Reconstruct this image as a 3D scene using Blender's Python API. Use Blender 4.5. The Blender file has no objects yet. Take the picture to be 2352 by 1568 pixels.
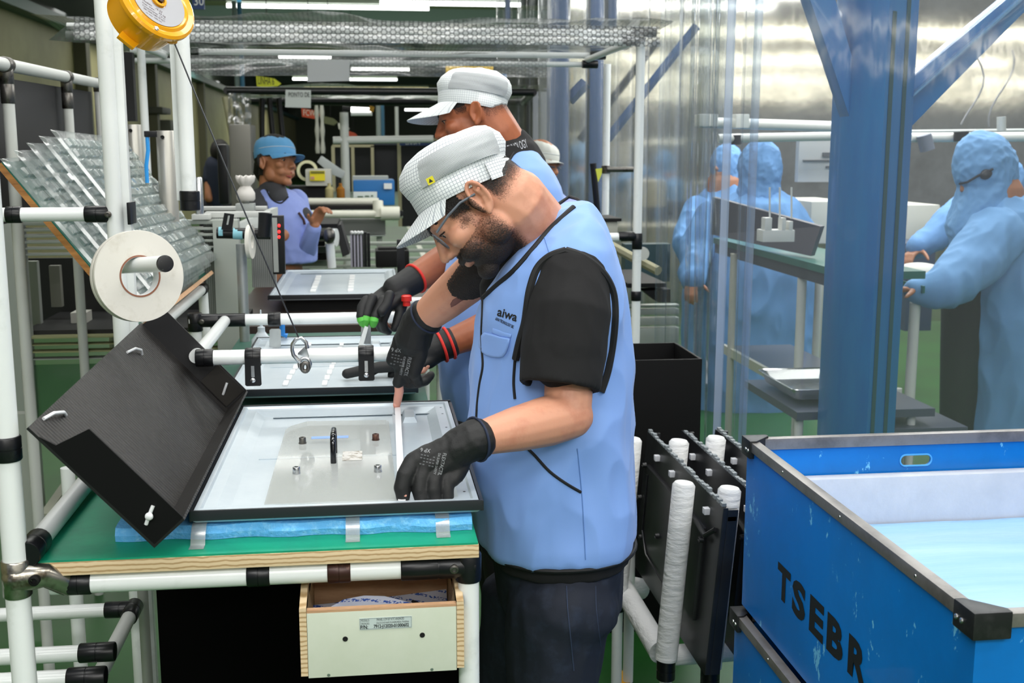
import bpy, bmesh, math, random
from mathutils import Vector, Matrix, noise
from mathutils.bvhtree import BVHTree
V = Vector
R_ = math.radians
random.seed(7)
S = bpy.context.scene
# ------------------------------------------------------------------ camera
FPX = 2616.0; CAMZ = 1.52; YAW = R_(7.1); PIT = R_(9.63)
cf = V((math.sin(YAW)*math.cos(PIT), math.cos(YAW)*math.cos(PIT), -math.sin(PIT)))
cr = V((math.cos(YAW), -math.sin(YAW), 0)); cu = cr.cross(cf)
CAM = V((0, 0, CAMZ))
cd = bpy.data.cameras.new('camera'); co = bpy.data.objects.new('camera', cd)
S.collection.objects.link(co); S.camera = co
co.matrix_world = Matrix(((cr.x, cu.x, -cf.x, 0), (cr.y, cu.y, -cf.y, 0), (cr.z, cu.z, -cf.z, CAMZ), (0, 0, 0, 1)))
cd.sensor_width = 36; cd.lens = FPX/2352*36; cd.clip_end = 200; cd.clip_start = .05
cd.dof.use_dof = True; cd.dof.focus_distance = 2.1; cd.dof.aperture_fstop = 9.0
# ------------------------------------------------------------------ world, exposure, light
W = bpy.data.worlds.new('world'); S.world = W; W.use_nodes = True
W.node_tree.nodes['Background'].inputs[0].default_value = (.86, .93, 1, 1)
W.node_tree.nodes['Background'].inputs[1].default_value = .3
vs = S.view_settings
S.display_settings.display_device = 'sRGB'
vs.view_transform = 'Standard'; vs.look = 'None'; vs.gamma = 1; vs.exposure = 0.0; vs.use_curve_mapping = False
try: S.cycles.transparent_max_bounces = 24
except Exception: pass
def area(name, loc, sx, sy, power, rot=(0, 0, 0), col=(1, .99, .96)):
    l = bpy.data.lights.new(name, 'AREA'); l.shape = 'RECTANGLE'; l.size = sx; l.size_y = sy; l.energy = power; l.color = col
    o = bpy.data.objects.new(name, l); S.collection.objects.link(o); o.location = loc; o.rotation_euler = rot
    return o
for i, (x, y, p) in enumerate([(-.4, 1.2, 40), (.9, 2.6, 34), (-.6, 4.2, 44), (1.9, 4.4, 30), (-.3, 6.8, 46), (2.6, .2, 50), (-2.6, 1.2, 10), (-1.2, -1.4, 95), (1.6, -2.0, 95), (.2, -3.6, 90)]):
    area('ceiling_lamp_light', (x, y, 3.35), 2.4, .5, p*.9)
for y, p in ((11, 150), (17, 170), (25, 200), (34, 230), (44, 240)):
    area('hall_lamp_light', (0, y, 3.4), 9, .6, p)
for y, p in ((8, 60), (14, 90), (22, 120), (32, 160)):
    area('hall_ceiling_fill', (0, y, 3.2), 9, 1.5, p*1.5, rot=(math.pi, 0, 0), col=(.9, 1, .85))  # added upward fill in place of bounce, brightens the ceiling; no fixture there
for y, p in ((5.2, 60), (6.4, 90), (7.8, 120)):
    area('clean_room_lamp_light', (3.4, y, 3.2), 3, .4, p)
# ------------------------------------------------------------------ picture to place helpers
def ray(x, y): return cf + cr*((x-1176)/FPX) + cu*((784-y)/FPX)
def PY(x, y, Y): d = ray(x, y); return CAM + d*(Y/d.y)
def PZ(x, y, Z): d = ray(x, y); return CAM + d*((Z-CAMZ)/d.z)
def PX(x, y, X): d = ray(x, y); return CAM + d*(X/d.x)
def lin(h):
    h = h.lstrip('#'); c = [int(h[i:i+2], 16)/255 for i in (0, 2, 4)]
    return tuple((v/12.92 if v <= .04045 else ((v+.055)/1.055)**2.4) for v in c) + (1,)
# ------------------------------------------------------------------ materials
MATS = {}
def nd(nt, t, **k):
    n = nt.nodes.new(t)
    for a, b in k.items(): setattr(n, a, b)
    return n
def mat(name, col, rough=.5, metal=0, bump=None, var=None, spec=None, emit=None, coat=0, sheen=0, stretch=(1, 1, 1), trans=None, sss=0):
    if name in MATS: return MATS[name]
    m = bpy.data.materials.new(name); m.use_nodes = True; nt = m.node_tree; b = nt.nodes['Principled BSDF']
    c = lin(col); b.inputs['Base Color'].default_value = c
    b.inputs['Roughness'].default_value = rough; b.inputs['Metallic'].default_value = metal
    if spec is not None: b.inputs['Specular IOR Level'].default_value = spec
    b.inputs['Coat Weight'].default_value = coat; b.inputs['Sheen Weight'].default_value = sheen
    if sss:
        b.inputs['Subsurface Weight'].default_value = sss; b.inputs['Subsurface Radius'].default_value = (.012, .004, .002); b.inputs['Subsurface Scale'].default_value = .6
    if trans: b.inputs['Transmission Weight'].default_value = trans
    if emit: b.inputs['Emission Color'].default_value = c; b.inputs['Emission Strength'].default_value = emit
    if bump or var:
        tc = nd(nt, 'ShaderNodeTexCoord'); mp = nd(nt, 'ShaderNodeMapping'); mp.inputs['Scale'].default_value = stretch
        nt.links.new(tc.outputs['Object'], mp.inputs[0])
    if bump:
        n = nd(nt, 'ShaderNodeTexNoise'); n.inputs['Scale'].default_value = bump[0]; n.inputs['Detail'].default_value = 4
        bp = nd(nt, 'ShaderNodeBump'); bp.inputs['Strength'].default_value = bump[1]; bp.inputs['Distance'].default_value = bump[2] if len(bump) > 2 else .003
        nt.links.new(mp.outputs[0], n.inputs['Vector']); nt.links.new(n.outputs[0], bp.inputs['Height']); nt.links.new(bp.outputs[0], b.inputs['Normal'])
    if var:                                   # var = (colour, scale, lo, hi): worn / dirty patches
        n = nd(nt, 'ShaderNodeTexNoise'); n.inputs['Scale'].default_value = var[1]; n.inputs['Detail'].default_value = 6; n.inputs['Roughness'].default_value = .65
        r = nd(nt, 'ShaderNodeMapRange'); r.inputs[1].default_value = var[2]; r.inputs[2].default_value = var[3]
        mx = nd(nt, 'ShaderNodeMix', data_type='RGBA'); mx.inputs[6].default_value = c; mx.inputs[7].default_value = lin(var[0])
        nt.links.new(mp.outputs[0], n.inputs['Vector']); nt.links.new(n.outputs[0], r.inputs[0]); nt.links.new(r.outputs[0], mx.inputs[0]); nt.links.new(mx.outputs[2], b.inputs['Base Color'])
    MATS[name] = m; return m
def wave_mat(name, c1, c2, scale, direction='Z', rough=.5, dist=0, bump=0, lo=.4, hi=.6, metal=0):
    if name in MATS: return MATS[name]
    m = mat(name, c1, rough, metal); nt = m.node_tree; b = nt.nodes['Principled BSDF']
    tc = nd(nt, 'ShaderNodeTexCoord'); w = nd(nt, 'ShaderNodeTexWave'); w.bands_direction = direction
    w.inputs['Scale'].default_value = scale; w.inputs['Distortion'].default_value = dist; w.inputs['Detail'].default_value = 2
    r = nd(nt, 'ShaderNodeMapRange'); r.inputs[1].default_value = lo; r.inputs[2].default_value = hi
    mx = nd(nt, 'ShaderNodeMix', data_type='RGBA'); mx.inputs[6].default_value = lin(c1); mx.inputs[7].default_value = lin(c2)
    nt.links.new(tc.outputs['Object'], w.inputs['Vector']); nt.links.new(w.outputs['Fac'], r.inputs[0]); nt.links.new(r.outputs[0], mx.inputs[0]); nt.links.new(mx.outputs[2], b.inputs['Base Color'])
    if bump:
        bp = nd(nt, 'ShaderNodeBump'); bp.inputs['Strength'].default_value = bump; bp.inputs['Distance'].default_value = .002
        nt.links.new(w.outputs['Fac'], bp.inputs['Height']); nt.links.new(bp.outputs[0], b.inputs['Normal'])
    return m
def clear_mat(name, tint='FFFFFF', body=.1, bodycol='DDE3E6', rough=.08, edge=.55, bump=None, stretch=(1, 1, 1), base_gloss=.05):
    """thin clear plastic film: passes light, a little milky, glossy at grazing angles"""
    m = bpy.data.materials.new(name); m.use_nodes = True; nt = m.node_tree; nt.nodes.clear(); L = nt.links.new
    out = nd(nt, 'ShaderNodeOutputMaterial'); tr = nd(nt, 'ShaderNodeBsdfTransparent'); tr.inputs[0].default_value = lin(tint)
    df = nd(nt, 'ShaderNodeBsdfDiffuse'); df.inputs[0].default_value = lin(bodycol)
    gl = nd(nt, 'ShaderNodeBsdfGlossy'); gl.inputs['Roughness'].default_value = rough
    m1 = nd(nt, 'ShaderNodeMixShader'); m1.inputs[0].default_value = body; L(tr.outputs[0], m1.inputs[1]); L(df.outputs[0], m1.inputs[2])
    lw = nd(nt, 'ShaderNodeLayerWeight'); lw.inputs[0].default_value = .35
    mr = nd(nt, 'ShaderNodeMapRange'); mr.inputs[3].default_value = base_gloss; mr.inputs[4].default_value = edge; L(lw.outputs['Facing'], mr.inputs[0])
    m2 = nd(nt, 'ShaderNodeMixShader'); L(mr.outputs[0], m2.inputs[0]); L(m1.outputs[0], m2.inputs[1]); L(gl.outputs[0], m2.inputs[2])
    if bump:
        tc = nd(nt, 'ShaderNodeTexCoord'); mp = nd(nt, 'ShaderNodeMapping'); mp.inputs['Scale'].default_value = stretch
        n = nd(nt, 'ShaderNodeTexNoise'); n.inputs['Scale'].default_value = bump[0]; n.inputs['Detail'].default_value = 3
        bp = nd(nt, 'ShaderNodeBump'); bp.inputs['Strength'].default_value = bump[1]; bp.inputs['Distance'].default_value = .01
        L(tc.outputs['Object'], mp.inputs[0]); L(mp.outputs[0], n.inputs['Vector']); L(n.outputs[0], bp.inputs['Height']); L(bp.outputs[0], gl.inputs['Normal']); L(bp.outputs[0], lw.inputs['Normal'])
    L(m2.outputs[0], out.inputs[0]); MATS[name] = m; return m
white = mat('white_pipe', 'E9EDEC', .28, var=('C9CFCB', 9, .58, .8), coat=.2)
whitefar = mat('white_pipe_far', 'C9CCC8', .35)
black = mat('black_plastic', '101114', .32, var=('222324', 30, .6, .7), spec=.4)
blackmatte = mat('black_matte', '0A0A0B', .6, spec=.3)
alu = mat('aluminium', 'AEB2B2', .38, .75, var=('8F9494', 6, .5, .7))
alug = mat('aluminium_painted', 'A6ABA8', .45, .1)
steel = mat('steel', 'C6C8CA', .22, 1)
steeldk = mat('dark_steel', '6C6A66', .35, .9, var=('3A322C', 25, .5, .65))
rusty = mat('rusty_clamp', '3B211B', .35, .3, var=('6B4A3C', 40, .55, .65))
plyedge = wave_mat('plywood_edge', 'DEC6A0', 'AE8E62', 42, 'Z', .6, 2.5, lo=.5, hi=1)
ply = mat('plywood', 'C9A27E', .6, var=('B58B67', 14, .4, .7), stretch=(1, 6, 6), bump=(60, .2))
plyorange = mat('plywood_orange', 'B07A3C', .5, var=('7D5023', 10, .4, .7), stretch=(1, 1, 8))
greenmat = mat('green_mat', '0C9671', .42, var=('0A7A60', 8, .45, .75), bump=(40, .1))
foamblue = mat('blue_foam', '5FB0EA', .75, bump=(170, .6, .004), var=('86C9F4', 90, .5, .7))
panelgrey = mat('panel_grey', 'BAC6CE', .34, .25, var=('C9D3D9', 5, .4, .7))
panelblack = mat('panel_black', '22252A', .4)
paper = mat('paper', 'E6E8E8', .6)
ink = mat('ink', '15181C', .6)
cream = mat('cream_paint', 'CBCFB4', .5)
# ------------------------------------------------------------------ object helpers
COL = S.collection
BASE = {}
class MB:
    def __init__(s): s.v = []; s.f = []
    def add(s, vs_, fs):
        o = len(s.v); s.v += [V(v) for v in vs_]; s.f += [[i+o for i in f] for f in fs]; return s
    def box(s, a, b, M=None):
        x0, x1 = sorted((a[0], b[0])); y0, y1 = sorted((a[1], b[1])); z0, z1 = sorted((a[2], b[2]))
        v = [V(p) for p in ((x0, y0, z0), (x1, y0, z0), (x1, y1, z0), (x0, y1, z0), (x0, y0, z1), (x1, y0, z1), (x1, y1, z1), (x0, y1, z1))]
        if M is not None: v = [M @ p for p in v]
        return s.add(v, [(0, 3, 2, 1), (4, 5, 6, 7), (0, 1, 5, 4), (1, 2, 6, 5), (2, 3, 7, 6), (3, 0, 4, 7)])
    def rings(s, rs, closed=False, cap=True):
        n = len(rs[0]); o = len(s.v)
        for r in rs: s.v += [V(p) for p in r]
        m = len(rs)
        for i in range(m if closed else m-1):
            for j in range(n):
                a = o+i*n+j; b = o+i*n+(j+1) % n; c = o+((i+1) % m)*n+(j+1) % n; d = o+((i+1) % m)*n+j
                s.f.append([a, b, c, d])
        if cap and not closed:
            s.f.append([o+j for j in range(n)][::-1]); s.f.append([o+(m-1)*n+j for j in range(n)])
        return s
    def tube(s, pts, r, seg=14, cap=True, closed=False):
        pts = [V(p) for p in pts]; n = len(pts); rr = r if isinstance(r, (list, tuple)) else [r]*n
        rs = []; prev = None
        for i, p in enumerate(pts):
            if closed: t = pts[(i+1) % n]-pts[i-1]
            else: t = pts[min(i+1, n-1)]-pts[max(i-1, 0)]
            t.normalize()
            if prev is None:
                a = V((0, 0, 1)) if abs(t.z) < .9 else V((1, 0, 0)); a = (a-t*a.dot(t)).normalized()
            else: a = (prev-t*prev.dot(t)).normalized()
            prev = a; b = t.cross(a)
            rs.append([p+(a*math.cos(q)+b*math.sin(q))*rr[i] for q in [2*math.pi*k/seg for k in range(seg)]])
        return s.rings(rs, closed=closed, cap=cap)
    def lathe(s, prof, o, ax, seg=32, cap=True, closed=False):
        """prof: list of (radius, distance along ax)"""
        ax = V(ax).normalized(); a = V((0, 0, 1)) if abs(ax.z) < .9 else V((1, 0, 0)); a = (a-ax*a.dot(ax)).normalized(); b = ax.cross(a); o = V(o)
        return s.rings([[o+ax*h+(a*math.cos(q)+b*math.sin(q))*r for q in [2*math.pi*k/seg for k in range(seg)]] for r, h in prof], cap=cap, closed=closed)
    def ell(s, c, r, M=None, seg=20, rg=12):
        c = V(c); rs = []
        for i in range(rg+1):
            t = math.pi*(.02+.96*i/rg); z = -math.cos(t); w = math.sin(t)
            row = [V((w*math.cos(q)*r[0], w*math.sin(q)*r[1], z*r[2])) for q in [2*math.pi*k/seg for k in range(seg)]]
            rs.append([c+((M @ p) if M is not None else p) for p in row])
        return s.rings(rs)
    def chain(s, pts, rad, side=None, seg=16):
        """rounded limb; rad = list of r or (r_side, r_other)"""
        pts = [V(p) for p in pts]; n = len(pts); rs = []; prev = V(side) if side is not None else None
        rad = [(r, r) if not isinstance(r, (tuple, list)) else r for r in rad]
        def ring(p, t, k, ra, rb):
            return [p+(A*math.cos(q)*ra+B*math.sin(q)*rb) for q in [2*math.pi*j/seg for j in range(seg)]]
        for i in range(n):
            t = (pts[min(i+1, n-1)]-pts[max(i-1, 0)]).normalized()
            if prev is None: prev = V((0, 0, 1)) if abs(t.z) < .9 else V((1, 0, 0))
            A = (prev-t*prev.dot(t)).normalized(); B = t.cross(A); prev = A
            ra, rb = rad[i]; m = min(ra, rb)
            if i == 0:
                for k in (.15, .5, .8): rs.append(ring(pts[i]-t*m*math.cos(k*math.pi/2), t, 0, ra*math.sin(k*math.pi/2), rb*math.sin(k*math.pi/2)))
            rs.append(ring(pts[i], t, 0, ra, rb))
            if i == n-1:
                for k in (.8, .5, .15): rs.append(ring(pts[i]+t*m*math.cos(k*math.pi/2), t, 0, ra*math.sin(k*math.pi/2), rb*math.sin(k*math.pi/2)))
        return s.rings(rs)
    def prism(s, poly, d):
        d = V(d); n = len(poly); a = [V(p) for p in poly]; b = [p+d for p in a]
        return s.add(a+b, [list(range(n))[::-1], list(range(n, 2*n))]+[[i, (i+1) % n, n+(i+1) % n, n+i] for i in range(n)])
    def mesh(s, name, base=V((0, 0, 0)), sharp=38, bevel=0, smooth=True, weld=False):
        me = bpy.data.meshes.new(name); me.from_pydata([tuple(v-base) for v in s.v], [], s.f); me.update()
        bm = bmesh.new(); bm.from_mesh(me)
        if weld: bmesh.ops.remove_doubles(bm, verts=bm.verts, dist=1e-5)
        if not getattr(s, 'open', False): bmesh.ops.recalc_face_normals(bm, faces=bm.faces)
        if bevel:
            es = [e for e in bm.edges if len(e.link_faces) == 2 and e.calc_face_angle(0) > R_(40)]
            bmesh.ops.bevel(bm, geom=es, offset=bevel, segments=2, affect='EDGES', profile=.7, clamp_overlap=True)
        bm.to_mesh(me); bm.free()
        if smooth:
            me.shade_smooth(); me.set_sharp_from_angle(angle=R_(sharp))
        return me
def setp(o, label=None, cat=None, group=None, kind=None):
    if label: o['label'] = label
    if cat: o['category'] = cat
    if group: o['group'] = group
    if kind: o['kind'] = kind
def thing(name, label, cat, loc, group=None):
    o = bpy.data.objects.new(name, None); COL.objects.link(o); o.location = loc; o.empty_display_size = .05
    setp(o, label, cat, group); BASE[o.name] = V(loc); return o
def part(name, mb, m, parent, label=None, bevel=0, sharp=38, kind=None, smooth=True, weld=False):
    base = BASE[parent.name]
    me = mb.mesh(name, base, sharp, bevel, smooth, weld) if isinstance(mb, MB) else mb
    o = bpy.data.objects.new(name, me); COL.objects.link(o); o.parent = parent; BASE[o.name] = base
    if m is not None: me.materials.clear(); me.materials.append(m)
    if label: o['label'] = label
    if kind: o['kind'] = kind
    return o
def solo(name, mb, m, label=None, cat=None, group=None, kind=None, bevel=0, sharp=38, base=None, smooth=True):
    if base is None:
        xs = [v.x for v in mb.v]; ys = [v.y for v in mb.v]; zs = [v.z for v in mb.v]
        base = V(((min(xs)+max(xs))/2, (min(ys)+max(ys))/2, min(zs)))
    me = mb.mesh(name, base, sharp, bevel, smooth); o = bpy.data.objects.new(name, me); COL.objects.link(o); o.location = base
    me.materials.append(m); setp(o, label, cat, group, kind); BASE[o.name] = base; return o
def dup(root, loc, label, rotz=0):
    r = root.copy(); COL.objects.link(r); r.location = loc; r.rotation_euler = (0, 0, rotz); r['label'] = label
    for ch in list(root.children):
        c = ch.copy(); COL.objects.link(c); c.parent = r
        for g in list(ch.children):
            d = g.copy(); COL.objects.link(d); d.parent = c
    return r
def pipe(root, a, b, r=.016, m=None, name='pipe', seg=16): return part(name, MB().tube([a, b], r, seg), m or white, root)
def pbox(mb, x0, y0, x1, y1, Y, dep):
    a = PY(x0, y1, Y); b = PY(x1, y0, Y); return mb.box(a, (b.x, Y+dep, b.z))
def rr(x0, y0, x1, y1, r, n=5):
    """rounded rectangle outline in 2D"""
    o = []
    for cx, cy, a0 in ((x1-r, y1-r, 0), (x0+r, y1-r, 90), (x0+r, y0+r, 180), (x1-r, y0+r, 270)):
        for k in range(n+1): q = R_(a0+90*k/n); o.append((cx+r*math.cos(q), cy+r*math.sin(q)))
    return o
def text_polys(txt, size, bold=0.0, sx=1.0):
    cu_ = bpy.data.curves.new('t', 'FONT'); cu_.body = txt; cu_.size = size; cu_.offset = bold; cu_.resolution_u = 3
    o = bpy.data.objects.new('t', cu_); COL.objects.link(o); bpy.context.view_layer.update()
    me = bpy.data.meshes.new_from_object(o.evaluated_get(bpy.context.evaluated_depsgraph_get()))
    vs2 = [(v.co.x*sx, v.co.y) for v in me.vertices]; fs = [list(p.vertices) for p in me.polygons]
    bpy.data.objects.remove(o); bpy.data.curves.remove(cu_); bpy.data.meshes.remove(me)
    if vs2:
        x0 = min(v[0] for v in vs2); vs2 = [(x-x0, y) for x, y in vs2]
    return vs2, fs
def text_on(txt, size, o, ax, ay, center=False, bold=0, sx=1, width=None):
    v2, fs = text_polys(txt, size, bold, sx)
    w = max(v[0] for v in v2) if v2 else 0
    k = width/w if width else 1
    off = -w*k/2 if center else 0
    mb = MB(); mb.open = True
    return mb.add([V(o)+V(ax)*(x*k+off)+V(ay)*y for x, y in v2], fs)
# ================================================================== the setting
def struct(name, mb, m, **k): return solo(name, mb, m, kind='structure', **k)
floorm = mat('floor_green', '1F5A20', .42, var=('1A4A1C', 1.2, .4, .7))
struct('floor', MB().box((-6, -5, -.1), (9, 64, 0)), floorm)
struct('trim_1', MB().prism([PZ(1405, 1568, .002), PZ(1412, 1530, .002), PZ(1438, 1545, .002), PZ(1452, 1580, .002)], (0, 0, .001)), mat('yellow_line', 'D9A21E', .5))
struct('trim_2', MB().box((-.25, 2.9, .001), (.14, 3.0, .003)), mat('yellow_line', 'D9A21E', .5))
struct('trim_3', MB().box((.72, 8, .002), (.8, 30, .004)), mat('white_line', 'D8DAD0', .5))
ceilm = mat('ceiling_olive', '72804F', .7, var=('525E3A', .5, .4, .7), stretch=(.3, 2, 1))
struct('ceiling', MB().box((-6, 4.5, 4.5), (9, 64, 4.6)), ceilm)
wallm = mat('wall_olive', '9C976C', .6, var=('7C7852', .6, .35, .7))
struct('wall_left', MB().box((-3.95, -1, 0), (-3.82, 64, 3.05)), wallm)
struct('wall_left_upper', MB().box((-4.3, -1, 3.05), (-4.2, 64, 4.5)), mat('wall_dark', '1B2220', .8))
struct('wall_back', MB().box((-6, 63, 0), (9, 63.2, 4.6)), mat('wall_far', '5E6455', .7))
tealm = mat('teal_beam', '2E5552', .5)
struct('trim_4', MB().box((-3.82, -1, 2.98), (-3.62, 64, 3.1)), tealm)
wc = mat('wall_column', '4E4D38', .6)
for i, y in enumerate((4.6, 7.4, 9.2, 12, 16, 21, 27, 34, 42)):
    struct('trim_%d' % (i+5), MB().box((-3.82, y, 0), (-3.66, y+.22, 2.98)), wc)
bm_ = mat('roof_beam', '2A3A36', .6)
for i, y in enumerate((7.5, 10.5, 14, 18, 23, 29, 36, 45)):
    struct('trim_%d' % (i+14), MB().box((-4.2, y, 3.95), (9, y+.18, 4.2)).box((-4.2, y+.05, 3.7), (9, y+.12, 3.78)), bm_)
metalwall = mat('clean_metal', 'CFCCC2', .075, 1, var=('B0ADA2', 3, .4, .7), bump=(1.6, .12, .01), stretch=(1, 1, 1))
struct('wall_clean_room', MB().box((1.5, 9.5, 0), (9, 9.6, 4.5)), metalwall)
# lamps: fluorescent tubes under the roof
lampm = mat('tube_lit', 'F6F8F4', .4, emit=4.5); lampy = mat('tube_lit_warm', 'F4E7A8', .4, emit=2.6)
lampx = mat('tube_bright', 'FBF4E0', .4, emit=8)
fix = mat('lamp_housing', 'B9BFB8', .5)
def lamp(a, b, label, m=None, r=.03, group='fluorescent tubes under the roof'):
    mid = (V(a)+V(b))/2
    t = thing('ceiling_lamp', label, 'lamp', mid, group)
    d = (V(b)-V(a)).normalized(); w = d.cross(V((0, 0, 1)))*.06
    part('housing', MB().prism([V(a)+w+V((0, 0, .05)), V(a)-w+V((0, 0, .05)), V(b)-w+V((0, 0, .05)), V(b)+w+V((0, 0, .05))], (0, 0, .05)), fix, t)
    part('tube', MB().tube([a, b], r, 8), m or lampm, t); return t
LL = [(520, 12, 985, 20, 'long bright tube lamp at the top of the picture above the yellow reel'), (872, 12, 1202, 5, 'bright tube lamp beside the top of the blue pole'),
      (672, 181, 912, 183, 'thin tube lamp behind the white paper hanging from the canopy'), (806, 158, 940, 160, 'short tube lamp seen through the canopy film'),
      (700, 203, 985, 203, 'yellowish tube lamp just above the dark canopy frame')]
for x0, y0, x1, y1, lb in LL:
    a = PZ(x0, y0, 3.5); b = PZ(x1, y1, 3.5); b.y = a.y = (a.y+b.y)/2
    lamp(a, (b.x, a.y, 3.5), lb, lampy if 'yellowish' in lb else lampm, r=.03 if a.y < 20 else .035)
for i, (x0, y0, x1) in enumerate(((838, 281, 960), (858, 286, 965), (846, 300, 968), (930, 252, 1000), (640, 128, 760))):
    a = PZ(x0, y0, 3.3); b = PZ(x1, y0, 3.3)
    lamp(a, (b.x, a.y, 3.3), ['faint far tube lamp left of the tipped white cap brim, topmost of three', 'faint far tube lamp left of the tipped white cap brim, middle of three', 'faint far tube lamp left of the tipped white cap brim, lowest of three', 'far tube lamp just left of the standing man\'s cap', 'tube lamp seen faintly through the left of the canopy film'][i], r=.05)
for k, (y, n_, x0) in enumerate(((1.6, 4, .5), (-4, 5, -1), (-11, 6, -2), (-19, 7, -3))):
    for q_ in range(n_):
        x = x0+q_*3.7
        lamp((x, y, 3.3), (x+3.3, y, 3.3), 'tube lamp %s in the %s lamp row behind the viewer, mirrored in the metal wall' % (('first', 'second', 'third', 'fourth', 'fifth', 'sixth', 'last')[q_], ('nearest', 'second', 'third', 'farthest')[k]), group='lamp rows mirrored in the metal wall', r=.08, m=lampx)
# ================================================================== bench 1 : nearest workbench
def joint(root, a, b, r=.0195, m=None, name='joint', bolt=None):
    """sleeve joint with lips at both ends"""
    a = V(a); b = V(b); d = (b-a); L = d.length; d.normalize()
    o = part(name, MB().lathe([(r*.93, 0), (r, .002), (r, L*.48), (r*.96, L*.49), (r*.96, L*.51), (r, L*.52), (r, L-.002), (r*.93, L)], a, d, 20), m or black, root)
    if bolt is not None:
        p = V(bolt); n = (CAM-p).normalized()
        part('bolt', MB().lathe([(.007, -.01), (.007, .004), (.004, .005), (.004, .002), (.0005, .002)], p, (0, -1, 0), 12), steeldk, o)
    return o
X0, X1, YF, YR, ZT = -.504, .157, 1.685, 2.54, .92
bench = thing('workbench', 'nearest workbench of white pipes with a green topped plywood board', 'workbench', (-.17, 2.1, 0))
part('bench_board', MB().box((X0, YF-.012, ZT-.0235), (X1, YR, ZT-.003)), plyedge, bench, bevel=.001)
part('bench_mat', MB().box((X0+.001, YF-.010, ZT-.003), (X1-.001, YR, ZT)), greenmat, bench, label='green rubber mat')
zr = ZT-.0425; yr = YF+.008
pipe(bench, (X0+.02, yr, zr), (X1-.02, yr, zr), .0165, name='front_rail', seg=24)
pipe(bench, (X1-.015, yr, zr), (X1-.015, YR, zr), .016, name='side_rail')
pipe(bench, (X1-.015, yr-.002, zr), (X1-.015, yr-.002, 0), .0165, name='leg', seg=24)
pipe(bench, (X1-.03, 2.5, zr), (X1-.03, 2.5, 0), name='leg'); pipe(bench, (X0+.07, 2.5, zr), (X0+.07, 2.5, 0), name='leg')
nx = -.524; ny = 1.665
pipe(bench, (nx, ny, 0), (nx, ny, 2.15), .0175, name='tall_post', seg=24)
a = PY(75, 1258, 1.69); b = V((a.x, 2.2, a.z+.005)); pipe(bench, a, b, .016, name='side_rail')
joint(bench, a+V((0, -.03, 0)), a+V((0, .035, 0)), name='joint')
def px_x(x, y, Y): return PY(x, y, Y).x
joint(bench, (px_x(152, 1312, yr), yr, zr), (px_x(210, 1310, yr), yr, zr), .0185)
joint(bench, (px_x(567, 1300, yr), yr, zr), (px_x(620, 1300, yr), yr, zr), .0185)
joint(bench, (px_x(752, 1293, yr), yr, zr), (px_x(805, 1293, yr), yr, zr), .0185, rusty, 'rusted_joint')
joint(bench, (px_x(920, 1290, yr), yr, zr), (X1-.004, yr, zr), .0195, bolt=(px_x(1041, 1285, yr), yr-.018, zr+.002))
part('corner_joint', MB().lathe([(.0195, 0), (.0205, .004), (.0205, .042), (.0185, .046)], (X1-.015, yr, zr-.024), (0, 0, 1), 20), black, bench)
# nickel cross clamp on the tall post
cl = MB(); za = PY(60, 1325, ny).z
cl.lathe([(.019, -.028), (.0205, -.026), (.0205, .026), (.019, .028)], (nx, ny, za), (0, 0, 1), 24)
cl.chain([(nx, ny-.004, za), (nx+.04, ny+.004, za), (px_x(152, 1316, yr), yr, zr)], [(.024, .02), (.018, .012), (.019, .019)], side=(0, 0, 1))
o = part('cross_clamp', cl, mat('nickel', 'A8A49A', .25, .95, var=('5F5748', 30, .52, .68)), bench)
part('bolt', MB().lathe([(.008, -.01), (.008, .006), (.0045, .007), (.0045, .003), (.0005, .003)], (px_x(83, 1322, 1.66), ny-.012, za), (0, -1, 0), 16), blackmatte, o)
zb = PY(35, 1028, ny).z; joint(bench, (nx, ny, zb-.018), (nx, ny, zb+.018), .0205)
# lower frame seen under the bench
lo = thing('pipe_rack', 'low rack of white pipes and black joints under the left of the nearest bench', 'rack', (-.9, 2.4, 0))
P1 = PY(306, 1398, 2.5)
pipe(lo, (P1.x, P1.y, P1.z), (P1.x, 1.75, P1.z), .0155, whitefar, 'depth_rail')
for yy in ((2.03, 2.1), (1.86, 1.93), (2.45, 2.52)): joint(lo, (P1.x, yy[0], P1.z), (P1.x, yy[1], P1.z), .019)
for (y, xe, Y) in ((1398, 300, 2.5), (1496, 252, 2.1), (1553, 230, 1.95)):
    e = PY(xe, y, Y); pipe(lo, (e.x-.9, Y, e.z), (e.x, Y, e.z), .0155, name='cross_rail'); joint(lo, (e.x-.055, Y, e.z), (e.x+.01, Y, e.z), .0185)
e = PY(158, 1120, 2.75); pipe(lo, (e.x, 2.75, 0), (e.x, 2.75, e.z+.05), .0165, name='leg')
e = PY(318, 1340, 2.45); pipe(lo, (e.x-.015, 2.56, 0), (e.x-.015, 2.56, .9), .012, mat('alu_leg', 'A3A8A0', .5, .3), 'alu_leg')
mb = MB(); pbox(mb, 30, 1150, 100, 1250, 3.0, .06); e = PY(25, 1290, 3.2); mb.box((e.x-.3, 3.2, 0), (e.x, 3.25, e.z))
# black board under the bench
a = PY(356, 1320, 2.3); b = PY(1056, 1320, 2.3)
solo('storage_box', MB().box((a.x, 2.3, .02), (b.x, 2.47, .87)), mat('black_board', '030303', .9, spec=.08), 'large flat black board box standing under the nearest bench', 'box', bevel=.004)
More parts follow.
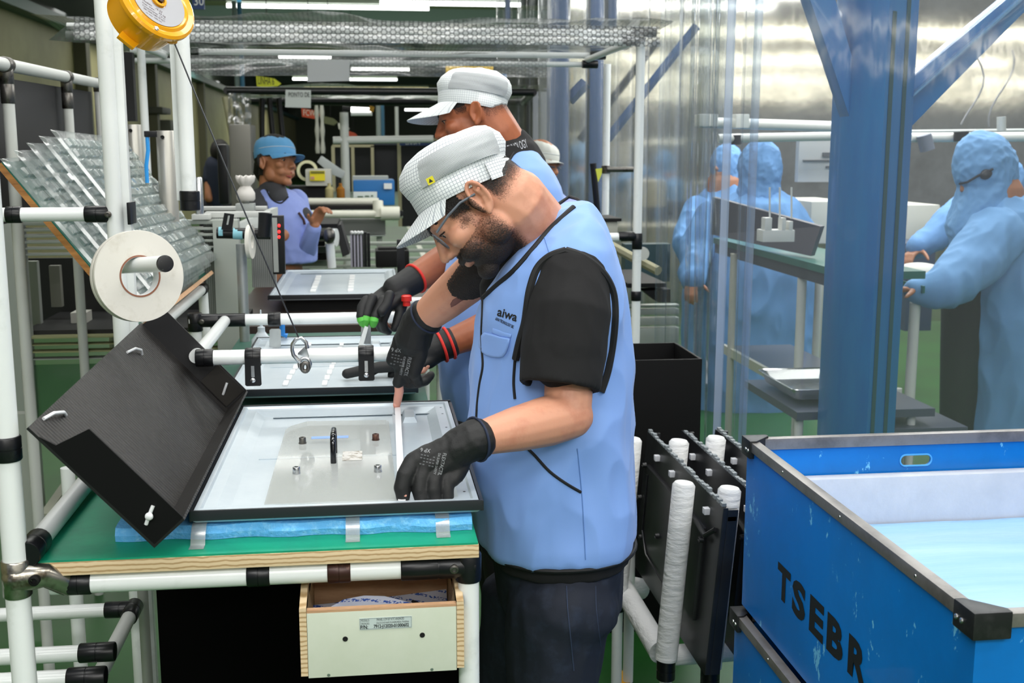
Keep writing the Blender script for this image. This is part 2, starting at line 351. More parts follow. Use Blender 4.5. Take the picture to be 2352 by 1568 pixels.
# ------------------------------------------------------------------ drawer
dr = thing('wooden_drawer', 'plywood drawer with a pale green front hanging under the nearest bench', 'drawer', (0, 1.66, .6))
YD = 1.655
a = PY(690, 1568, YD); q0 = PY(704, 1403, YD); q1 = PY(1048, 1387, YD); b0 = PY(716, 1557, YD)
xl, xr = q0.x, q1.x; zt = q0.z; zb = b0.z; th = .011; zback = zt+.0; YB = YD+.215
part('drawer_front', MB().box((xl, YD, zb), (xr, YD+.012, zt-.004)), mat('drawer_paint', 'D2D8C8', .45, var=('C8D0BC', 6, .4, .7)), dr, bevel=.0008, label='pale green painted front')
part('front_edge', MB().box((xl, YD+.0002, zt-.004), (xr, YD+.0118, zt)), ply, dr)
def dside(x, w): return MB().prism([(x, YD-.001, zb+.004), (x+w, YD-.001, zb+.004), (x+w, YD-.001, zt+.004), (x, YD-.001, zt+.004)], (0, .23, 0)).prism([(x, YD+.004, zt+.004), (x+w, YD+.004, zt+.004), (x+w, YD+.09, zt+.027), (x, YD+.09, zt+.027)], (0, 0, -.02)).box((x, YD+.088, zt-.01), (x+w, YB+.014, zt+.027))
part('side_panel', dside(xl-th, th-.0005), plyedge, dr); part('side_panel', dside(xr+.0005, th), plyedge, dr)
part('back_panel', MB().box((xl, YB, zb+.02), (xr, YB+.012, zt+.027)), ply, dr)
part('bottom_panel', MB().box((xl, YD+.012, zb+.01), (xr, YB, zb+.018)), ply, dr)
for (x, y) in ((793, 1467), (970, 1458)):
    p = PY(x, y, YD); part('screw_hole', MB().lathe([(.0042, .0), (.004, .001), (.0005, .0005)], p+V((0, .0002, 0)), (0, -1, 0), 14), mat('hole_black', '050505', .9), dr)
for (x, y) in ((755, 1550), (992, 1537)):
    p = PY(x, y, YD); part('screw', MB().lathe([(.0026, 0), (.0022, .001), (.0005, .001)], p, (0, -1, 0), 10), mat('screw_green', '6E7F72', .5, .4), dr)
la = PY(826, 1447, YD-.0008); lb_ = PY(946, 1414, YD-.0008)
lab = part('label', MB().box((la.x, YD-.0008, la.z), (lb_.x, YD-.0002, lb_.z)), mat('label_paper', 'C3D0CE', .35), dr, label='printed part number label')
lw_ = lb_.x-la.x; lh = lb_.z-la.z
def lt(t, fx, fz, s, w, bold=0): return part('lettering', text_on(t, s, (la.x+lw_*fx, YD-.0011, la.z+lh*fz), (1, 0, 0), (0, 0, 1), bold=bold, width=lw_*w), ink, lab, smooth=False)
lt('MODELO:', .03, .72, .0052, .16); lt('PAINEL LCM 32" KTC ANDROID', .33, .74, .0052, .52); lt('DESCRIÇÃO:', .03, .46, .0045, .16); lt('CALCO D-XD 8-60D 20-ANDROMÉDA (TRASEIRA)', .32, .48, .0042, .62)
lt('P/N:', .02, .1, .0082, .14, .0002); lt('7912-J12020-01000602', .27, .14, .0074, .67, .0002)
part('border', MB().box((la.x+.0008, YD-.001, lb_.z-.0012), (lb_.x-.0008, YD-.0008, lb_.z-.0009)).box((la.x+.0008, YD-.001, la.z+.0012), (lb_.x-.0008, YD-.0008, la.z+.0015)).box((la.x+.0008, YD-.001, la.z+.0012), (la.x+.0011, YD-.0008, lb_.z-.001)).box((lb_.x-.0011, YD-.001, la.z+.0012), (lb_.x-.0008, YD-.0008, lb_.z-.001)), ink, lab)
# gasket strips lying in the drawer
stripm = mat('strip_print', 'D3DAEE', .5)
nt = stripm.node_tree; b_ = nt.nodes['Principled BSDF']; tc = nd(nt, 'ShaderNodeTexCoord'); mp = nd(nt, 'ShaderNodeMapping'); mp.inputs['Rotation'].default_value = (0, -.5, 0)
br = nd(nt, 'ShaderNodeTexNoise'); br.inputs['Scale'].default_value = 420; mp.inputs['Scale'].default_value = (.5, .6, 1); wv = nd(nt, 'ShaderNodeTexWave', bands_direction='Z'); wv.inputs['Scale'].default_value = 26
g1 = nd(nt, 'ShaderNodeMath', operation='GREATER_THAN'); g1.inputs[1].default_value = .5; g2 = nd(nt, 'ShaderNodeMath', operation='GREATER_THAN'); g2.inputs[1].default_value = .72; g3 = nd(nt, 'ShaderNodeMath', operation='MULTIPLY')
mx = nd(nt, 'ShaderNodeMix', data_type='RGBA'); mx.inputs[6].default_value = lin('D3DAEE'); mx.inputs[7].default_value = lin('3E62B8')
for p_, q_ in ((tc.outputs['Object'], mp.inputs[0]), (mp.outputs[0], br.inputs['Vector']), (mp.outputs[0], wv.inputs['Vector']), (br.outputs[0], g1.inputs[0]), (wv.outputs['Fac'], g2.inputs[0]), (g1.outputs[0], g3.inputs[0]), (g2.outputs[0], g3.inputs[1]), (g3.outputs[0], mx.inputs[0]), (mx.outputs[2], b_.inputs['Base Color'])): nt.links.new(p_, q_)
def ribbon(pts, w, th_, up=(0, 0, 1)):
    mb = MB(); rs = []
    for i, p in enumerate(pts):
        p = V(p); t = (V(pts[min(i+1, len(pts)-1)])-V(pts[max(i-1, 0)])).normalized(); u = V(up); u = (u-t*u.dot(t)).normalized(); n = t.cross(u)
        rs.append([p-u*w/2-n*th_/2, p+u*w/2-n*th_/2, p+u*w/2+n*th_/2, p-u*w/2+n*th_/2])
    return mb.rings(rs)
for nm, pts, w, lb in (('straight', [PY(706, 1404, 1.84), PY(860, 1388, 1.85), PY(1026, 1366, 1.855)], .021, 'long straight white backing strip with blue print at the back of the drawer'),
                       ('curled', [PY(762, 1404, 1.70), PY(790, 1388, 1.72), PY(835, 1379, 1.74), PY(880, 1380, 1.75), PY(925, 1391, 1.76), PY(960, 1402, 1.77)], .017, 'curled white backing strip with blue print arching over the drawer front')):
    t = thing('gasket_strip', lb, 'strip', pts[1], 'printed gasket strips in the drawer')
    part('backing', ribbon(pts, w, .001), stripm, t); part('gasket', ribbon([p+V((0, .002, -.004)) for p in pts], w+.003, .002), blackmatte, t)
solo('rubber_strip', ribbon([PY(950, 1384, 1.74), PY(985, 1396, 1.76), PY(1020, 1388, 1.78)], .012, .004, (0, 1, 0)), blackmatte, 'short black rubber strip at the right end of the drawer', 'strip')
# ------------------------------------------------------------------ foam sheet and clear tape
fm = MB(); n = 60; fx0, fx1 = -.40, .152; top = []; bot = []
yfr = [PZ(300+13.3*i, 1236-.42*i+1.8*math.sin(i*.5), .925).y for i in range(n+1)]
rs = []
for i in range(n+1):
    x = fx0+(fx1-fx0)*i/n; yf = yfr[i]+.003*noise.noise(V((x*30, 0, 3))); h = .021+.003*noise.noise(V((x*14, 1, 0)))
    rs.append([(x, yf, .9205), (x, yf-.002, .9205+h*.5), (x, yf+.004, .9205+h), (x, yf+.02, .9205+h*1.08), (x, 2.5, .9205+h*1.05), (x, 2.5, .9205)])
foam = solo('foam_sheet', fm.rings(rs), foamblue, 'pale blue foam sheet under the grey panel on the nearest bench', 'foam')
tapem = clear_mat('clear_tape', 'F2F2F2', .22, 'CFD6D6', .25, .4, base_gloss=.12)
for i, (x, y, lb) in enumerate(((458, 1240, 'clear tape piece holding the foam left of centre'), (812, 1224, 'clear tape piece in the middle of the foam edge'), (1018, 1214, 'clear tape piece near the right end of the foam'))):
    p = PZ(x, y, .925); mb = MB()
    mb.rings([[(p.x-.012+.0+d, yy, zz) for d in (0, .022)]+[(p.x+.01, yy, zz-.0006), (p.x-.012, yy, zz-.0006)] for yy, zz in ((p.y-.03, .9215), (p.y-.012, .9215), (p.y-.004, .934), (p.y+.012, .9455), (p.y+.03, .9462))])
    solo('tape_piece', mb, tapem, lb, 'tape', 'clear tapes on the blue foam')
# ------------------------------------------------------------------ television back panel (reused for the benches behind)
def panel(name, label, x0, x1, y0, y1, z, group=None, pocket=True):
    t = thing(name, label, 'panel', ((x0+x1)/2, (y0+y1)/2, z), group)
    def loop(i, zz): return [(x0+i, y0+i, zz), (x1-i, y0+i, zz), (x1-i, y1-i, zz), (x0+i, y1-i, zz)]
    mb = MB(); mb.rings([loop(.004, z), loop(.0, z+.004), loop(.002, z+.021), loop(.010, z+.021), loop(.013, z+.017), loop(.032, z+.017), loop(.052, z+.008)], cap=True)
    part('chassis', mb, panelgrey, t, sharp=20)
    part('front_bezel', MB().box((x0-.003, y0-.004, z+.005), (x1+.004, y0-.0005, z+.0215)), panelblack, t, bevel=.001, label='dark front bezel')
    part('side_bezel', MB().box((x1+.0005, y0, z+.003), (x1+.006, y1, z+.019)), panelblack, t); part('side_bezel', MB().box((x0-.005, y0, z+.003), (x0-.0005, y1, z+.019)), panelblack, t)
    part('back_bezel', MB().box((x0-.003, y1+.0005, z+.005), (x1+.004, y1+.005, z+.0225)), panelblack, t)
    part('rib', MB().prism([(x0+.07, y1-.06, z+.0081), (x1-.04, y1-.06, z+.0081), (x1-.04, y1-.066, z+.011), (x0+.07, y1-.066, z+.011)], (0, -.006, 0)), panelgrey, t)
    if pocket:
        part('pocket', MB().rings([[(x1-.105, y1-.14, z+.008), (x1-.075, y1-.14, z+.008), (x1-.075, y1-.055, z+.008), (x1-.105, y1-.055, z+.008)], [(x1-.1, y1-.13, z+.018), (x1-.08, y1-.13, z+.018), (x1-.08, y1-.06, z+.018), (x1-.1, y1-.06, z+.018)]]), panelgrey, t, sharp=15)
        for yy in (y0+.02, y0+.06, y0+.12, y0+.5, y0+.62, y0+.68): part('screw_hole', MB().lathe([(.0025, 0), (.0005, .0004)], (x1-.02, yy, z+.0171), (0, 0, 1), 10), mat('hole_black', '050505', .9), t)
        part('rib', MB().box((x1-.125, y0+.05, z+.0081), (x1-.12, y1-.055, z+.0105)), panelgrey, t); part('rib', MB().box((x0+.07, y0+.33, z+.0081), (x1-.04, y0+.336, z+.0098)), panelgrey, t)
    return t
panel('television_chassis', 'grey metal back panel with a dark rim on the nearest bench', -.281, .165, 1.738, 2.462, .9475)
# ------------------------------------------------------------------ clear jig plate with bolts and handle
acr = clear_mat('clear_acrylic', 'F6F7F5', .32, 'DEE0DE', .06, .25, base_gloss=.035)
ZJ = .966
jig = thing('jig_plate', 'scuffed clear acrylic jig plate with four bolts lying on the grey panel', 'jig', PZ(760, 1080, ZJ))
pp = [(607, 1157), (640, 1040), (652, 1000), (656, 986), (668, 978), (705, 967), (885, 964), (893, 968), (903, 1060), (913, 1155)]
part('plate', MB().prism([PZ(x, y, ZJ) for x, y in pp], (0, 0, -.0095)), acr, jig, sharp=25)
for (x, y, m, lb) in ((695, 1018, steeldk, None), (863, 1010, rusty, 'rusty brown bolt'), (681, 1087, steel, None), (868, 1083, steel, None)):
    p = PZ(x, y, ZJ); part('bolt', MB().lathe([(.0075, 0), (.0075, .002), (.0066, .002), (.0066, .011), (.006, .012), (.0035, .012), (.0035, .008), (.0004, .008)], p, (0, 0, 1), 16), m, jig, label=lb)
p = PZ(766, 1063, ZJ); q = V((p.x, p.y+.07, ZJ))
part('handle', MB().tube([p, p+V((0, 0, .034)), p+V((0, .005, .043)), p+V((0, .013, .047)), q+V((0, -.013, .047)), q+V((0, -.005, .043)), q+V((0, 0, .034)), q], .0052, 12), mat('chrome_dark', '4A4B4D', .15, 1), jig)
a = PZ(786, 1058, ZJ); b = PZ(832, 1036, ZJ)
part('sticker', MB().box((a.x, a.y, ZJ+.0002), (b.x, b.y, ZJ+.0009)), mat('torn_label', 'CFCDC8', .5, var=('8C8474', 60, .5, .6)), jig, label='torn old label')
part('tape_mark', MB().box((PZ(715, 1007, ZJ).x, PZ(715, 1008, ZJ).y, ZJ+.0002), (PZ(800, 1007, ZJ).x, PZ(715, 1003, ZJ).y, ZJ+.0006)), mat('blue_mark', '7FA3E4', .5), jig, label='blue marker line')
# white adhesive strip being laid
a = PZ(913, 930, .9665); b = PZ(923, 1150, .9665)
solo('adhesive_strip', MB().prism([a+V((-.006, 0, 0)), a+V((.006, 0, 0)), b+V((.006, 0, 0)), b+V((-.006, 0, 0))], (0, 0, .0012)), mat('tape_white', 'F4F5F7', .4), 'long white adhesive strip the man presses onto the grey panel', 'tape')
# ------------------------------------------------------------------ black corrugated box leaning
corr = wave_mat('corrugated_black', '0F0F10', '26231F', 28, 'Y', .45, 0, .9, .2, .8)
B = PZ(350, 1254, .944); C_ = V((B.x, 2.55, B.z)); A = PY(60, 985, B.y); ad = (A-B); La = ad.length; ad.normalize(); nn = V((0, 1, 0)).cross(ad).normalized()
if nn.x < 0: nn = -nn
Hw = .062; LY = C_.y-B.y
def bp(u, y, h): return B+ad*u+V((0, y, 0))+nn*h
bx = thing('corrugated_box', 'open black corrugated plastic box tipped on its side on the nearest bench', 'box', B)
def slab(c, d): return MB().prism(c, d)
part('base', slab([bp(0, 0, 0), bp(La, 0, 0), bp(La+.02, LY, 0), bp(0, LY, 0)], nn*.004), corr, bx)
part('near_side', slab([bp(-.0, 0, .004), bp(La-.02, 0, .004), bp(La-.045, 0, .012), bp(La-.06, 0, Hw), bp(-.0, 0, Hw)], (0, .004, 0)), mat('corr_side', '060607', .6, spec=.2), bx)
part('far_side', slab([bp(-.0, LY-.004, .004), bp(La+.015, LY-.004, .004), bp(La+.005, LY-.004, Hw), bp(-.0, LY-.004, Hw)], (0, .004, 0)), wave_mat('corrugated_side', '101012', '1E1E20', 30, 'Y', .5, 0, .5), bx)
part('low_side', slab([bp(-.004, 0, 0), bp(-.004, LY, 0), bp(-.004, LY, Hw*.5+.03), bp(-.004, 0, Hw*.5+.03)], ad*.004), corr, bx)
part('corner_flap', slab([bp(.005, .0045, .006), bp(.07, .0045, .006), bp(.07, .0045, Hw-.003), bp(.005, .0045, Hw-.003)], (0, .003, 0)), corr, bx)
part('corner_flap', slab([bp(.005, LY-.008, .006), bp(.085, LY-.008, .006), bp(.085, LY-.008, Hw-.003), bp(.005, LY-.008, Hw-.003)], (0, .003, 0)), corr, bx)
tie = mat('cable_tie', 'E3E6E8', .35)
for pts in ([bp(La*.98, .06, .006), bp(La*.965, .085, .014), bp(La*.93, .12, .013), bp(La*.91, .14, .005)], [bp(La*.96, .64, .006), bp(La*.94, .67, .015), bp(La*.9, .7, .013), bp(La*.87, .71, .005)],
            [bp(.03, LY-.01, .02), bp(.036, LY-.014, .032), bp(.043, LY-.01, .045)]): part('cable_tie', MB().tube(pts, .0028, 8), tie, bx)
t_ = part('cable_tie', MB().tube([bp(.03, -.002, .018), bp(.036, -.004, .03), bp(.043, -.002, .045)], .0028, 8), tie, bx)
part('tie_head', MB().ell(bp(.036, -.006, .031), (.006, .004, .006)), tie, t_)
# ------------------------------------------------------------------ posts, tape roll, spring balancer
fr = thing('pipe_stand', 'tall frame of paired white pipes behind the nearest bench', 'frame', (-.5, 2.45, 0))
def vpost(x, y, Y, z0, z1, r, m=None, name='post'):
    p = PY(x, y, Y); return pipe(fr, (p.x, Y, z0), (p.x, Y, z1), r, m or white, name, 20)
vpost(258, 400, 2.61, 0, 2.3, .0175); p = PY(284, 400, 2.63)
part('flat_rail', MB().box((p.x-.011, 2.615, 0), (p.x+.013, 2.64, 2.3)), white, fr, bevel=.003)
vpost(427, 300, 2.72, 1.40, 2.4, .0175); p = PY(410, 300, 2.74); part('flat_rail', MB().box((p.x-.010, 2.73, 1.40), (p.x+.008, 2.755, 2.4)), white, fr, bevel=.003)
p = PY(430, 458, 2.72); joint(fr, (p.x+.006, 2.72, p.z-.025), (p.x+.006, 2.72, p.z+.02), .023)
a = PY(15, 493, 2.61); b = PY(285, 492, 2.61); pipe(fr, (a.x-.03, 2.61, a.z), (b.x-.04, 2.61, a.z), .0155, name='cross_rail', seg=20)
joint(fr, (a.x, 2.61, a.z), (px_x(50, 493, 2.61), 2.61, a.z), .0185); joint(fr, (px_x(196, 493, 2.61), 2.61, a.z), (px_x(252, 493, 2.61), 2.61, a.z), .0185, bolt=(px_x(246, 491, 2.58), 2.59, a.z))
a = PY(290, 465, 2.585); b = PY(301, 516, 2.585); part('end_plate', MB().box((a.x, 2.585, b.z), (b.x, 2.65, a.z)), black, fr, bevel=.002)
# tape roll on its spindle
nrm = (-cf*.76+cr*.64-cu*.03).normalized(); c = PY(322, 634, 2.26)
roll = thing('tape_roll', 'large roll of white double sided tape hanging on a pipe spindle', 'tape roll', c)
tw = .026
part('tape', MB().lathe([(.0405, 0), (.088, 0), (.0885, .001), (.0885, tw*.45), (.0875, tw*.5), (.0885, tw*.55), (.0885, tw-.001), (.088, tw), (.0405, tw)], c-nrm*tw, nrm, 64, closed=True, cap=False), mat('tape_paper', 'D9D6CD', .6, var=('CDC9BE', 20, .5, .65)), roll)
part('core', MB().lathe([(.0375, -.001), (.0405, -.001), (.0405, tw+.001), (.0375, tw+.001)], c-nrm*tw, nrm, 48, closed=True, cap=False), mat('cardboard_core', '8C5A43', .7), roll)
part('core_lining', MB().lathe([(.0368, .0), (.0373, .0), (.0373, tw), (.0368, tw)], c-nrm*tw, nrm, 48, closed=True, cap=False), paper, roll)
s0 = c+cu*.0215-nrm*.10; s1 = c+cu*.0215+nrm*.115
sp = part('spindle', MB().tube([s0, s1], .0152, 20), white, fr); part('end_cap', MB().lathe([(.0155, 0), (.016, .003), (.0155, .007), (.012, .008)], s1-nrm*.002, nrm, 24), mat('cap_worn', '1C1C1E', .4, var=('8A8A88', 60, .55, .66)), sp)
# spring balancer
yel = mat('yellow_paint', 'F0A610', .22, coat=.5); nb = (-cf*.58+cr*.725+cu*.366).normalized(); c = PY(356, 10, 2.33)-nb*.0
bl = thing('spring_balancer', 'round yellow spring balancer clipped by the top edge of the picture', 'tool balancer', c)
part('drum', MB().lathe([(.05, -.062), (.066, -.060), (.072, -.008), (.076, -.006), (.076, -.001)], c, nb, 56), yel, bl)
part('cover', MB().lathe([(.077, 0), (.081, .001), (.081, .009), (.076, .013), (.066, .011), (.061, .015), (.057, .012), (.02, .012), (.0005, .012)], c, nb, 56), yel, bl)
part('name_plate', MB().lathe([(.016, .0122), (.056, .0122), (.056, .0135), (.016, .0135)], c, nb, 48, closed=True, cap=False), mat('plate_grey', '98999D', .4, .3), bl)
part('hub', MB().lathe([(.0145, .012), (.0145, .018), (.010, .019), (.0085, .015), (.0004, .015)], c, nb, 28), yel, bl)
part('hub_bolt', MB().lathe([(.008, .014), (.007, .021), (.0004, .022)], c, nb, 16), mat('bolt_dark', '3A2A22', .3, .8), bl)
axx = (cr-nb*cr.dot(nb)).normalized(); ayy = nb.cross(axx)
if ayy.dot(cu) < 0: ayy = -ayy
up_ = ayy; rt_ = up_.cross(nb).normalized()
if rt_.dot(cr) < 0: rt_ = -rt_
pc = c+nb*.0138
o = [x for x in bl.children if x.name.startswith('name_plate')][0]
for t_, fx, fy, s, w in (('CE', -.048, -.012, .013, .017), ('Modelo    15-22', -.036, -.030, .007, .05), ('Cap. max.    22 kg', -.036, -.037, .006, .06), ('Comprimento  1,5 m', -.034, -.044, .006, .058), ('OBS: USAR CABO DE AÇO', -.030, -.051, .006, .055), ('no máx. 1500 mm', -.022, -.058, .005, .04)):
    part('lettering', text_on(t_, s*.84, pc+rt_*fx*.84+up_*fy*.84, rt_, up_, width=w*.84), mat('dark_red_ink', '4A2B33', .6), o, smooth=False)
dwn = PY(398, 92, 2.33)
part('cable_guide', MB().lathe([(.014, .0), (.009, -.02), (.006, -.022)], dwn+V((-.002, 0, .014)), (0, 0, 1), 16), yel, bl)
part('mount_tab', MB().prism([c-nb*.055+rt_*-.025+up_*-.045, c-nb*.055+rt_*-.035+up_*-.078, c-nb*.055+rt_*.0+up_*-.085, c-nb*.055+rt_*.015+up_*-.05], nb*.008), yel, bl, bevel=.002)
p = c+nb*.012-up_*.070+rt_*.008; part('screw', MB().lathe([(.005, 0), (.0045, .003), (.002, .004)], p, nb, 14), steel, bl)
cend = PY(687, 778, 2.40); mbc = MB(); c0 = dwn
mbc.tube([c0+(cend-c0)*(i/12)+V((0, 0, -.006*math.sin(math.pi*i/12))) for i in range(13)], .0016, 8)
part('steel_cable', mbc, mat('cable_steel', '55575C', .35, .8), bl)
# carabiner hook
hk = thing('snap_hook', 'silver snap hook hanging from the balancer cable over the white rail', 'hook', cend)
YH = 2.40
def hp(l): return [PY(x, y, YH) for x, y in l]
part('hook_body', MB().tube(hp([(706, 800), (703, 786), (692, 776), (680, 779), (672, 790), (671, 803), (674, 815), (682, 824), (690, 833)]), .0042, 10), steel, hk)
part('gate', MB().prism(hp([(684, 811), (703, 793), (710, 818), (708, 823), (684, 815)]), (0, .005, 0)), steel, hk, bevel=.001)
part('eye_ring', MB().tube([PY(700+13*math.cos(q), 836+14*math.sin(q), YH) for q in [2*math.pi*k/20 for k in range(20)]], .0035, 10, closed=True), steel, hk)
part('thimble', MB().tube([PY(701+7.5*math.cos(q), 843+10*math.sin(q), YH-.006) for q in [2*math.pi*k/16 for k in range(16)]], .0045, 10, closed=True), steeldk, hk)
# ================================================================== middle benches
bench2 = thing('workbench', 'second workbench with a wooden edge, in front of the standing second man', 'workbench', (-.1, 3.0, 0))
part('bench_board', MB().box((-.42, 2.6, .9), (.13, 3.75, .92)), plyedge, bench2); part('bench_mat', MB().box((-.42, 2.6, .9205), (.13, 3.74, .923)), mat('mat_dark_green', '2C5A4C', .5), bench2)
for x in (-.4, .11):
    for y in (2.72, 3.7): pipe(bench2, (x, y, 0), (x, y, .9), name='leg')
part('side_board', MB().box((-.42, 2.58, .70), (.13, 2.6, .925)), blackmatte, bench2)
panel('television_chassis', 'grey television back panel under the rails in front of the second man', -.335, .10, 2.64, 3.38, .9475)
for (xa, lb) in ((655, 'row of white pads on the left of the second panel'), (745, 'row of white pads on the right of the second panel')):
    mb = MB(); a = PZ(xa, 885, .957); b = PZ(xa+62, 790, .957)
    for i in range(9):
        p = a+(V((a.x+.03, b.y, a.z))-a)*(i/8.5); mb.box((p.x-.006, p.y, .956), (p.x+.006, p.y+.05, .9595))
    solo('light_strip', mb, paper, lb, 'strip', 'pad strips on the second panel')
rails = thing('pipe_rails', 'white pipe rails with black clamps above the second grey panel', 'rail frame', (0, 2.9, 1.05))
def hx(x, y, Y): return PY(x, y, Y)
a = hx(452, 822, 2.5); b = hx(905, 806, 2.5); pipe(rails, a, (b.x, 2.5, a.z), .0165, name='near_rail', seg=20)
joint(rails, (hx(450, 822, 2.5).x, 2.5, a.z), (hx(491, 822, 2.5).x, 2.5, a.z), .0195)
zn = a.z
def bracket(x, ylow):
    p = hx(x, 822, 2.5).x; o_ = joint(rails, (p-.017, 2.5, zn), (p+.017, 2.5, zn), .0205, name='clamp')
    zl = PY(x, ylow, 2.48).z
    part('slotted_plate', MB().prism([(p-.0165, 2.478, zn), (p+.0165, 2.478, zn), (p+.0175, 2.478, zl+.003), (p+.0145, 2.478, zl), (p-.0145, 2.478, zl), (p-.0175, 2.478, zl+.003)], (0, .004, 0)), black, o_)
    part('bolt', MB().lathe([(.0055, 0), (.0055, .006), (.002, .008)], (p, 2.478, zl+.014), (0, -1, 0), 12).prism([(p-.0035, 2.4775, zl+.02), (p+.0035, 2.4775, zl+.02), (p+.0035, 2.4775, zl+.045), (p-.0035, 2.4775, zl+.045)], (0, -.001, 0)), steel, o_)
bracket(582, 886); bracket(841, 874)
a = hx(452, 733, 3.3); b = hx(945, 735, 3.3); zf = a.z-.004
pipe(rails, (a.x-.02, 3.3, zf), (b.x, 3.3, zf), .0165, name='far_rail', seg=20)
joint(rails, (hx(440, 733, 3.3).x, 3.3, zf), (hx(564, 733, 3.3).x, 3.3, zf), .0195, bolt=(hx(463, 728, 3.28).x, 3.28, zf)); joint(rails, (hx(616, 733, 3.3).x, 3.3, zf), (hx(645, 733, 3.3).x, 3.3, zf), .0205, name='clamp')
part('clamp_plate', MB().prism([PY(619, 797, 3.27), PY(645, 797, 3.27), PY(645, 758, 3.27), PY(641, 755, 3.27), PY(623, 755, 3.27), PY(619, 758, 3.27)], (0, .003, 0)), alu, rails)
e = hx(448, 735, 3.3); pipe(rails, (e.x, 3.3, 0), (e.x, 3.3, zf), .0175, name='post'); joint(rails, (e.x, 3.3, zf-.03), (e.x, 3.3, zf+.022), .021)
d0 = hx(455, 812, 2.55); d1 = hx(516, 738, 3.28); pipe(rails, (d0.x, 2.52, zn), (d1.x, 3.28, zf), .0155, name='depth_rail', seg=20)
e = hx(918, 700, 3.3); solo('warning_knob', MB().lathe([(.010, 0), (.010, .012), (.014, .013), (.014, .026), (.010, .029), (.001, .029)], PY(934, 702, 3.0), (0, 0, 1), 20), mat('red_plastic', 'D22B22', .3), 'small red push knob between the two pairs of gloves', 'knob')
a = PY(930, 692, 3.9); b = PY(1010, 690, 3.9); tt = thing('guide_pipe', 'short white pipe behind the red knob', 'pipe', a); pipe(tt, a, (b.x, 3.9, a.z), .014)
# held tool of the second man
tl = thing('hand_tool', 'metal pressing tool in the second man\'s green tipped glove', 'tool', PY(838, 760, 2.95))
part('tool_body', MB().prism([PY(828, 790, 2.95), PY(852, 790, 2.95), PY(852, 738, 2.95), PY(830, 738, 2.95)], (0, .02, 0)), alu, tl, bevel=.002)
part('tool_lever', MB().prism([PY(823, 793, 2.94), PY(834, 795, 2.94), PY(846, 752, 2.94), (PY(838, 748, 2.94))], (0, .006, 0)), white, tl, bevel=.001)
p = PZ(596, 775, .97); solo('dispenser_bottle', MB().lathe([(.030, 0), (.032, .004), (.03, .03), (.014, .05), (.011, .055), (.011, .068), (.005, .07), (.002, .12)], (p.x, 3.44, .9235), (0, 0, 1), 20), mat('soft_bottle', 'C5CFD6', .35), 'translucent nozzle bottle standing behind the far white rail', 'bottle')
solo('blue_handle', MB().tube([PY(648, 742, 3.36), PY(649, 768, 3.36), PY(660, 771, 3.36)], .008, 10), mat('blue_plastic', '2C8CE0', .35), 'small blue plastic handle by the far rail clamp', 'handle')
# third bench with panel
b3 = thing('workbench', 'third workbench with a dark brown top, behind the rails', 'workbench', (-.1, 4.8, 0))
part('bench_board', MB().box((-.52, 4.05, .86), (.32, 5.38, .90)), mat('brown_top', '3B322E', .35), b3); part('front_board', MB().box((-.47, 4.04, .76), (.3, 4.055, .875)), blackmatte, b3)
for x in (-.45, .25):
    for y in (4.15, 5.3): pipe(b3, (x, y, 0), (x, y, .86), name='leg')
panel('television_chassis', 'farthest grey television back panel lying on the dark bench', -.386, .112, 4.38, 5.3, .9475, pocket=False)
part('tray_support', MB().box((-.33, 4.44, .9), (.06, 5.2, .947)), blackmatte, b3)
for xa, lb in ((722, 'left row of white blocks on the farthest panel'), (806, 'right row of white blocks on the farthest panel')):
    mb = MB(); a = PZ(xa, 662, .957)
    for i in range(6): mb.box((a.x-.011, 4.55+i*.1, .956), (a.x+.011, 4.62+i*.1, .962))
    solo('light_strip', mb, paper, lb, 'strip', 'block rows on the farthest panel')
# ------------------------------------------------------------------ clear blister trays on an inclined board
B = PY(322, 748, 2.75); A = PY(4, 372, 2.75); ad = A-B; La = ad.length; ad.normalize(); nn = V((0, 1, 0)).cross(ad).normalized()
if nn.x < 0: nn = -nn
LYr = 1.12
def tp(u, y, h): return B+ad*u+V((0, y, 0))+nn*h
rk = thing('tray_rack', 'inclined plywood board with green lining that holds the clear trays', 'rack', B)
part('board', MB().prism([tp(0, 0, -.016), tp(La, 0, -.016), tp(La, LYr, -.016), tp(0, LYr, -.016)], nn*.014), plyorange, rk)
part('lining', MB().prism([tp(.0, 0.001, -.002), tp(La, 0.001, -.002), tp(La, LYr, -.002), tp(0, LYr, -.002)], nn*.003), mat('green_dark', '0B5B4C', .35, coat=.3), rk)
part('bottom_lip', MB().prism([tp(-.012, 0, -.016), tp(0, 0, -.016), tp(0, 0, .022), tp(-.012, 0, .022)], (0, LYr, 0)), plyorange, rk)
part('bottom_lip', MB().prism([tp(-.0005, 0, .022), tp(-.012, 0, .022), tp(-.012, 0, .023), tp(-.0005, 0, .023)], (0, LYr, 0)), ply, rk)
pipe(rk, tp(-.03, .12, -.03), tp(-.03, LYr-.02, -.03), .016, name='support_rail'); pipe(rk, tp(-.03, LYr-.05, -.03), (tp(-.03, 0, 0).x, B.y+LYr-.05, 0), .016, name='leg'); pipe(rk, tp(-.03, .2, -.03), (tp(-.03, 0, 0).x, B.y+.2, 0), .016, name='leg')
joint(rk, tp(-.03, LYr-.09, -.03), tp(-.03, LYr-.03, -.03), .0195)
trayc = clear_mat('clear_tray', 'DEE6E4', .2, 'CAD0D0', .14, .38, base_gloss=.05)
